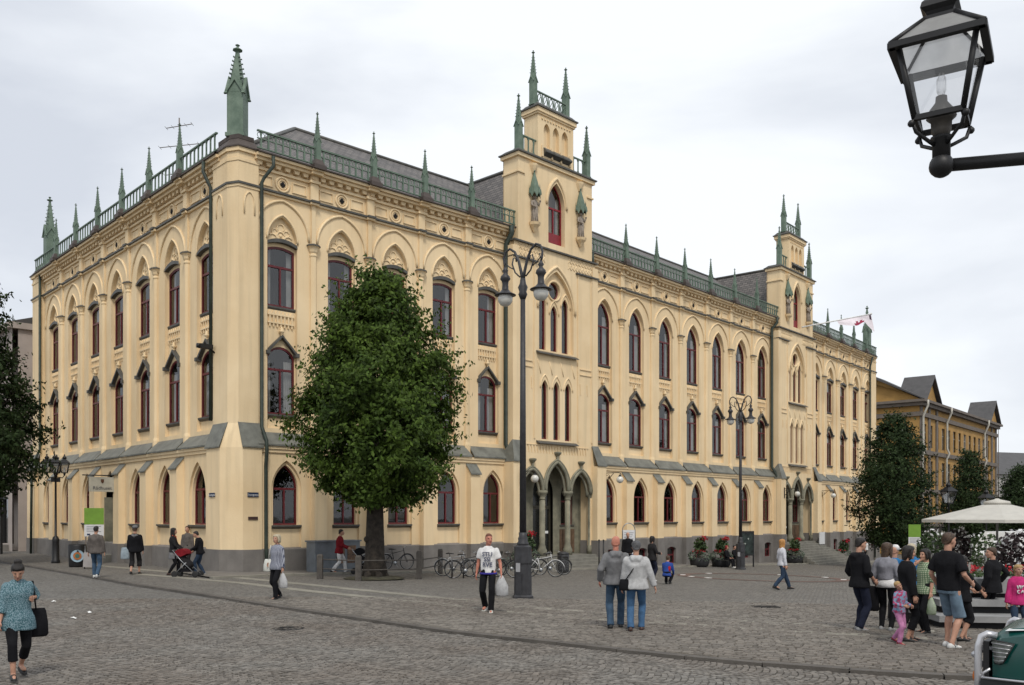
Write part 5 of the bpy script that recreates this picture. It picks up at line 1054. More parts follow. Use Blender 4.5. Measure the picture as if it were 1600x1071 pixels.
# framed glass map board by the second lamp
p = gp(1167, 886); S = empty('map_board', p, R(25), 'black framed glass map board beside the farther lamp post', 'sign'); q = MB(); q.box(-.55, -.48, -.03, .03, -.05, 2.2); q.box(.48, .55, -.03, .03, -.05, 2.2); q.box(-.55, .55, -.028, .028, 2.1, 2.24); q.box(-.48, .48, -.027, .027, .7, .78); q.build('frame', BLACK, S); q = MB(); q.box(-.48, .48, -.02, .02, .78, 2.1); b = q.build('panel', mat('map_panel', (.035, .05, .045), .2, .4, 3), S)
q = MB(); q.ball((.1, -.022, 1.75), .06, 8, 5, (1, .1, 1)); q.ball((-.15, -.022, 1.45), .05, 8, 5, (1.4, .1, 1)); q.build('map_marks', mat('map_light', (.3, .33, .3), .6), b)
p = fw('r2', 2.6, -1.3); p.z = -.6; S = empty('notice_board', p, FR['r2'][2], 'small white notice panel right of the farther entrance', 'sign'); q = MB(); q.box(-.5, .5, -.03, .03, .6, 1.55); q.build('panel', SIGNW, S); q = MB(); q.box(-.4, -.35, -.02, .02, -.8, .6); q.box(.35, .4, -.02, .02, -.8, .6); q.build('legs', STEEL, S)

# ------------------------------------------------------------------ street furniture
BENCHW = mat('bench_wood', (.045, .042, .036), .7, .25, 6, .3, 30)
def bench(p, yaw, label):
    B = empty('park_bench', p, yaw, label, 'bench', 'dark benches along the left facade')
    for k in range(4): q = MB(); q.box(-.85, .85, -.2 + k * .11, -.11 + k * .11, .43, .465); q.build('seat_slat', BENCHW, B)
    for k in range(3): q = MB(); q.box(-.85, .85, .24 + k * .03, .265 + k * .03, .58 + k * .13, .68 + k * .13); q.build('back_slat', BENCHW, B)
    for sx in (-1, 1): q = MB(); x = sx * .75; q.tube([(x, -.22, 0), (x, -.18, .42), (x, .2, .42), (x, .34, .95)], .025, 6); q.tube([(x, .25, 0), (x, .2, .42)], .025, 6); q.tube([(x, -.2, .42), (x, -.2, .64), (x, .26, .66)], .02, 6); q.build('leg', BLACK, B)
bench(gp(247, 874), Y1 - math.pi / 2, 'dark slatted park bench by the left facade behind the stroller group')
bench(gp(196, 868), Y1 - math.pi / 2, 'dark slatted park bench by the side door of the left facade')
bench(gp(128, 862), Y1 - math.pi / 2, 'dark slatted park bench by the left facade behind the litter bin')
g = gp(121, 886); B = empty('litter_bin', g, R(25), 'black litter bin with a round colourful emblem', 'litter bin'); q = MB(); q.lathe([(.33, 0), (.35, .05), (.38, .95), (.36, 1.0), (.3, 1.0), (.28, .9)], 20); bb = q.build('body', BLACK, B)
def disc(r, n=24): return MB().lathe([(r, 0), (r, .008)], n, smooth=False)
for r, m_, k in ((.27, mat('emblem_pale', (.3, .42, .5), .6), 0), (.17, mat('emblem_orange', (.4, .13, .03), .6), 1), (.09, mat('emblem_green', (.05, .15, .12), .6), 2)):
    dsk = disc(r); dsk.v = [(v[0], -.372 - (v[2] + .004 * k) + .055 * (abs(v[0]) / .27) ** 2, v[1] + .5) for v in dsk.v]; dsk.build('emblem', m_, bb)
g = gp(138, 889); T = empty('shopping_trolley_bag', g, R(20), 'pale wheeled shopping bag beside the black litter bin', 'trolley bag'); q = MB(); q.plan([(-.2, -.14), (.2, -.14), (.2, .14), (-.2, .14)], .08, .7, None, [(-.17, -.11), (.17, -.11), (.17, .11), (-.17, .11)]); q.build('bag', mat('trolley_cloth', (.33, .31, .30), .85), T); q = MB(); q.tube([(-.14, .14, .1), (-.14, .15, .98), (.14, .15, .98), (.14, .14, .1)], .012, 6); q.build('handle', STEEL, T)
for sx in (-1, 1): q = MB(); q.lathe([(.08, -.02), (.08, .02)], 12, M=Matrix.Translation((sx * .16, .12, .08)) @ Matrix.Rotation(R(90), 4, 'Y')); q.build('wheel', RUBBER, T)
g = fw('1', 3.6, -1.6); g.z = gz(g.x, g.y) + .05; C = empty('utility_cabinet', g, Y1, 'grey-blue utility cabinet with two dark posters by the downpipe', 'cabinet'); q = MB(); q.box(-1.15, 1.0, -.35, .35, 0, 1.25); q.box(-1.2, 1.05, -.4, .4, 1.25, 1.31); cb = q.build('body', mat('cabinet_grey', (.17, .19, .21), .5, .12, 3), C)
for x, w_ in ((.05, .38), (.58, .42)): q = MB(); q.box(x - w_ / 2, x + w_ / 2, -.362, -.35, .35, .35 + w_ * 1.75); po = q.build('poster', mat('poster_dark', (.05, .035, .03), .6, .4, 9, c2=(.22, .12, .06)), cb)
for x in (-.55, ): q = MB(); q.box(x - .55, x + .5, -.356, -.35, .08, 1.18); q.tube([(x + .4, -.37, .6), (x + .4, -.37, .72)], .012, 6); q.build('door', mat('cabinet_grey', (.17, .19, .21)), cb)
def bin_(p, label):
    B = empty('litter_bin', p, R(20), label, 'litter bin'); q = MB(); q.lathe([(.26, .04), (.27, .1), (.27, .86), (.24, .92)], 16); b = q.build('body', mat('bin_charcoal', (.03, .03, .032), .5), B); q = MB(); q.lathe([(.28, .88), (.28, .93), (.1, 1.0)], 16); q.build('lid', mat('bin_charcoal', (.03, .03, .032)), B); q = MB(); q.box(-.12, .12, -.275, -.25, .68, .78); q.build('slot', DARKIN, b)
bin_(gp(880, 896), 'round charcoal litter bin in front of the nearer entrance')
for px, lab in ((936, 'thin dark post left of a pair by the nearer entrance'), (943, 'thin dark post right of a pair by the nearer entrance')):
    g = gp(px, 892); q = MB(); q.tube([(0, 0, -.05), (0, 0, 1.5)], .035, 8); q.lathe([(.05, 1.5), (.05, 1.53), (.01, 1.58)], 8); q.lathe([(.09, 0), (.06, .06)], 8); tag(q.build('bollard_post', BLACK, None, g), lab, 'post')
# bus shelter at the left edge
g = gp(2, 866); S = empty('bus_shelter', g, R(48), 'dark framed glass bus shelter under the tree of the side street', 'bus shelter')
for x, y in ((-3.2, 0), (0, 0), (-3.2, 1.4), (0, 1.4)): q = MB(); q.box(x - .06, x + .06, y - .06, y + .06, 0, 2.4); q.build('post', BLACK, S)
q = MB(); q.box(-3.4, .25, -.2, 1.6, 2.4, 2.62); q.build('roof', BLACK, S)
for x0, x1, y0, y1 in ((-3.14, -.06, 1.39, 1.41), (-.01, .01, .06, 1.34)): q = MB(); q.box(x0, x1, y0, y1, .2, 2.2); q.build('pane', LGLASS, S)
# flower planters along the facade
LEAFP = mat('planter_leaf', (.06, .10, .035), .6, .2, 3, island=.4, trans=.2); SILV = mat('silver_leaf', (.13, .17, .12), .7, .2, 3, island=.35, trans=.2); REDF = mat('red_flower', (.42, .02, .03), .6, .1, 3, island=.3, trans=.2); WHF = mat('white_flower', (.72, .72, .72), .6, .05, 3, island=.12, trans=.2); PURP = mat('purple_leaf', (.035, .02, .022), .6, .2, 3, island=.5)
def leaves(n, fn, s, seed):
    rg = random.Random(seed); lv = []; lf = []
    for i in range(n):
        c = Vector(fn(rg)); nrm = Vector((rg.gauss(0, 1), rg.gauss(0, 1), rg.gauss(.6, 1))).normalized(); a = nrm.orthogonal().normalized(); a.rotate(Quaternion(nrm, rg.random() * 6.28)); b = nrm.cross(a); q = s * rg.uniform(.6, 1.4); o = len(lv); lv += [tuple(c - a * q), tuple(c - b * q * .5), tuple(c + a * q), tuple(c + b * q * .5)]; lf.append((o, o + 1, o + 2, o + 3))
    mb = MB(); mb.add(lv, lf); return mb
def sph(rg, cx, cy, cz, rx, ry, rz, inner=.6):
    a = rg.random() * 6.283; zz = rg.uniform(-1, 1); r = (1 - zz * zz) ** .5; k = inner + (1 - inner) * rg.random() ** .5; return (cx + rx * r * math.cos(a) * k, cy + ry * r * math.sin(a) * k, cz + rz * zz * k)
PL_N = 0
def planter(p, label, s=1.):
    P = empty('flower_planter', p, 0, label, 'planter', 'round planters along the town hall'); q = MB(); q.lathe([(.42 * s, 0), (.55 * s, .1), (.62 * s, .5 * s), (.58 * s, .55 * s)], 16); q.build('pot', mat('planter_pot', (.03, .03, .032), .6), P); sd_ = int(p.x * 100) % 97
    leaves(420, lambda r: sph(r, 0, 0, .62 * s, .72 * s, .72 * s, .42 * s, .8), .075, sd_).build('trailing_foliage', SILV, P); leaves(260, lambda r: sph(r, .05, 0, 1.25 * s, .38 * s, .38 * s, .55 * s, .2), .13, sd_ + 1).build('foliage', LEAFP, P)
    leaves(60, lambda r: sph(r, -.1, -.2, .98 * s, .45, .4, .1, .3), .06, sd_ + 2).build('flowers', REDF, P)['kind'] = 'stuff'; leaves(40, lambda r: sph(r, .25, 0, 1.72 * s, .3, .25, .14, .1), .09, sd_ + 3).build('flowers', REDF, P)['kind'] = 'stuff'
planter(gp(1093, 886), 'round planter of red canna and silver foliage, left of the pair before the facade'); planter(gp(1127, 886), 'round planter of red canna and silver foliage, beside the seated people')
g = fw('r2', -4.6, -2.2); g.z = gz(g.x, g.y) + .05; planter(g, 'round planter at the left foot of the farther entrance steps'); g = fw('r2', 4.6, -2.2); g.z = gz(g.x, g.y) + .05; planter(g, 'round planter at the right foot of the farther entrance steps'); g = fw('r1', -3.9, -1.9); g.z = gz(g.x, g.y) + .05; planter(g, 'round planter half hidden by the near lamp post and bicycles')
# stepped basin with red flowers at the right
bo = gp(1475, 985); TB = empty('stepped_planter', (bo.x, bo.y + .2, bo.z), R(-6), 'long stepped granite planter edged with red and green flowers', 'planter')
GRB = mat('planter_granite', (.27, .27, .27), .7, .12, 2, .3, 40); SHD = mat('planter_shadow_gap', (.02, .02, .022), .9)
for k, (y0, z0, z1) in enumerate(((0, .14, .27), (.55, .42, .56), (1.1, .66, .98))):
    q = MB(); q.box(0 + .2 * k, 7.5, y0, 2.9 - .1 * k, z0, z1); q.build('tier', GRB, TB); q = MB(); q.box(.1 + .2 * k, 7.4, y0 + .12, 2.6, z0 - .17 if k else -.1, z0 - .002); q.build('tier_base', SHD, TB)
leaves(900, lambda r: (r.uniform(.8, 7.3), r.uniform(1.3, 2.0), r.uniform(.96, 1.1)), .06, 5).build('foliage', LEAFP, TB); tag(leaves(800, lambda r: (r.uniform(.8, 7.3), r.uniform(1.9, 2.6), r.uniform(1.02, 1.2)), .05, 6).build('flowers', REDF, TB), kind='stuff')
# parasol
g = gat(1558, 36); U = empty('parasol', g, R(22), 'large white square parasol over the square', 'parasol'); q = MB(); zt = 2.85 - g.z - .65; zt = 3.0; hh = ZC + (HOR - 812) / FPX * 36 - g.z
q.tube([(0, 0, 0), (0, 0, hh + .75)], .045, 10); q.build('pole', mat('parasol_pole', (.12, .12, .115), .5), U); CAN = mat('parasol_canvas', (.70, .68, .62), .8, .05, 3, trans=.35); ns = 8; RR = 2.75; q = MB(); vs = [(0, 0, hh + .72)] + [(RR * math.cos(2 * math.pi * k / ns), RR * math.sin(2 * math.pi * k / ns), hh) for k in range(ns)] + [(RR * math.cos(2 * math.pi * k / ns), RR * math.sin(2 * math.pi * k / ns), hh - .12) for k in range(ns)]
q.add(vs, [(0, 1 + k, 1 + (k + 1) % ns) for k in range(ns)] + [(1 + k, 1 + ns + k, 1 + ns + (k + 1) % ns, 1 + (k + 1) % ns) for k in range(ns)]); q.build('canopy', CAN, U); q = MB(); q.lathe([(.5, hh + .62), (.46, hh + .72), (.12, hh + .80), (.05, hh + .84)], 8); q.build('vent', CAN, U)
for k in range(ns): a = 2 * math.pi * k / ns; q = MB(); q.tube([(0, 0, hh + .68), (RR * .99 * math.cos(a), RR * .99 * math.sin(a), hh - .02)], .015, 5); q.tube([(0, 0, hh - .15), (RR * .5 * math.cos(a), RR * .5 * math.sin(a), hh + .32)], .013, 5); q.build('rib', mat('parasol_pole', (.12, .12, .115)), U)
q = MB(); q.box(-.45, .45, -.45, .45, 0, .4); q.lathe([(.1, .4), (.08, .6)], 10); q.build('base', mat('pale_base', (.5, .5, .48), .8), U)
# loungers
def lounger(p, yaw, label):
    L = empty('deck_lounger', p, yaw, label, 'lounger', 'blue-grey loungers behind the crowd'); m_ = mat('lounger_blue', (.17, .22, .25), .7)
    for k in range(8): q = MB(); q.box(-.3, .3, -.9 + k * .14, -.79 + k * .14, .32, .35); q.build('slat', m_, L)
    for k in range(6): q = MB(); q.box(-.3, .3, .26 + k * .08, .30 + k * .08, .36 + k * .105, .45 + k * .105); q.build('slat', m_, L)
    for sx in (-1, 1):
        q = MB(); q.tube([(sx * .3, -.9, .3), (sx * .3, .25, .3), (sx * .3, .75, .98)], .022, 6); q.tube([(sx * .3, -.75, 0), (sx * .3, -.75, .3)], .022, 6); q.tube([(sx * .3, .15, 0), (sx * .3, .25, .3)], .022, 6); q.build('leg', STEEL, L)
g = gp(1515, 892); lounger(g, R(70), 'blue-grey slatted lounger in front of the white flower baskets')
# flower columns
def flower_bush(p, label, h, r, leafm, flm, nf, z0=.4):
    B = empty('flower_basket', p, 0, label, 'flowers', 'tall flower arrangements on the square'); sd_ = int(p.x * 31 + p.y * 17) % 991
    leaves(700, lambda q: sph(q, 0, 0, z0 + (h - z0) / 2, r, r, (h - z0) / 2, .5), .1, sd_).build('foliage', leafm, B); leaves(nf, lambda q: sph(q, 0, 0, z0 + (h - z0) / 2 + .1, r * 1.05, r * 1.05, (h - z0) / 2, .93), .075, sd_ + 1).build('flowers', flm, B)['kind'] = 'stuff'; q = MB(); q.lathe([(r * .5, 0), (r * .6, .1), (r * .55, z0 + .2), (.06, z0 + .25), (.05, h * .8)], 12); q.build('pot', GRB, B)
flower_bush(gat(1497, 38), 'tall dark arrangement dotted with white flowers behind the man in shorts', 2.4, .5, PURP, WHF, 130, .5); flower_bush(gat(1458, 40), 'loose green bush with white flowers behind the woman in checks', 2.3, .75, LEAFP, WHF, 60, .4); flower_bush(gat(1540, 44), 'loose green bush with white flowers behind the person in black jacket', 2.3, .9, LEAFP, WHF, 60, .4); flower_bush(gat(1590, 30), 'big purple-leaved arrangement with white flowers right of the parasol pole', 2.2, .72, PURP, WHF, 150, .7)
# white van at the far right
g = gat(1590, 48); V = empty('white_van', g, R(4), 'white van parked beyond the parasol', 'van'); q = MB(); q.prism([(-2.4, .35), (2.6, .35), (2.6, 2.2), (2.3, 2.45), (-1.2, 2.45), (-1.9, 1.5), (-2.4, 1.25)], -.95, .95); q.build('body', WHITE, V); q = MB(); q.prism([(-1.85, 1.5), (-1.25, 2.3), (-.5, 2.3), (-.5, 1.5)], -.955, .955); q.build('window', GLASS, V)
for x in (-1.6, 1.7):
    for y in (-.9, .9): q = MB(); q.lathe([(.33, -.1), (.35, 0), (.33, .1)], 18, M=Matrix.Translation((x, y, .35)) @ Matrix.Rotation(R(90), 4, 'X')); q.build('wheel', RUBBER, V)
# ------------------------------------------------------------------ people
PENDING = []          # (object, voxel, smooth, extra MB) turned into clean meshes at the end
def ik(a, b, l1, l2, pole):
    d = b - a; L = min(d.length, (l1 + l2) * .999); u = d.normalized(); b = a + u * L
    x = (l1 * l1 - l2 * l2 + L * L) / (2 * L); h = math.sqrt(max(0, l1 * l1 - x * x)); n = pole - u * pole.dot(u)
    n = n.normalized() if n.length > 1e-6 else u.orthogonal(); return a + u * x + n * h, b
def limb(mb, pts, rs, n=10): mb.tube(pts, rs, n)
def hand_mb(mb, w_, d, side, curl=.5, S=1.):
    """palm and five bent fingers; d = direction of the forearm"""
    d = d.normalized(); ref = Vector((0, 1, 0)); a = d.cross(Vector((side, 0, 0))); a = a.normalized() if a.length > .2 else ref       # a: across the knuckles
    nrm = a.cross(d).normalized(); nrm = nrm if nrm.dot(Vector((-side, 0, 0))) > 0 else -nrm                                              # palm side
    p0 = w_; p1 = w_ + d * .085 * S
    mb.loft([(p0 - d * .02 * S, .026 * S, .02 * S, a, nrm), (p0 + d * .03 * S, .036 * S, .018 * S, a, nrm), (p1, .04 * S, .015 * S, a, nrm), (p1 + d * .012 * S, .03 * S, .01 * S, a, nrm)], 10)
    for k, (o, l) in enumerate(((-.03, .062), (-.011, .074), (.010, .07), (.03, .054))):
        b = p1 + a * o * S; c1 = b + (d * math.cos(curl * .6) + nrm * math.sin(curl * .6)) * l * .5 * S; c2 = c1 + (d * math.cos(curl * 1.6) + nrm * math.sin(curl * 1.6)) * l * .5 * S
        mb.tube([b - d * .01, c1, c2], [.0095 * S, .009 * S, .0065 * S], 6)
    t0 = p0 + d * .025 * S - a * .034 * S; mb.tube([t0, t0 - a * .022 * S + d * .03 * S + nrm * .012 * S, t0 - a * .02 * S + d * .06 * S + nrm * .02 * S], [.012 * S, .0105 * S, .0075 * S], 6)
def head_mb(mb, c, M, fem=False):
    """c: centre of head; M: 3x3 head rotation"""
    X, Y, Z = M @ Vector((1, 0, 0)), M @ Vector((0, 1, 0)), M @ Vector((0, 0, 1))
    P = lambda x, y, z: c + X * x + Y * y + Z * z
    jw = .88 if fem else 1.
    secs = [(-.118, .022, .022, .045), (-.108, .042 * jw, .04, .04), (-.085, .056 * jw, .062, .022), (-.05, .066 * jw, .078, .012), (-.01, .072, .092, .0), (.03, .076, .098, -.004), (.065, .074, .095, -.008), (.095, .06, .078, -.012), (.115, .036, .048, -.014), (.122, .01, .014, -.014)]
    mb.loft([(P(0, y, z), rx, ry, X, Y) for z, rx, ry, y in secs], 16)
    mb.tube([P(0, .088, .022), P(0, .104, -.012), P(0, .112, -.034), P(0, .09, -.046)], [.009, .013, .017, .012], 8)
    for s in (-1, 1):
        mb.ball(P(s * .076, -.008, -.01), .024, 8, 6, (.45, .7, 1.25)); mb.ball(P(s * .032, .082, .036), .022, 8, 5, (1.2, .6, .5)); mb.ball(P(s * .04, .062, -.03), .03, 8, 6, (.8, .8, .8))
    mb.ball(P(0, .088, -.072), .02, 8, 5, (1.3, .6, .5)); mb.ball(P(0, .078, -.104), .022, 8, 5, (1.1, .8, .8))
    return P
def remesh_obj(name, mb, m, parent, vox, smooth=3, wrinkle=0, extra=None):
    o = obj(name, mb.mesh(name, m), parent); r = o.modifiers.new('r', 'REMESH'); r.mode = 'VOXEL'; r.voxel_size = vox; r.use_smooth_shade = True
    s = o.modifiers.new('s', 'SMOOTH'); s.iterations = smooth; s.factor = .5; PENDING.append((o, wrinkle, extra)); return o
def person(px, py, top, yaw, label, cat='person', legs=((.0, .0), (.0, .0)), arms=None, topc=None, topm=None, sleeve=1., hem=.86, botm=None, botlen=1., skirt=None, shoe=None, hair=None, hairm=None, head=(0, 0, 0), lean=0., fem=False, build=1., pos=None, height=None, group=None, coat=0, lift=None, skin=None, seat=None, vox=None, collar=True, hood=None, bare=False):
    """yaw 0 = facing away from the camera (+Y), 180 = towards it; legs: ((fwd, lift),(fwd, lift)) left, right; head: (turn, nod, tilt)"""
    p = pos if pos is not None else gp(px, py)
    H_ = height or (py - top) * p.y / FPX * 1.0
    K = H_ / 1.76; RT = empty('person', p, R(yaw), label, cat, group); RT.scale = (K, K, K)
    vx = vox or (.016 if p.y < 23 else .021); sk = skin or SKIN; tw = .150 if fem else .176; hipw = .098 if fem else .092; lz = 0.
    V = Vector
    pel = V((0, 0, .93)); crouch = 0
    if seat is not None: pel = V((0, -.12, seat)); 
    tilt = Matrix.Rotation(-lean, 3, 'X')
    up = lambda x, y, z: pel + tilt @ V((x, y, z - .93))
    feet = []
    for s, (fw_, lf) in zip((-1, 1), legs): feet.append(V((s * (hipw + .005), fw_, .085 + lf)))
    J = {}
    for s, ft in zip((-1, 1), feet):
        hip = pel + V((s * hipw, 0, -.04)); kn, an = ik(hip, ft, .43, .425, V((s * .12, 1, .1))); J[s] = (hip, kn, an)
    sh = {s: up(s * tw, -.01, 1.385) for s in (-1, 1)}; A = {}
    arms = arms or {}
    for s in (-1, 1):
        t = arms.get(s, (s * .26, .04, .84)); w_ = up(*t) if len(t) == 3 else V(t[:3]); el, w2 = ik(sh[s], w_, .285, .25, V((s * .5, -1, -.3))); A[s] = (sh[s], el, w2)
    nb_ = up(0, -.015, 1.47); hc = up(0, .02, 1.47) + V((0, .0, .165)); MH = Matrix.Rotation(R(head[0]), 3, 'Z') @ Matrix.Rotation(R(-head[1]), 3, 'X') @ Matrix.Rotation(R(head[2]), 3, 'Y')
    hc = nb_ + tilt @ (MH @ V((0, .03, .165)))
    X, Y = tilt @ V((1, 0, 0)), tilt @ V((0, 1, 0))
    def torso(mb, g, z0, b=1., flare=0.):
        ws = .88 if fem else 1.
        rows = [(.80, .178 * b + flare, .128 * b + flare * .7), (.90, .172 * b + flare * .6, .126 * b + flare * .5), (1.03, .148 * b * ws + flare * .3, .108 * b), (1.15, .152 * b * ws, .11 * b), (1.28, .168 * b, .122 * b), (1.36, .165 * b ** .5, .108), (1.42, .13, .085), (1.455, .085, .068), (1.48, .062, .058)]
        rows = [(z, rx + g, ry + g) for z, rx, ry in rows if z > z0 + .03]; r0 = rows[0]; rows = [(z0, r0[1] + flare * .4, r0[2] + flare * .3)] + rows
        mb.loft([(up(0, 0 if z < 1.25 else -.012, z), rx, ry, X, Y) for z, rx, ry in rows], 18)
    # body: one continuous skin
    bd = MB(); torso(bd, -.024, .84, build); P = head_mb(bd, hc, MH, fem); bd.tube([up(0, -.015, 1.4), nb_, hc - MH @ V((0, .03, .07))], [.07, .056, .054], 12)
    for s in (-1, 1):
        hip, kn, an = J[s]; m1 = hip.lerp(kn, .5); cf = kn.lerp(an, .3) + V((0, -.015, 0)); bd.tube([hip + V((0, 0, .05)), m1, kn, cf, kn.lerp(an, .75), an], [.085, .074, .053, .057, .04, .036], 12)
        f0 = an + V((0, 0, -.03)); bd.tube([an, f0 + V((0, .02, -.01)), f0 + V((s * .015, .13, -.03)), f0 + V((s * .02, .18, -.035))], [.038, .042, .034, .02], 10)
        a0, el, w2 = A[s]; bd.tube([a0, a0.lerp(el, .5), el, el.lerp(w2, .3), w2], [.055, .047, .038, .039, .026], 10); bd.ball(tuple(a0), .05, 10, 7)
    ex = MB()
    for s in (-1, 1):
        a0, el, w2 = A[s]; hand_mb(ex, w2, (w2 - el), s, .55)
    body = remesh_obj('body', bd, sk, RT, vx * .82, 2, 0, ex)
    for s in (-1, 1): e = MB(); e.ball(P(s * .031, .083, .012), .012, 8, 5, (1.25, .7, .7)); e.build('eye', mat('eye_dark', (.02, .015, .012), .3), RT)
    e = MB(); e.ball(P(0, .1, -.062), .02, 8, 5, (1.1, .45, .3)); e.build('mouth', mat('lips', (.3, .1, .09), .5), RT)
    # trousers, shorts or leggings
    if botm:
        mb = MB(); g = .009; mb.loft([(pel + V((0, 0, z)), rx * build + g, ry * build + g, V((1, 0, 0)), V((0, 1, 0))) for z, rx, ry in ((-.10, .155, .105), (-.02, .17, .12), (.06, .166, .118), (.13, .155, .112))], 16)
        for s in (-1, 1):
            hip, kn, an = J[s]; full = [hip + V((0, 0, .04)), hip.lerp(kn, .5), kn, kn.lerp(an, .33) + V((0, -.01, 0)), kn.lerp(an, .7), an + V((0, 0, -.02))]; rr = [.084 * build, .086, .072, .073, .067, .069] if not bare else [.09, .088, .068, .071, .056, .05]; ts = [0, .25, .5, .66, .84, 1.]
            pts = []; rs = []
            for q, r_, t in zip(full, rr, ts):
                if t <= botlen + .001: pts.append(q); rs.append(r_ + (.018 if botlen < .8 and t > .3 and not bare else 0))
                else:
                    t0 = ts[len(pts) - 1]; k = (botlen - t0) / (t - t0); pts.append(pts[-1].lerp(q, k)); rs.append(rs[-1] * .98); break
            mb.tube(pts, rs, 12)
        remesh_obj('trousers', mb, botm, RT, vx * (.85 if bare else 1), 2 if bare else 3, .003 if bare else .011)
    if skirt:
        m_, z1, fl = skirt; mb = MB(); mb.loft([(pel + V((0, .0, z - .93)), rx, ry, V((1, 0, 0)), V((0, 1, 0))) for z, rx, ry in ((z1, .19 + fl, .15 + fl), ((z1 + .95) / 2, .19 + fl * .5, .145 + fl * .5), (.95, .165, .12), (1.05, .15, .11))], 16); remesh_obj('skirt', mb, m_, RT, vx, 3, .012)
    if topm:
        mb = MB(); torso(mb, .024 + coat * .008, hem, build, coat * .016)
        if sleeve > 0:
            for s in (-1, 1):
                a0, el, w2 = A[s]; full = [a0, a0.lerp(el, .5), el, w2]; rr = [.06, .057, .050, .042]; ts = [0, .27, .53, 1.]; pts = []; rs = []
                for q, r_, t in zip(full, rr, ts):
                    if t <= sleeve + .001: pts.append(q); rs.append(r_ + .004 + coat * .01 + (.014 if sleeve < .5 else 0) * (t > 0))
                    else:
                        t0 = ts[len(pts) - 1]; k = (sleeve - t0) / (t - t0); pts.append(pts[-1].lerp(q, k)); rs.append(rs[-1]); break
                mb.tube(pts, rs, 12); mb.ball(tuple(a0), .062 + coat * .006, 10, 7)
        if hood: mb.tube([up(-.1, -.06, 1.45), up(-.05, -.13, 1.40), up(.05, -.13, 1.40), up(.1, -.06, 1.45)], [.045, .06, .06, .045], 10); mb.ball(tuple(up(0, -.12, 1.36)), .085, 10, 8, (1.25, .6, 1.1))
        if collar: mb.tube([up(.062 * math.cos(R(a)), -.012 + .055 * math.sin(R(a)), 1.472) for a in range(0, 360, 36)], .016, 6, closed=True)
        remesh_obj('top', mb, topm, RT, vx, 3, .010)
    if shoe:
        for s in (-1, 1):
            an = J[s][2]; f0 = V((an.x, an.y, an.z - .06)); mb = MB(); pit = -.35 if (an.z > .13 and an.y < 0) else 0.
            Mp = Matrix.Rotation(pit, 3, 'X'); q = lambda x, y, z: f0 + Mp @ V((x, y, z)); XX, ZZ = V((1, 0, 0)), Mp @ V((0, 0, 1))
            mb.loft([(q(0, -.075, .012), .026, .03, XX, ZZ), (q(0, -.05, .02), .04, .048, XX, ZZ), (q(0, .02, .02), .041, .05, XX, ZZ), (q(s * .012, .09, .006), .046, .034, XX, ZZ), (q(s * .018, .15, -.004), .044, .024, XX, ZZ), (q(s * .016, .19, -.008), .022, .014, XX, ZZ)], 12); mb.build('shoe', shoe, RT)
            sl_ = MB(); sl_.loft([(q(0, -.085, -.026), .02, .008, XX, ZZ), (q(0, -.06, -.026), .042, .01, XX, ZZ), (q(0, .02, -.026), .043, .01, XX, ZZ), (q(s * .013, .1, -.026), .049, .01, XX, ZZ), (q(s * .018, .17, -.024), .043, .009, XX, ZZ), (q(s * .016, .205, -.022), .018, .007, XX, ZZ)], 12); sl_.build('sole', MATS.get('sole_' + shoe.name) or mat('sole_' + shoe.name, (.05, .05, .05) if 'white' not in shoe.name else (.5, .5, .5), .8), RT)
    if hair:
        mb = MB(); Xh, Yh, Zh = MH @ V((1, 0, 0)), MH @ V((0, 1, 0)), MH @ V((0, 0, 1))
        if hair in ('short', 'buzz'):
            t = .012 if hair == 'short' else .004; mb.loft([(P(0, y, z), rx + t, ry + t, Xh, Yh) for z, rx, ry, y in ((-.055, .04, .02, -.085), (-.03, .062, .035, -.062), (.02, .074, .062, -.04), (.055, .077, .09, -.014), (.09, .066, .086, -.012), (.115, .042, .056, -.014), (.128, .012, .016, -.014))], 16)
        else:
            t = .02; low = {'long': -.30, 'mid': -.14, 'bob': -.11, 'bun': -.05, 'tail': -.05}[hair]
            mb.loft([(P(0, y, z), rx + t, ry + t, Xh, Yh) for z, rx, ry, y in ((low, .04, .018, -.075), (low * .55, .064, .034, -.066), (-.02, .07, .05, -.05), (.02, .075, .062, -.04), (.055, .077, .088, -.018), (.09, .068, .086, -.014), (.115, .045, .058, -.014), (.132, .012, .016, -.014))], 16)
            if hair in ('long', 'mid', 'bob'):
                for s in (-1, 1): mb.tube([P(s * .06, .055, .085), P(s * .086, .03, .01), P(s * .084, .012, low * .6), P(s * .066, -.01, low)], [.02, .024, .026, .014], 8)
            if hair == 'bun': mb.ball(tuple(P(0, -.05, .15)), .052, 10, 8, (1.1, 1, .85))
            if hair == 'tail': mb.tube([P(0, -.09, .05), P(0, -.15, .0), P(0, -.14, -.12), P(0, -.12, -.2)], [.025, .03, .026, .01], 8)
        o = remesh_obj('hair', mb, hairm, RT, vx * .75, 2, .012)
    RT['_up'] = 0
    return RT, dict(up=up, P=P, A=A, J=J, K=K, sh=sh, M=MH, V=V)
H_DARK = mat('hair_dark', (.014, .010, .008), .5, .3, 30, .6, 80, coords='obj'); H_BROWN = mat('hair_brown', (.07, .038, .02), .5, .3, 30, .6, 80, coords='obj'); H_BLOND = mat('hair_blond', (.45, .29, .12), .5, .2, 30, .6, 80, coords='obj'); H_GREY = mat('hair_grey', (.10, .10, .105), .6, .3, 30, .5, 80, coords='obj'); H_PALE = mat('hair_pale', (.5, .43, .3), .5, .2, 30, .6, 80, coords='obj')
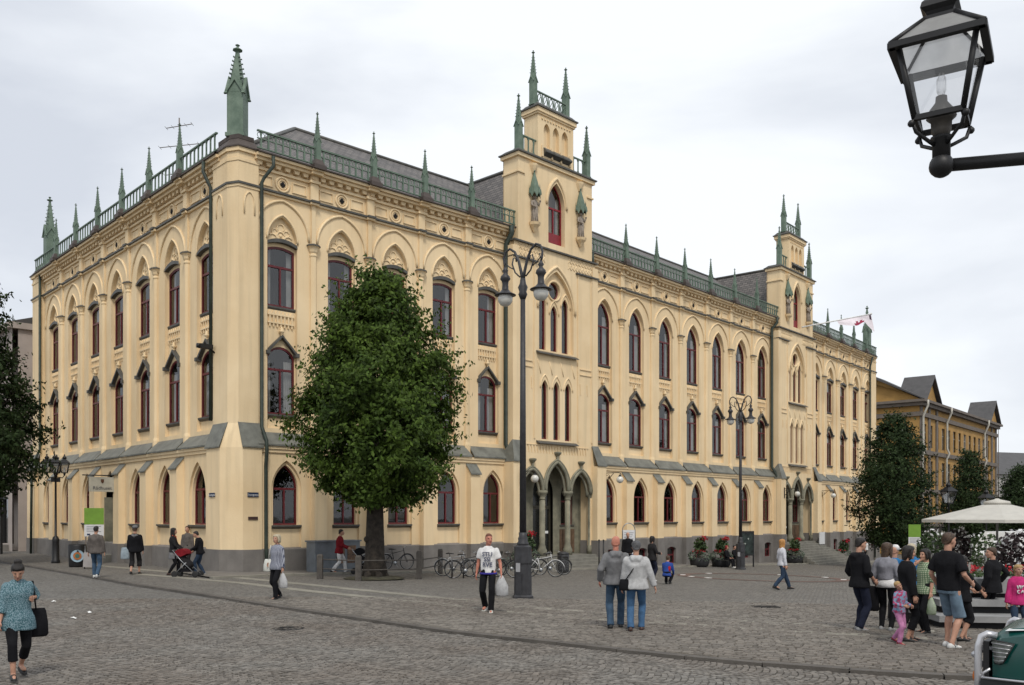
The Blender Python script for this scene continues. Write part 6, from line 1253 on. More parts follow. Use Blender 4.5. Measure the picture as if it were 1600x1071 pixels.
BLK = cloth('black_cloth', (.010, .010, .012)); BLK2 = cloth('charcoal_cloth', (.022, .021, .022)); NAVYC = cloth('navy_cloth', (.014, .017, .032)); JEAN = cloth('jeans', (.055, .095, .15)); JEAND = cloth('dark_jeans', (.03, .05, .085)); GREYC = cloth('grey_cloth', (.17, .17, .175)); LGREY = cloth('light_grey_cloth', (.46, .46, .46)); WHC = cloth('white_cloth', (.72, .71, .70)); BROWNJ = cloth('taupe_cloth', (.12, .105, .095)); REDC = cloth('red_cloth', (.19, .012, .018)); PINK = cloth('pink_cloth', (.52, .035, .17)); PINKP = cloth('pale_pink_cloth', (.48, .20, .36)); BLUEC = cloth('blue_cloth', (.03, .16, .36)); TEAL = cloth('teal_mottled_knit', (.025, .085, .10), 'noise', (.19, .27, .31), 75); CHECKB = cloth('blue_check', (.05, .06, .10), 'check', (.45, .46, .5), 10); CHECKG = cloth('green_check', (.10, .16, .09), 'check', (.38, .42, .30), 8); FLORAL = cloth('floral_cloth', (.35, .05, .12), 'noise', (.18, .28, .4), 16); SHORTD = cloth('washed_denim', (.14, .20, .26))
SKIN_R = mat('skin_ruddy', (.48, .19, .13), .55, .1, 14, coords='obj')
SH_B = mat('shoe_black', (.012, .012, .012), .5, coords='obj'); SH_W = mat('shoe_white', (.6, .6, .58), .6, coords='obj'); SH_G = mat('shoe_grey', (.25, .25, .25), .6, coords='obj'); SH_R = mat('shoe_red', (.25, .02, .04), .5, coords='obj'); SH_BR = mat('shoe_brown', (.06, .03, .022), .5, coords='obj')
PLASTIC = mat('plastic_bag', (.62, .62, .62), .35, .12, 12, .8, 14, coords='obj', trans=.4)
def bag(parent, pts, w_, h_, t, m, name='handbag', rz=0):
    """soft bag: rounded loft hanging from its top centre"""
    x, y, z = pts; mb = MB(); X, Y = (math.cos(rz), math.sin(rz), 0), (-math.sin(rz), math.cos(rz), 0)
    mb.loft([((x, y, z - h_), w_ * .44, t * .5, X, Y), ((x, y, z - h_ * .92), w_ * .52, t * .62, X, Y), ((x, y, z - h_ * .5), w_ * .5, t * .55, X, Y), ((x, y, z - h_ * .1), w_ * (.2 if m is PLASTIC else .42), t * .3, X, Y), ((x, y, z), w_ * (.1 if m is PLASTIC else .36), t * .12, X, Y)], 14); return mb
def carried(name, p, k, label, cat, mb, m, strap=None, sm=None, yaw=0):
    o = empty(name, p, R(yaw), label, cat); o.scale = (k, k, k); mb.build('bag', m, o)
    if strap: q = MB(); q.tube(strap, .011, 6); q.build('strap', sm or m, o)
    return o

# --- left foreground woman
r, d = person(28, 1058, 877, -95, 'woman in teal mottled tunic and black leggings with hair in a bun, looking down', legs=((-.30, .06), (.20, .0)), arms={-1: (-.2, .06, 1.20), 1: (.26, .10, .86)}, topm=TEAL, hem=.72, sleeve=.78, botm=BLK, botlen=.78, bare=True, shoe=SH_B, hair='bun', hairm=H_DARK, head=(-12, 26, 0), fem=True, build=1.12, coat=1.2, lean=.03)
r.rotation_euler.z = R(-140)
K = d['K']; mb = bag(None, (-.27, -.10, 1.02), .34, .44, .13, BLK); carried('shoulder_bag', r.location, K, 'black shoulder bag hanging from the shoulder of the woman in teal', 'bag', mb, BLK, [(-.27, -.1, 1.0), (-.2, -.03, 1.45), (-.2, .03, 1.45), (-.25, .0, 1.0)], BLK, -140)
# --- left street group
person(150, 903, 822, 8, 'man in taupe jacket and blue jeans walking away past the litter bin', legs=((.16, .0), (-.22, .04)), topm=BROWNJ, hem=.82, botm=JEAN, shoe=SH_W, hair='short', hairm=H_DARK, coat=1)
r, d = person(211, 898, 822, 10, 'person in black vest with grey hood, cap and dark shorts walking away', legs=((-.2, .04), (.2, .0)), topm=BLK, hem=.80, botm=BLK2, botlen=.75, shoe=SH_B, hair='short', hairm=H_BROWN, coat=1)
q = MB(); q.lathe([(.11, 1.70), (.105, 1.76), (.06, 1.80), (.01, 1.805)], 14, (0, .0, -.02)); q.prism([(-.08, 0), (.08, 0), (.06, .012), (-.06, .012)], -.22, -.08, Matrix.Translation((0, .3, 1.69)) ); q.build('cap', GREYC, r); q = MB(); q.tube([(-.1, -.06, 1.43), (0, -.13, 1.39), (.1, -.06, 1.43)], [.04, .06, .04], 8); q.build('hood', GREYC, r)
mb = bag(None, (-.34, .0, .98), .3, .42, .1, LGREY); carried('shopping_bag', r.location, d['K'], 'pale shopping bag carried by the person in the black vest', 'bag', mb, cloth('pale_bag', (.3, .36, .4)), None, None, 10)
r, d = person(271, 900, 825, -80, 'woman with long dark hair in dark cardigan and grey dress beside the stroller', legs=((.12, .0), (-.14, .03)), arms={-1: (-.2, .3, .98), 1: (.2, .3, .98)}, topm=BLK2, hem=.86, skirt=(GREYC, .62, .03), botm=BLK, bare=True, shoe=SH_BR, hair='long', hairm=H_DARK, fem=True)
q = MB(); q.tube([(.07 * math.cos(R(a)), .01 + .065 * math.sin(R(a)), 1.46 - .02 * math.sin(R(a))) for a in range(0, 360, 30)], .03, 6, closed=True); q.tube([(.02, .08, 1.44), (.03, .12, 1.25)], [.03, .02], 6); q.build('scarf', cloth('orange_scarf', (.35, .07, .03)), r)
person(293, 893, 822, 170, 'man in taupe sweater standing behind the stroller', legs=((0, 0), (0.02, 0)), topm=BROWNJ, hem=.84, botm=BLK2, shoe=SH_B, hair='short', hairm=H_BROWN)
person(313, 900, 829, 95, 'man in black jacket bending over the stroller', legs=((.14, .0), (-.12, .02)), arms={-1: (-.15, .32, 1.05), 1: (.15, .3, 1.02)}, topm=BLK, hem=.84, botm=JEAND, shoe=SH_G, hair='short', hairm=H_DARK, lean=.16, head=(0, 15, 0), coat=1)
def pram(p, yaw, label, m, m2, K=1.):
    S = empty('stroller', p, R(yaw), label, 'stroller'); S.scale = (K, K, K); q = MB(); q.tube([(-.22, .45, .12), (-.22, -.1, .62), (-.22, -.42, 1.0), (.22, -.42, 1.0), (.22, -.1, .62), (.22, .45, .12)], .016, 6)
    for s in (-1, 1): q.tube([(s * .22, -.35, .12), (s * .22, .1, .55)], .014, 6)
    q.build('frame', STEEL, S); q = MB(); q.loft([((0, .2, .38), .17, .1, (1, 0, 0), (0, .6, .8)), ((0, .12, .45), .2, .16, (1, 0, 0), (0, .6, .8)), ((0, -.12, .66), .2, .14, (1, 0, 0), (0, .8, .6)), ((0, -.2, .82), .18, .08, (1, 0, 0), (0, .9, .4))], 14); q.build('seat', m2, S); q = MB()
    for k in range(7):
        a0, a1 = R(20 + k * 20), R(20 + (k + 1) * 20); q.add([(-.22, -.12 + .26 * math.cos(a0), .78 + .28 * math.sin(a0)), (.22, -.12 + .26 * math.cos(a0), .78 + .28 * math.sin(a0)), (.22, -.12 + .26 * math.cos(a1), .78 + .28 * math.sin(a1)), (-.22, -.12 + .26 * math.cos(a1), .78 + .28 * math.sin(a1)), (-.22, -.12, .76), (.22, -.12, .76)], [(0, 1, 2, 3), (0, 3, 4), (1, 5, 2)])
    q.build('canopy', m, S); q = MB(); q.box(-.18, .18, -.25, .2, .2, .32); q.build('basket', BLK, S)
    for x, y in ((-.24, .45), (.24, .45), (-.24, -.35), (.24, -.35)): q = MB(); q.lathe([(.1, -.018), (.12, -.01), (.12, .01), (.1, .018), (.04, .02)], 14, M=Matrix.Translation((x, y, .12)) @ Matrix.Rotation(R(90), 4, 'Y')); q.build('wheel', RUBBER, S)
pram(gp(291, 902), -95, 'small stroller with red canopy between three people at the left', REDC, BLK2)
# --- woman in checked shirt
r, d = person(433, 937, 835, 150, 'pale-haired woman in blue checked shirt and black trousers with white handbag', legs=((.16, .0), (-.2, .05)), arms={1: (.27, .02, .98), -1: (-.25, .05, .84)}, topm=CHECKB, hem=.80, botm=BLK, shoe=SH_B, hair='bob', hairm=H_PALE, fem=True, build=1.1, coat=.8)
mb = bag(None, (.31, .0, 1.08), .36, .34, .14, WHC); carried('handbag', r.location, d['K'], 'white handbag on the arm of the woman in the checked shirt', 'bag', mb, mat('white_leather', (.66, .66, .60), .5), [(.31, .02, 1.05), (.2, .03, 1.46), (.2, -.03, 1.46), (.31, -.02, 1.05)], None, 150)
mb = bag(None, (-.27, .06, .72), .3, .4, .12, PLASTIC); carried('plastic_bag', r.location, d['K'], 'small pale plastic bag in the hand of the woman in the checked shirt', 'bag', mb, PLASTIC, [(-.27, .06, .68), (-.26, .06, .8)], None, 150)
# --- red jacket with pram
r, d = person(530, 897, 827, -85, 'person in red jacket and white trousers pushing a black pram behind the tree rail', legs=((.24, .0), (-.26, .06)), arms={-1: (-.17, .34, 1.05), 1: (.17, .34, 1.05)}, topm=REDC, hem=.80, botm=WHC, shoe=SH_B, hair='short', hairm=H_DARK, lean=.1, coat=1)
pram(r.location + Vector((.95, .05, 0)), -85, 'black pram pushed by the person in the red jacket', BLK, BLK)
# --- man in white t-shirt
r, d = person(763, 957, 834, 172, 'man with short red hair in white printed t-shirt and black trousers', legs=((.20, .0), (-.16, .05)), arms={-1: (-.30, .06, .88), 1: (.27, -.02, .86)}, topm=WHC, sleeve=.36, hem=.88, botm=BLK, shoe=mat('shoe_white_trainer', (.5, .5, .45), .6, coords='obj'), hair='buzz', hairm=mat('hair_red', (.16, .06, .035), .7, .2, 40, .5, 80, coords='obj'), head=(28, 0, 0), skin=SKIN_R)
q = MB(); q.loft([((0, 0, z), .2, .15, (1, 0, 0), (0, 1, 0)) for z in (.85, .89)], 18); q.build('undershirt', cloth('violet_cloth', (.05, .04, .28)), r)
INK = mat('shirt_ink', (.12, .13, .20), .9, .3, 30, coords='obj')
for i, s in enumerate(('STU', 'SSI', 'RVE')):
    me = PRINTS[i]; me.materials.clear(); me.materials.append(INK)
    for v in me.vertices:
        x, z = v.co.x * .85, v.co.y * .85 + 1.26 - i * .115; ys = (1 - min(.98, (x / .2) ** 2)) ** .5 * .147 + v.co.z + .008; v.co = Vector((-x, ys + (.004 if z > 1.2 else -.003), z))
    obj('print', me, r)
mb = bag(None, (-.31, .08, .83), .3, .46, .16, PLASTIC); o = carried('plastic_bag', r.location, d['K'], 'white plastic carrier bag held by the man in the white t-shirt', 'bag', mb, PLASTIC, [(-.33, .08, .78), (-.31, .07, .87), (-.29, .08, .78)], None, 172); q = MB(); q.ball((-.31, .06, .47), .075, 10, 8, (1, .9, 1)); q.build('contents', mat('blue_contents', (.2, .25, .4), .7), o)
# --- two men seen from behind
person(962, 983, 838, -4, 'bald man in dark grey hooded sweater and blue jeans seen from behind', legs=((-.10, .01), (.12, .0)), arms={-1: (-.3, .03, .92), 1: (.27, .1, .86)}, topm=GREYC, hem=.84, botm=JEAN, shoe=SH_B, hair='buzz', hairm=SKIN_R, skin=SKIN_R, hood=True, coat=1.4, build=1.12)
r, d = person(994, 987, 845, -10, 'grey-haired man in light grey hooded sweater with black shoulder bag, seen from behind', legs=((-.16, .02), (.14, .0)), arms={-1: (-.27, .08, .86), 1: (.36, .02, .86)}, topm=LGREY, hem=.82, botm=cloth('blue_jeans', (.06, .13, .24)), shoe=SH_BR, hair='short', hairm=H_GREY, hood=True, coat=1.4, build=1.12)
mb = bag(None, (-.22, -.12, 1.02), .2, .22, .09, BLK); carried('shoulder_bag', r.location, d['K'], 'small black shoulder bag slung across the light grey sweater', 'bag', mb, BLK, [(-.2, -.14, 1.0), (-.05, -.165, 1.22), (.06, -.145, 1.40), (.1, -.05, 1.5), (.08, .06, 1.47)], BLK, -10)
# --- people near the facade
person(981, 892, 832, 175, 'bald person in black standing by the facade beyond the two men', legs=((0, 0), (.03, 0)), topm=BLK, hem=.80, botm=BLK, shoe=SH_B, hair='buzz', hairm=SKIN, coat=1)
person(1019, 908, 838, -60, 'dark-haired woman in black vest standing over the crouching child', legs=((.05, 0), (-.06, 0)), arms={-1: (-.16, .26, 1.1), 1: (.2, .24, 1.08)}, topm=BLK2, hem=.8, botm=NAVYC, shoe=SH_W, hair='mid', hairm=H_DARK, fem=True, coat=1)
r, d = person(1043, 913, 872, -25, 'crouching child in blue and red jacket on the square', legs=((.16, 0), (-.02, .03)), arms={-1: (-.15, .32, 1.0), 1: (.2, .34, 1.02)}, topm=cloth('child_blue', (.03, .07, .28)), hem=.84, botm=BLK, shoe=SH_B, hair='short', hairm=H_BROWN, seat=.42, lean=.3, height=1.55)
q = MB(); q.tube([(.1, -.12, .5), (.1, -.1, .72), (.09, .0, .9)], [.06, .07, .05], 10); q.build('red_panel', cloth('child_red', (.42, .02, .03)), r)
person(1222, 922, 843, -78, 'woman with long orange-blond hair in white top and dark jeans striding across the square', legs=((.34, .01), (-.34, .07)), arms={-1: (-.22, .1, .9), 1: (.24, .02, .86)}, topm=cloth('white_blouse', (.62, .62, .66)), hem=.84, botm=JEAND, shoe=SH_B, hair='long', hairm=mat('hair_orange', (.5, .24, .07), .5, .2, 30, .6, 80, coords='obj'), fem=True)
bm = gp(1146, 887)
SB_ = empty('park_bench', (bm.x, bm.y + .3, bm.z), Y2, 'bench carrying two seated people beside the red planters', 'bench')
for k in range(4): q = MB(); q.box(-1.0, 1.0, -.2 + k * .11, -.11 + k * .11, .43, .465); q.build('seat_slat', BENCHW, SB_)
for sx in (-1, 1): q = MB(); q.tube([(sx * .85, -.2, 0), (sx * .85, -.18, .44), (sx * .85, .22, .44), (sx * .85, .22, 0)], .025, 6); q.build('leg', BLACK, SB_)
for off, lab, tm in ((-.5, 'red-haired person in black and white seated on the bench by the planters', WHC), (.45, 'person in black seated on the bench by the farther lamp post', BLK)):
    pp = SB_.location + Vector((math.cos(Y2) * off, math.sin(Y2) * off - .05, 0)); person(0, 0, 0, 180 + math.degrees(Y2), lab, pos=pp, height=1.72, legs=((.34, 0), (.36, 0)), arms={-1: (-.15, .3, 1.0), 1: (.15, .3, 1.0)}, topm=BLK if tm is WHC else tm, hem=.86, botm=BLK, shoe=SH_W if tm is WHC else SH_B, hair='bob' if tm is WHC else 'short', hairm=mat('hair_scarlet', (.3, .03, .03), .5, coords='obj') if tm is WHC else H_DARK, seat=.53)
# --- crowd at the right
person(1343, 986, 840, -70, 'young man in black hooded jacket and navy trousers with hand in pocket', legs=((.06, 0), (-.08, .0)), arms={-1: (-.22, .12, .94), 1: (.22, .16, .96)}, topm=BLK, sleeve=.72, hem=.82, botm=NAVYC, shoe=SH_G, hair='short', hairm=H_DARK, head=(-6, 4, 0), coat=1, hood=True)
r, d = person(1385, 986, 848, -42, 'woman with long brown hair in grey sweater over white shirt and black trousers', legs=((.03, 0), (-.05, .0)), arms={-1: (-.24, .08, .92), 1: (.22, .14, .95)}, topm=cloth('grey_knit', (.25, .25, .28)), hem=1.02, botm=BLK, bare=True, shoe=SH_G, hair='long', hairm=H_BROWN, head=(-32, 2, 0), fem=True, coat=.8)
q = MB(); q.loft([((0, 0, z), rx, ry, (1, 0, 0), (0, 1, 0)) for z, rx, ry in ((.87, .2, .152), (.95, .19, .145), (1.05, .165, .125))], 18); q.build('shirt_hem', WHC, r)
mb = bag(None, (-.3, .02, .88), .3, .5, .16, BLK); carried('black_jacket', r.location, d['K'], 'black jacket hanging from the arm of the woman in grey', 'jacket', mb, BLK, None, None, -42)
person(1418, 1003, 853, -95, 'dark-haired woman in long black coat and black sandals behind the small girl', legs=((.10, .0), (-.04, .0)), topm=BLK, hem=.62, botm=BLK, botlen=.8, bare=True, shoe=SH_B, hair='mid', hairm=H_DARK, fem=True, coat=1.6, head=(0, 3, 0))
person(1405, 1007, 906, -150, 'small fair girl in floral jacket and pale pink trousers tilting her head', legs=((-.24, .07), (.08, .0)), arms={-1: (-.18, .22, 1.08), 1: (.18, .26, 1.1)}, topm=FLORAL, hem=.86, botm=PINKP, shoe=SH_R, hair='short', hairm=H_BLOND, head=(-30, 8, 34), lean=.1, height=1.16)
r, d = person(1398, 972, 853, -40, 'person in bright blue shirt and white cap behind the woman in black', legs=((0, 0), (.02, 0)), topm=BLUEC, hem=.82, botm=BLK2, shoe=SH_B, hair='buzz', hairm=SKIN)
q = MB(); q.lathe([(.1, 1.66), (.1, 1.73), (.06, 1.78), (.01, 1.79)], 14, (0, .02, 0)); q.prism([(-.07, 0), (.07, 0), (.05, .012), (-.05, .012)], -.2, -.06, Matrix.Translation((0, .33, 1.68))); q.build('cap', WHC, r)
person(1424, 976, 850, 140, 'pale-haired person in blue shirt half hidden in the crowd', legs=((0, 0), (.02, 0)), topm=BLUEC, hem=.82, botm=BLK2, shoe=SH_B, hair='bob', hairm=H_PALE, fem=True)
r, d = person(1446, 990, 858, 105, 'woman with dark bob in green checked shirt raising a hand to her mouth', legs=((.04, 0), (-.06, .0)), arms={-1: (-.22, .05, .86), 1: (.03, .14, 1.50)}, topm=CHECKG, sleeve=.6, hem=.82, botm=BLK, shoe=SH_B, hair='bob', hairm=H_DARK, fem=True, build=1.1, coat=.6)
mb = bag(None, (-.22, .05, .78), .26, .36, .12, PLASTIC); carried('plastic_bag', r.location, d['K'], 'thin plastic bag with green print held by the woman in green checks', 'bag', mb, mat('green_plastic', (.5, .55, .45), .35, .3, 6, .8, 14, coords='obj', trans=.4, c2=(.3, .42, .2)), [(-.22, .05, .74), (-.22, .05, .86)], None, 105)
r, d = person(1482, 1013, 832, -62, 'tall man in black polo shirt, washed denim shorts and white trainers', legs=((.10, .0), (-.06, .0)), arms={-1: (-.24, .1, .92), 1: (.24, .2, 1.0)}, topm=BLK, sleeve=.42, hem=.88, botm=SHORTD, botlen=.5, shoe=mat('shoe_white_sport', (.62, .62, .6), .6, coords='obj'), hair='short', hairm=H_BROWN, head=(-8, 0, 0), coat=.8)
for s in (-1, 1):
    an = d['J'][s][2]
    for k in range(3):
        for o_ in (-1, 1): q = MB(); y = an.y + .035 + k * .028; q.tube([(an.x + o_ * .046, y, .035), (an.x + o_ * .036, y - .02, .075)], .006, 5); q.build('shoe_stripe', BLK, r)
person(1503, 1003, 868, -80, 'dark curly-haired person in black with black sandals half hidden by the man in shorts', legs=((.14, .0), (-.1, .02)), arms={-1: (-.15, .34, 1.05), 1: (.15, .36, 1.0)}, topm=BLK, sleeve=.8, hem=.82, botm=BLK, botlen=.62, shoe=SH_B, hair='mid', hairm=H_DARK, fem=True, coat=.8)
person(1550, 980, 855, 35, 'brown-haired person in black jacket over a grey shirt, back turned', legs=((.02, 0), (-.04, .0)), arms={-1: (-.26, .06, .90), 1: (.30, -.02, 1.0)}, topm=BLK, hem=.76, botm=BLK, shoe=SH_B, hair='short', hairm=H_BROWN, coat=1.5, build=1.1, head=(40, 0, 0))
r, d = person(1591, 1000, 884, 168, 'fair girl in bright pink hooded sweater facing the camera', legs=((0, 0), (.03, .0)), topm=PINK, hem=.82, botm=JEAND, shoe=SH_W, hair='tail', hairm=H_BLOND, fem=True, hood=True, head=(10, 0, 0), height=1.42, coat=.6)
q = MB(); 
for (x0, z0, x1, z1) in ((-.07, 1.28, -.05, 1.20), (-.05, 1.20, -.02, 1.29), (.0, 1.2, .0, 1.28), (.03, 1.28, .03, 1.2), (.03, 1.24, .07, 1.28), (-.06, 1.16, -.02, 1.17), (-.06, 1.16, -.06, 1.1), (-.06, 1.1, -.02, 1.1), (.01, 1.1, .05, 1.17), (.05, 1.17, .07, 1.1)): q.tube([(-x0, .152, z0), (-x1, .152, z1)], .012, 5)
q.build('print', WHC, r)
person(1330, 878, 842, 60, 'far small figure in white shirt by the basement windows', legs=((.1, 0), (-.1, .02)), topm=WHC, hem=.84, botm=BLK2, shoe=SH_B, hair='short', hairm=H_BROWN, pos=fw('3', 11.5, -1.8, -1.55), height=1.72)
# ------------------------------------------------------------------ bicycles
def bicycle(p, yaw, label, m, lean=.06, basket=False, step=False):
    B = empty('bicycle', p, R(yaw), label, 'bicycle', 'bicycles parked by the town hall'); B.rotation_euler = (lean, 0, R(yaw))
    for x in (-.54, .54):
        q = MB(); q.tube([(x + .335 * math.cos(R(a)), 0, .35 + .335 * math.sin(R(a))) for a in range(0, 360, 15)], .019, 6, closed=True); w_ = q.build('wheel', RUBBER, B); q = MB(); q.tube([(x + .312 * math.cos(R(a)), 0, .35 + .312 * math.sin(R(a))) for a in range(0, 360, 15)], .009, 5, closed=True); q.build('rim', STEEL, w_); q = MB()
        for k in range(12): a = k * math.pi / 6; q.tube([(x + .02 * math.cos(a + .4), (-1) ** k * .025, .35 + .02 * math.sin(a + .4)), (x + .31 * math.cos(a), 0, .35 + .31 * math.sin(a))], .0022, 3)
        q.tube([(x, -.05, .35), (x, .05, .35)], .018, 6); q.build('spokes', STEEL, w_)
        q = MB(); ar = [(x + .37 * math.cos(R(a)), 0, .35 + .37 * math.sin(R(a))) for a in (range(20, 185, 12) if x < 0 else range(10, 150, 12))]; q.tube(ar, .018, 5); q.build('mudguard', m, B)
    q = MB(); bb, st, hd, fk, rr = (-.08, 0, .30), (-.22, 0, .80), (.36, 0, .86), (.54, 0, .35), (-.54, 0, .35)
    q.tube([bb, st], .017, 7); q.tube([bb, (.39, 0, .70)], .019, 7); q.tube([(-.2, 0, .74) if not step else (-.14, 0, .5), hd if not step else (.38, 0, .74)], .017, 7); q.tube([(.41, 0, .64), hd, (.34, 0, .98)], .017, 7)
    for s in (-1, 1): q.tube([bb, (rr[0], s * .05, rr[2])], .01, 6); q.tube([st, (rr[0], s * .05, rr[2])], .01, 6); q.tube([(.41, 0, .64), (.43, s * .045, .58), (fk[0], s * .045, fk[2])], .011, 6)
    q.build('frame', m, B); q = MB(); q.tube([(.2, -.28, 1.03), (.3, -.24, 1.06), (.35, -.08, 1.02), (.35, .08, 1.02), (.3, .24, 1.06), (.2, .28, 1.03)], .013, 7); q.build('handlebar', STEEL, B); q = MB(); q.loft([((-.38, 0, .93), .09, .02, (0, 1, 0), (0, 0, 1)), ((-.3, 0, .94), .1, .03, (0, 1, 0), (0, 0, 1)), ((-.18, 0, .93), .05, .025, (0, 1, 0), (0, 0, 1)), ((-.06, 0, .92), .025, .015, (0, 1, 0), (0, 0, 1))], 10); q.tube([(-.22, 0, .78), (-.24, 0, .92)], .013, 6); q.build('saddle', BLACK, B)
    q = MB(); q.lathe([(.09, -.006), (.09, .006)], 18, M=Matrix.Translation((-.08, -.05, .30)) @ Matrix.Rotation(R(90), 4, 'X')); q.tube([(-.08, -.06, .30), (.02, -.08, .16), (.02, -.16, .16)], .009, 5); q.tube([(-.08, .06, .30), (-.18, .08, .44), (-.18, .16, .44)], .009, 5); q.build('crank', STEEL, B)
    q = MB(); q.tube([(-.7, -.07, .74), (-.3, -.05, .74), (-.3, .05, .74), (-.7, .07, .74), (-.7, -.07, .74)], .007, 5); q.tube([(-.62, -.06, .74), (-.54, -.05, .36)], .006, 5); q.tube([(-.62, .06, .74), (-.54, .05, .36)], .006, 5); q.build('rack', STEEL, B)
    if basket: q = MB(); q.plan([(.42, -.14), (.66, -.14), (.66, .14), (.42, .14)], .82, 1.05, None, [(.38, -.18), (.72, -.18), (.72, .18), (.38, .18)]); q.build('basket', BENCHW, B)
    return B
BK1 = mat('bike_black', (.02, .02, .022), .35); BK2 = mat('bike_silver', (.42, .43, .44), .35, metal=.5); BK3 = mat('bike_green', (.05, .08, .06), .4); BK4 = mat('bike_white', (.6, .6, .6), .4)
bicycle(gp(712, 901), -12, 'silver bicycle parked at the end of the row by the tree rail', BK2); bicycle(gp(730, 904), 8, 'black bicycle second in the row beside the tree rail', BK1); bicycle(gp(757, 902), 14, 'black bicycle with basket behind the man in white', BK1, basket=True)
bicycle(gp(783, 903), -5, 'black bicycle between the man in white and the lamp post', BK1, step=True); bicycle(gp(802, 900), 5, 'green bicycle behind the base of the near lamp post', BK3, step=True); bicycle(gp(848, 902), -8, 'white bicycle right of the near lamp post with its wheel by the bin', BK4)
bicycle(gp(862, 899), 10, 'black bicycle behind the white one right of the near lamp post', BK1)
g = fw('1', 5.6, -1.3); g.z = gz(g.x, g.y) + .05; bicycle(g, 65, 'silver bicycle leaning by the utility cabinet', BK2); g = fw('1', 7.0, -1.2); g.z = gz(g.x, g.y) + .05; bicycle(g, 35, 'dark bicycle by the wall behind the red jacket', BK1)
for px in (706, 724): g = gp(px, 904); q = MB(); q.tube([(0, 0, 0), (0, 0, .6), (.0, .12, .7), (0, .24, .6), (0, .24, 0)], .025, 7); tag(q.build('bicycle_stand', IRON, None, g), 'low dark steel bicycle hoop ' + ('at the wheel of the silver bicycle' if px < 710 else 'at the wheel of the black bicycle'), 'bicycle stand', 'bicycle stands')

# ------------------------------------------------------------------ green off-road car at the lower right
CARG = mat('car_green', (.003, .055, .047), .2, .05, 3, coords='obj', spec=.6); CARD = mat('car_dark_trim', (.018, .02, .02), .5, coords='obj'); CHROME = mat('bar_steel', (.52, .52, .54), .28, .05, 4, metal=.6, coords='obj'); LAMPG = mat('headlamp_glass', (.20, .215, .195), .08, .3, 20, .06, 30, coords='obj', spec=.8); AMB = mat('indicator_amber', (.55, .14, .01), .3, coords='obj')
CO = Vector((5.34, 9.75, 0)); CO.z = gz(CO.x, CO.y) - STEP
CR = empty('off_road_car', CO, R(-38), 'dark green off-road car with pale tubular bull bar, front left corner showing', 'car')
CR.scale = (1.1, 1.1, 1.1)
def ring_y(x, sec): return [(x, y, z) for y, z in sec]
hwid = .82; secs = []
for x, zt, zb, w_ in ((.02, 1.03, .55, .74), (.10, 1.09, .55, .79), (.3, 1.13, .55, .82), (.8, 1.18, .5, .84), (1.35, 1.21, .46, .85), (1.42, 1.21, .46, .85), (3.7, 1.14, .46, .85), (3.9, 1.08, .5, .8)):
    secs.append([(x, -w_, zb), (x, -w_ - .01, zb + (zt - zb) * .55), (x, -w_ + .02, zt - .1), (x, -w_ + .12, zt - .03), (x, 0, zt), (x, w_ - .12, zt - .03), (x, w_ - .02, zt - .1), (x, w_ + .01, zb + (zt - zb) * .55), (x, w_, zb)])
q = MB()
for j0, j1 in ((0, 2), (2, 3), (3, 5), (5, 6), (6, 8)):                      # separate strips keep the shoulder lines crisp
    n = j1 - j0 + 1; q.add([s[j] for s in secs for j in range(j0, j1 + 1)], [(i * n + j, i * n + j + 1, (i + 1) * n + j + 1, (i + 1) * n + j) for i in range(len(secs) - 1) for j in range(n - 1)], True)
q.add(secs[0], [tuple(range(9))]); q.add(secs[-1], [tuple(range(8, -1, -1))]); cb = q.build('body', CARG, CR)
q = MB(); q.prism([(1.25, 1.14), (1.75, 1.74), (2.0, 1.80), (3.5, 1.80), (3.85, 1.1)], -.72, .72); q.build('cabin', CARG, CR)
for s in (-1, 1): q = MB(); q.prism([(1.55, 1.2), (1.88, 1.68), (2.6, 1.7), (2.6, 1.2)], s * .725 - .004, s * .725 + .004); q.prism([(2.7, 1.2), (2.7, 1.7), (3.45, 1.7), (3.6, 1.2)], s * .725 - .004, s * .725 + .004); q.build('side_window', GLASS, CR)
q = MB(); q.add([(1.27, -.68, 1.17), (1.27, .68, 1.17), (1.745, .64, 1.74), (1.745, -.64, 1.74)], [(0, 1, 2, 3)]); q.v = [(v[0] - .012, v[1], v[2] + .01) for v in q.v]; q.build('windscreen', GLASS, CR)
q = MB(); q.box(-.06, .3, -.84, .84, .30, .62); q.prism([(.3, .3), (3.8, .3), (3.8, .5), (.3, .5)], -.87, .87); q.build('bumper', CARD, CR); q = MB(); q.tube([(-.062, -.5, .628), (-.05, -.84, .628), (.3, -.86, .628), (.38, -.86, .62)], .012, 6); q.build('bumper_strip', CHROME, CR)
q = MB(); q.box(-.06, -.01, -.74, .74, .56, .95); q.build('front_dark_panel', BLACK, CR)  # black slab filling the gap between bull bar and body
q = MB(); q.box(-.015, .03, -.45, .45, .62, .92); gl = q.build('grille', BLACK, CR); q = MB()
for k in range(4): q.box(-.03, -.016, -.43, .43, .66 + k * .065, .68 + k * .065)
q.build('grille_bars', CHROME, gl)
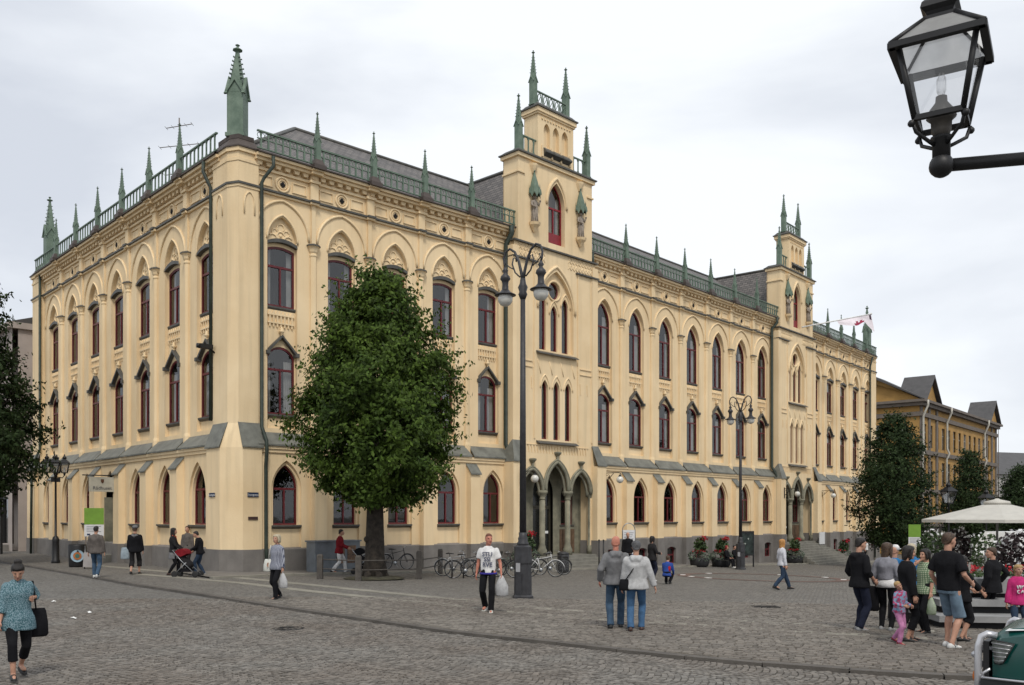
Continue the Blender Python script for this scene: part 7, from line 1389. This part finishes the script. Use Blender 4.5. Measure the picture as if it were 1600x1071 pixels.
for s in (-1, 1):
    q = MB(); hv = [(-.01, s * .5, .76), (-.01, s * .5, .955), (.015, s * .76, .965), (.04, s * .772, .76), (.09, s * .80, .965), (.085, s * .805, .76), (.21, s * .838, .955), (.12, s * .832, .775)]
    q.add(hv, [(0, 1, 2, 3), (3, 2, 4, 5), (5, 4, 6, 7)], True); hl = q.build('headlight', LAMPG, CR); q = MB()
    for k in range(5):
        t_ = .12 + .19 * k; q.tube([tuple(Vector(hv[a]).lerp(Vector(hv[b]), t_) + Vector((-.003, s * .003, 0))) for a, b in ((0, 1), (3, 2), (5, 4), (7, 6))], .004, 4)
    q.build('lens_ribs', CHROME, hl)
    q = MB(); q.tube([hv[0], hv[1], hv[2], hv[4], hv[6], hv[7], hv[5], hv[3], hv[0]], .008, 5); q.build('lamp_rim', CARD, hl)
    q = MB(); q.ball((-.11, s * .74, .62), .05, 10, 7, (.8, .6, 1.3)); q.build('indicator', AMB, CR); q = MB(); q.tube([(-.1, s * .74, .62), (.0, s * .74, .7)], .015, 6); q.ball((-.1, s * .62, .72), .035, 10, 7); q.build('spot_lamp', CHROME, CR)
    q = MB(); q.tube([(.05, s * .7, 1.0), (-.03, s * .72, 1.015), (-.075, s * .74, .99), (-.1, s * .75, .9), (-.1, s * .75, .6), (-.095, s * .74, .35)], .033, 12); q.tube([(-.1, s * .74, .42), (.05, s * .7, .42)], .03, 8); q.tube([(-.1, s * .72, .9), (.03, s * .7, .88)], .02, 8); q.build('bull_bar_upright', CHROME, CR)
q = MB(); q.tube([(-.13, -.75, .82), (-.15, 0, .82), (-.13, .75, .82)], .03, 10); q.tube([(-.12, -.74, .5), (-.14, 0, .5), (-.12, .74, .5)], .03, 10); q.build('bull_bar_cross_tube', CHROME, CR)
q = MB(); q.add([(.12, -.74, 1.045), (.34, -.77, 1.07), (.36, -.68, 1.085), (.14, -.64, 1.06)], [(0, 1, 2, 3)]); q.v = [(v[0], v[1], v[2] + .012) for v in q.v]; q.build('bonnet_sticker', SIGNW, CR)
q = MB(); q.tube([(.4, -.853, .82), (1.35, -.862, .84)], .006, 5); q.build('coach_line', CHROME, CR)
for x in (.75, 3.0):
    for s in (-1, 1):
        q = MB(); q.lathe([(.28, -.11), (.36, -.1), (.37, 0), (.36, .1), (.28, .11)], 24, M=Matrix.Translation((x, s * .78, .37)) @ Matrix.Rotation(R(90), 4, 'X')); w_ = q.build('wheel', RUBBER, CR); q = MB(); q.lathe([(.25, -.115), (.2, -.118), (.08, -.09), (.05, -.1)], 16, M=Matrix.Translation((x, s * .78, .37)) @ Matrix.Rotation(R(90) * s, 4, 'X')); q.build('rim', CHROME, w_)
        q = MB(); q.tube([(x + .43 * math.cos(R(a)), s * .86, .42 + .43 * math.sin(R(a))) for a in range(0, 181, 15)], .035, 8); q.build('wheel_arch', CARD, CR)

# ------------------------------------------------------------------ bake the people's meshes
dg = bpy.context.evaluated_depsgraph_get(); dg.update()
for ip, (o, wr, ex) in enumerate(PENDING):
    me = bpy.data.meshes.new_from_object(o.evaluated_get(dg))
    if wr:
        n = len(me.vertices); co = [0.] * (3 * n); no = [0.] * (3 * n); me.vertices.foreach_get('co', co); me.vertices.foreach_get('normal', no)
        for i in range(n):
            x, y, z = co[3 * i:3 * i + 3]; k = wr * mnoise.noise(Vector((x * 9 + ip * 3.7, y * 9, z * 5.5)))
            co[3 * i] = x + no[3 * i] * k; co[3 * i + 1] = y + no[3 * i + 1] * k; co[3 * i + 2] = z + no[3 * i + 2] * k
        me.vertices.foreach_set('co', co)
    if ex:
        e2 = ex.mesh('x', o.data.materials[0]); bm_ = bmesh.new(); bm_.from_mesh(me); bm_.from_mesh(e2); bm_.to_mesh(me); bm_.free()
    me.polygons.foreach_set('use_smooth', [True] * len(me.polygons)); m_ = o.data.materials[0]; me.materials.clear(); me.materials.append(m_); me.name = o.name
    o.modifiers.clear(); o.data = me
for o in bpy.data.objects:
    if '_up' in o: del o['_up']
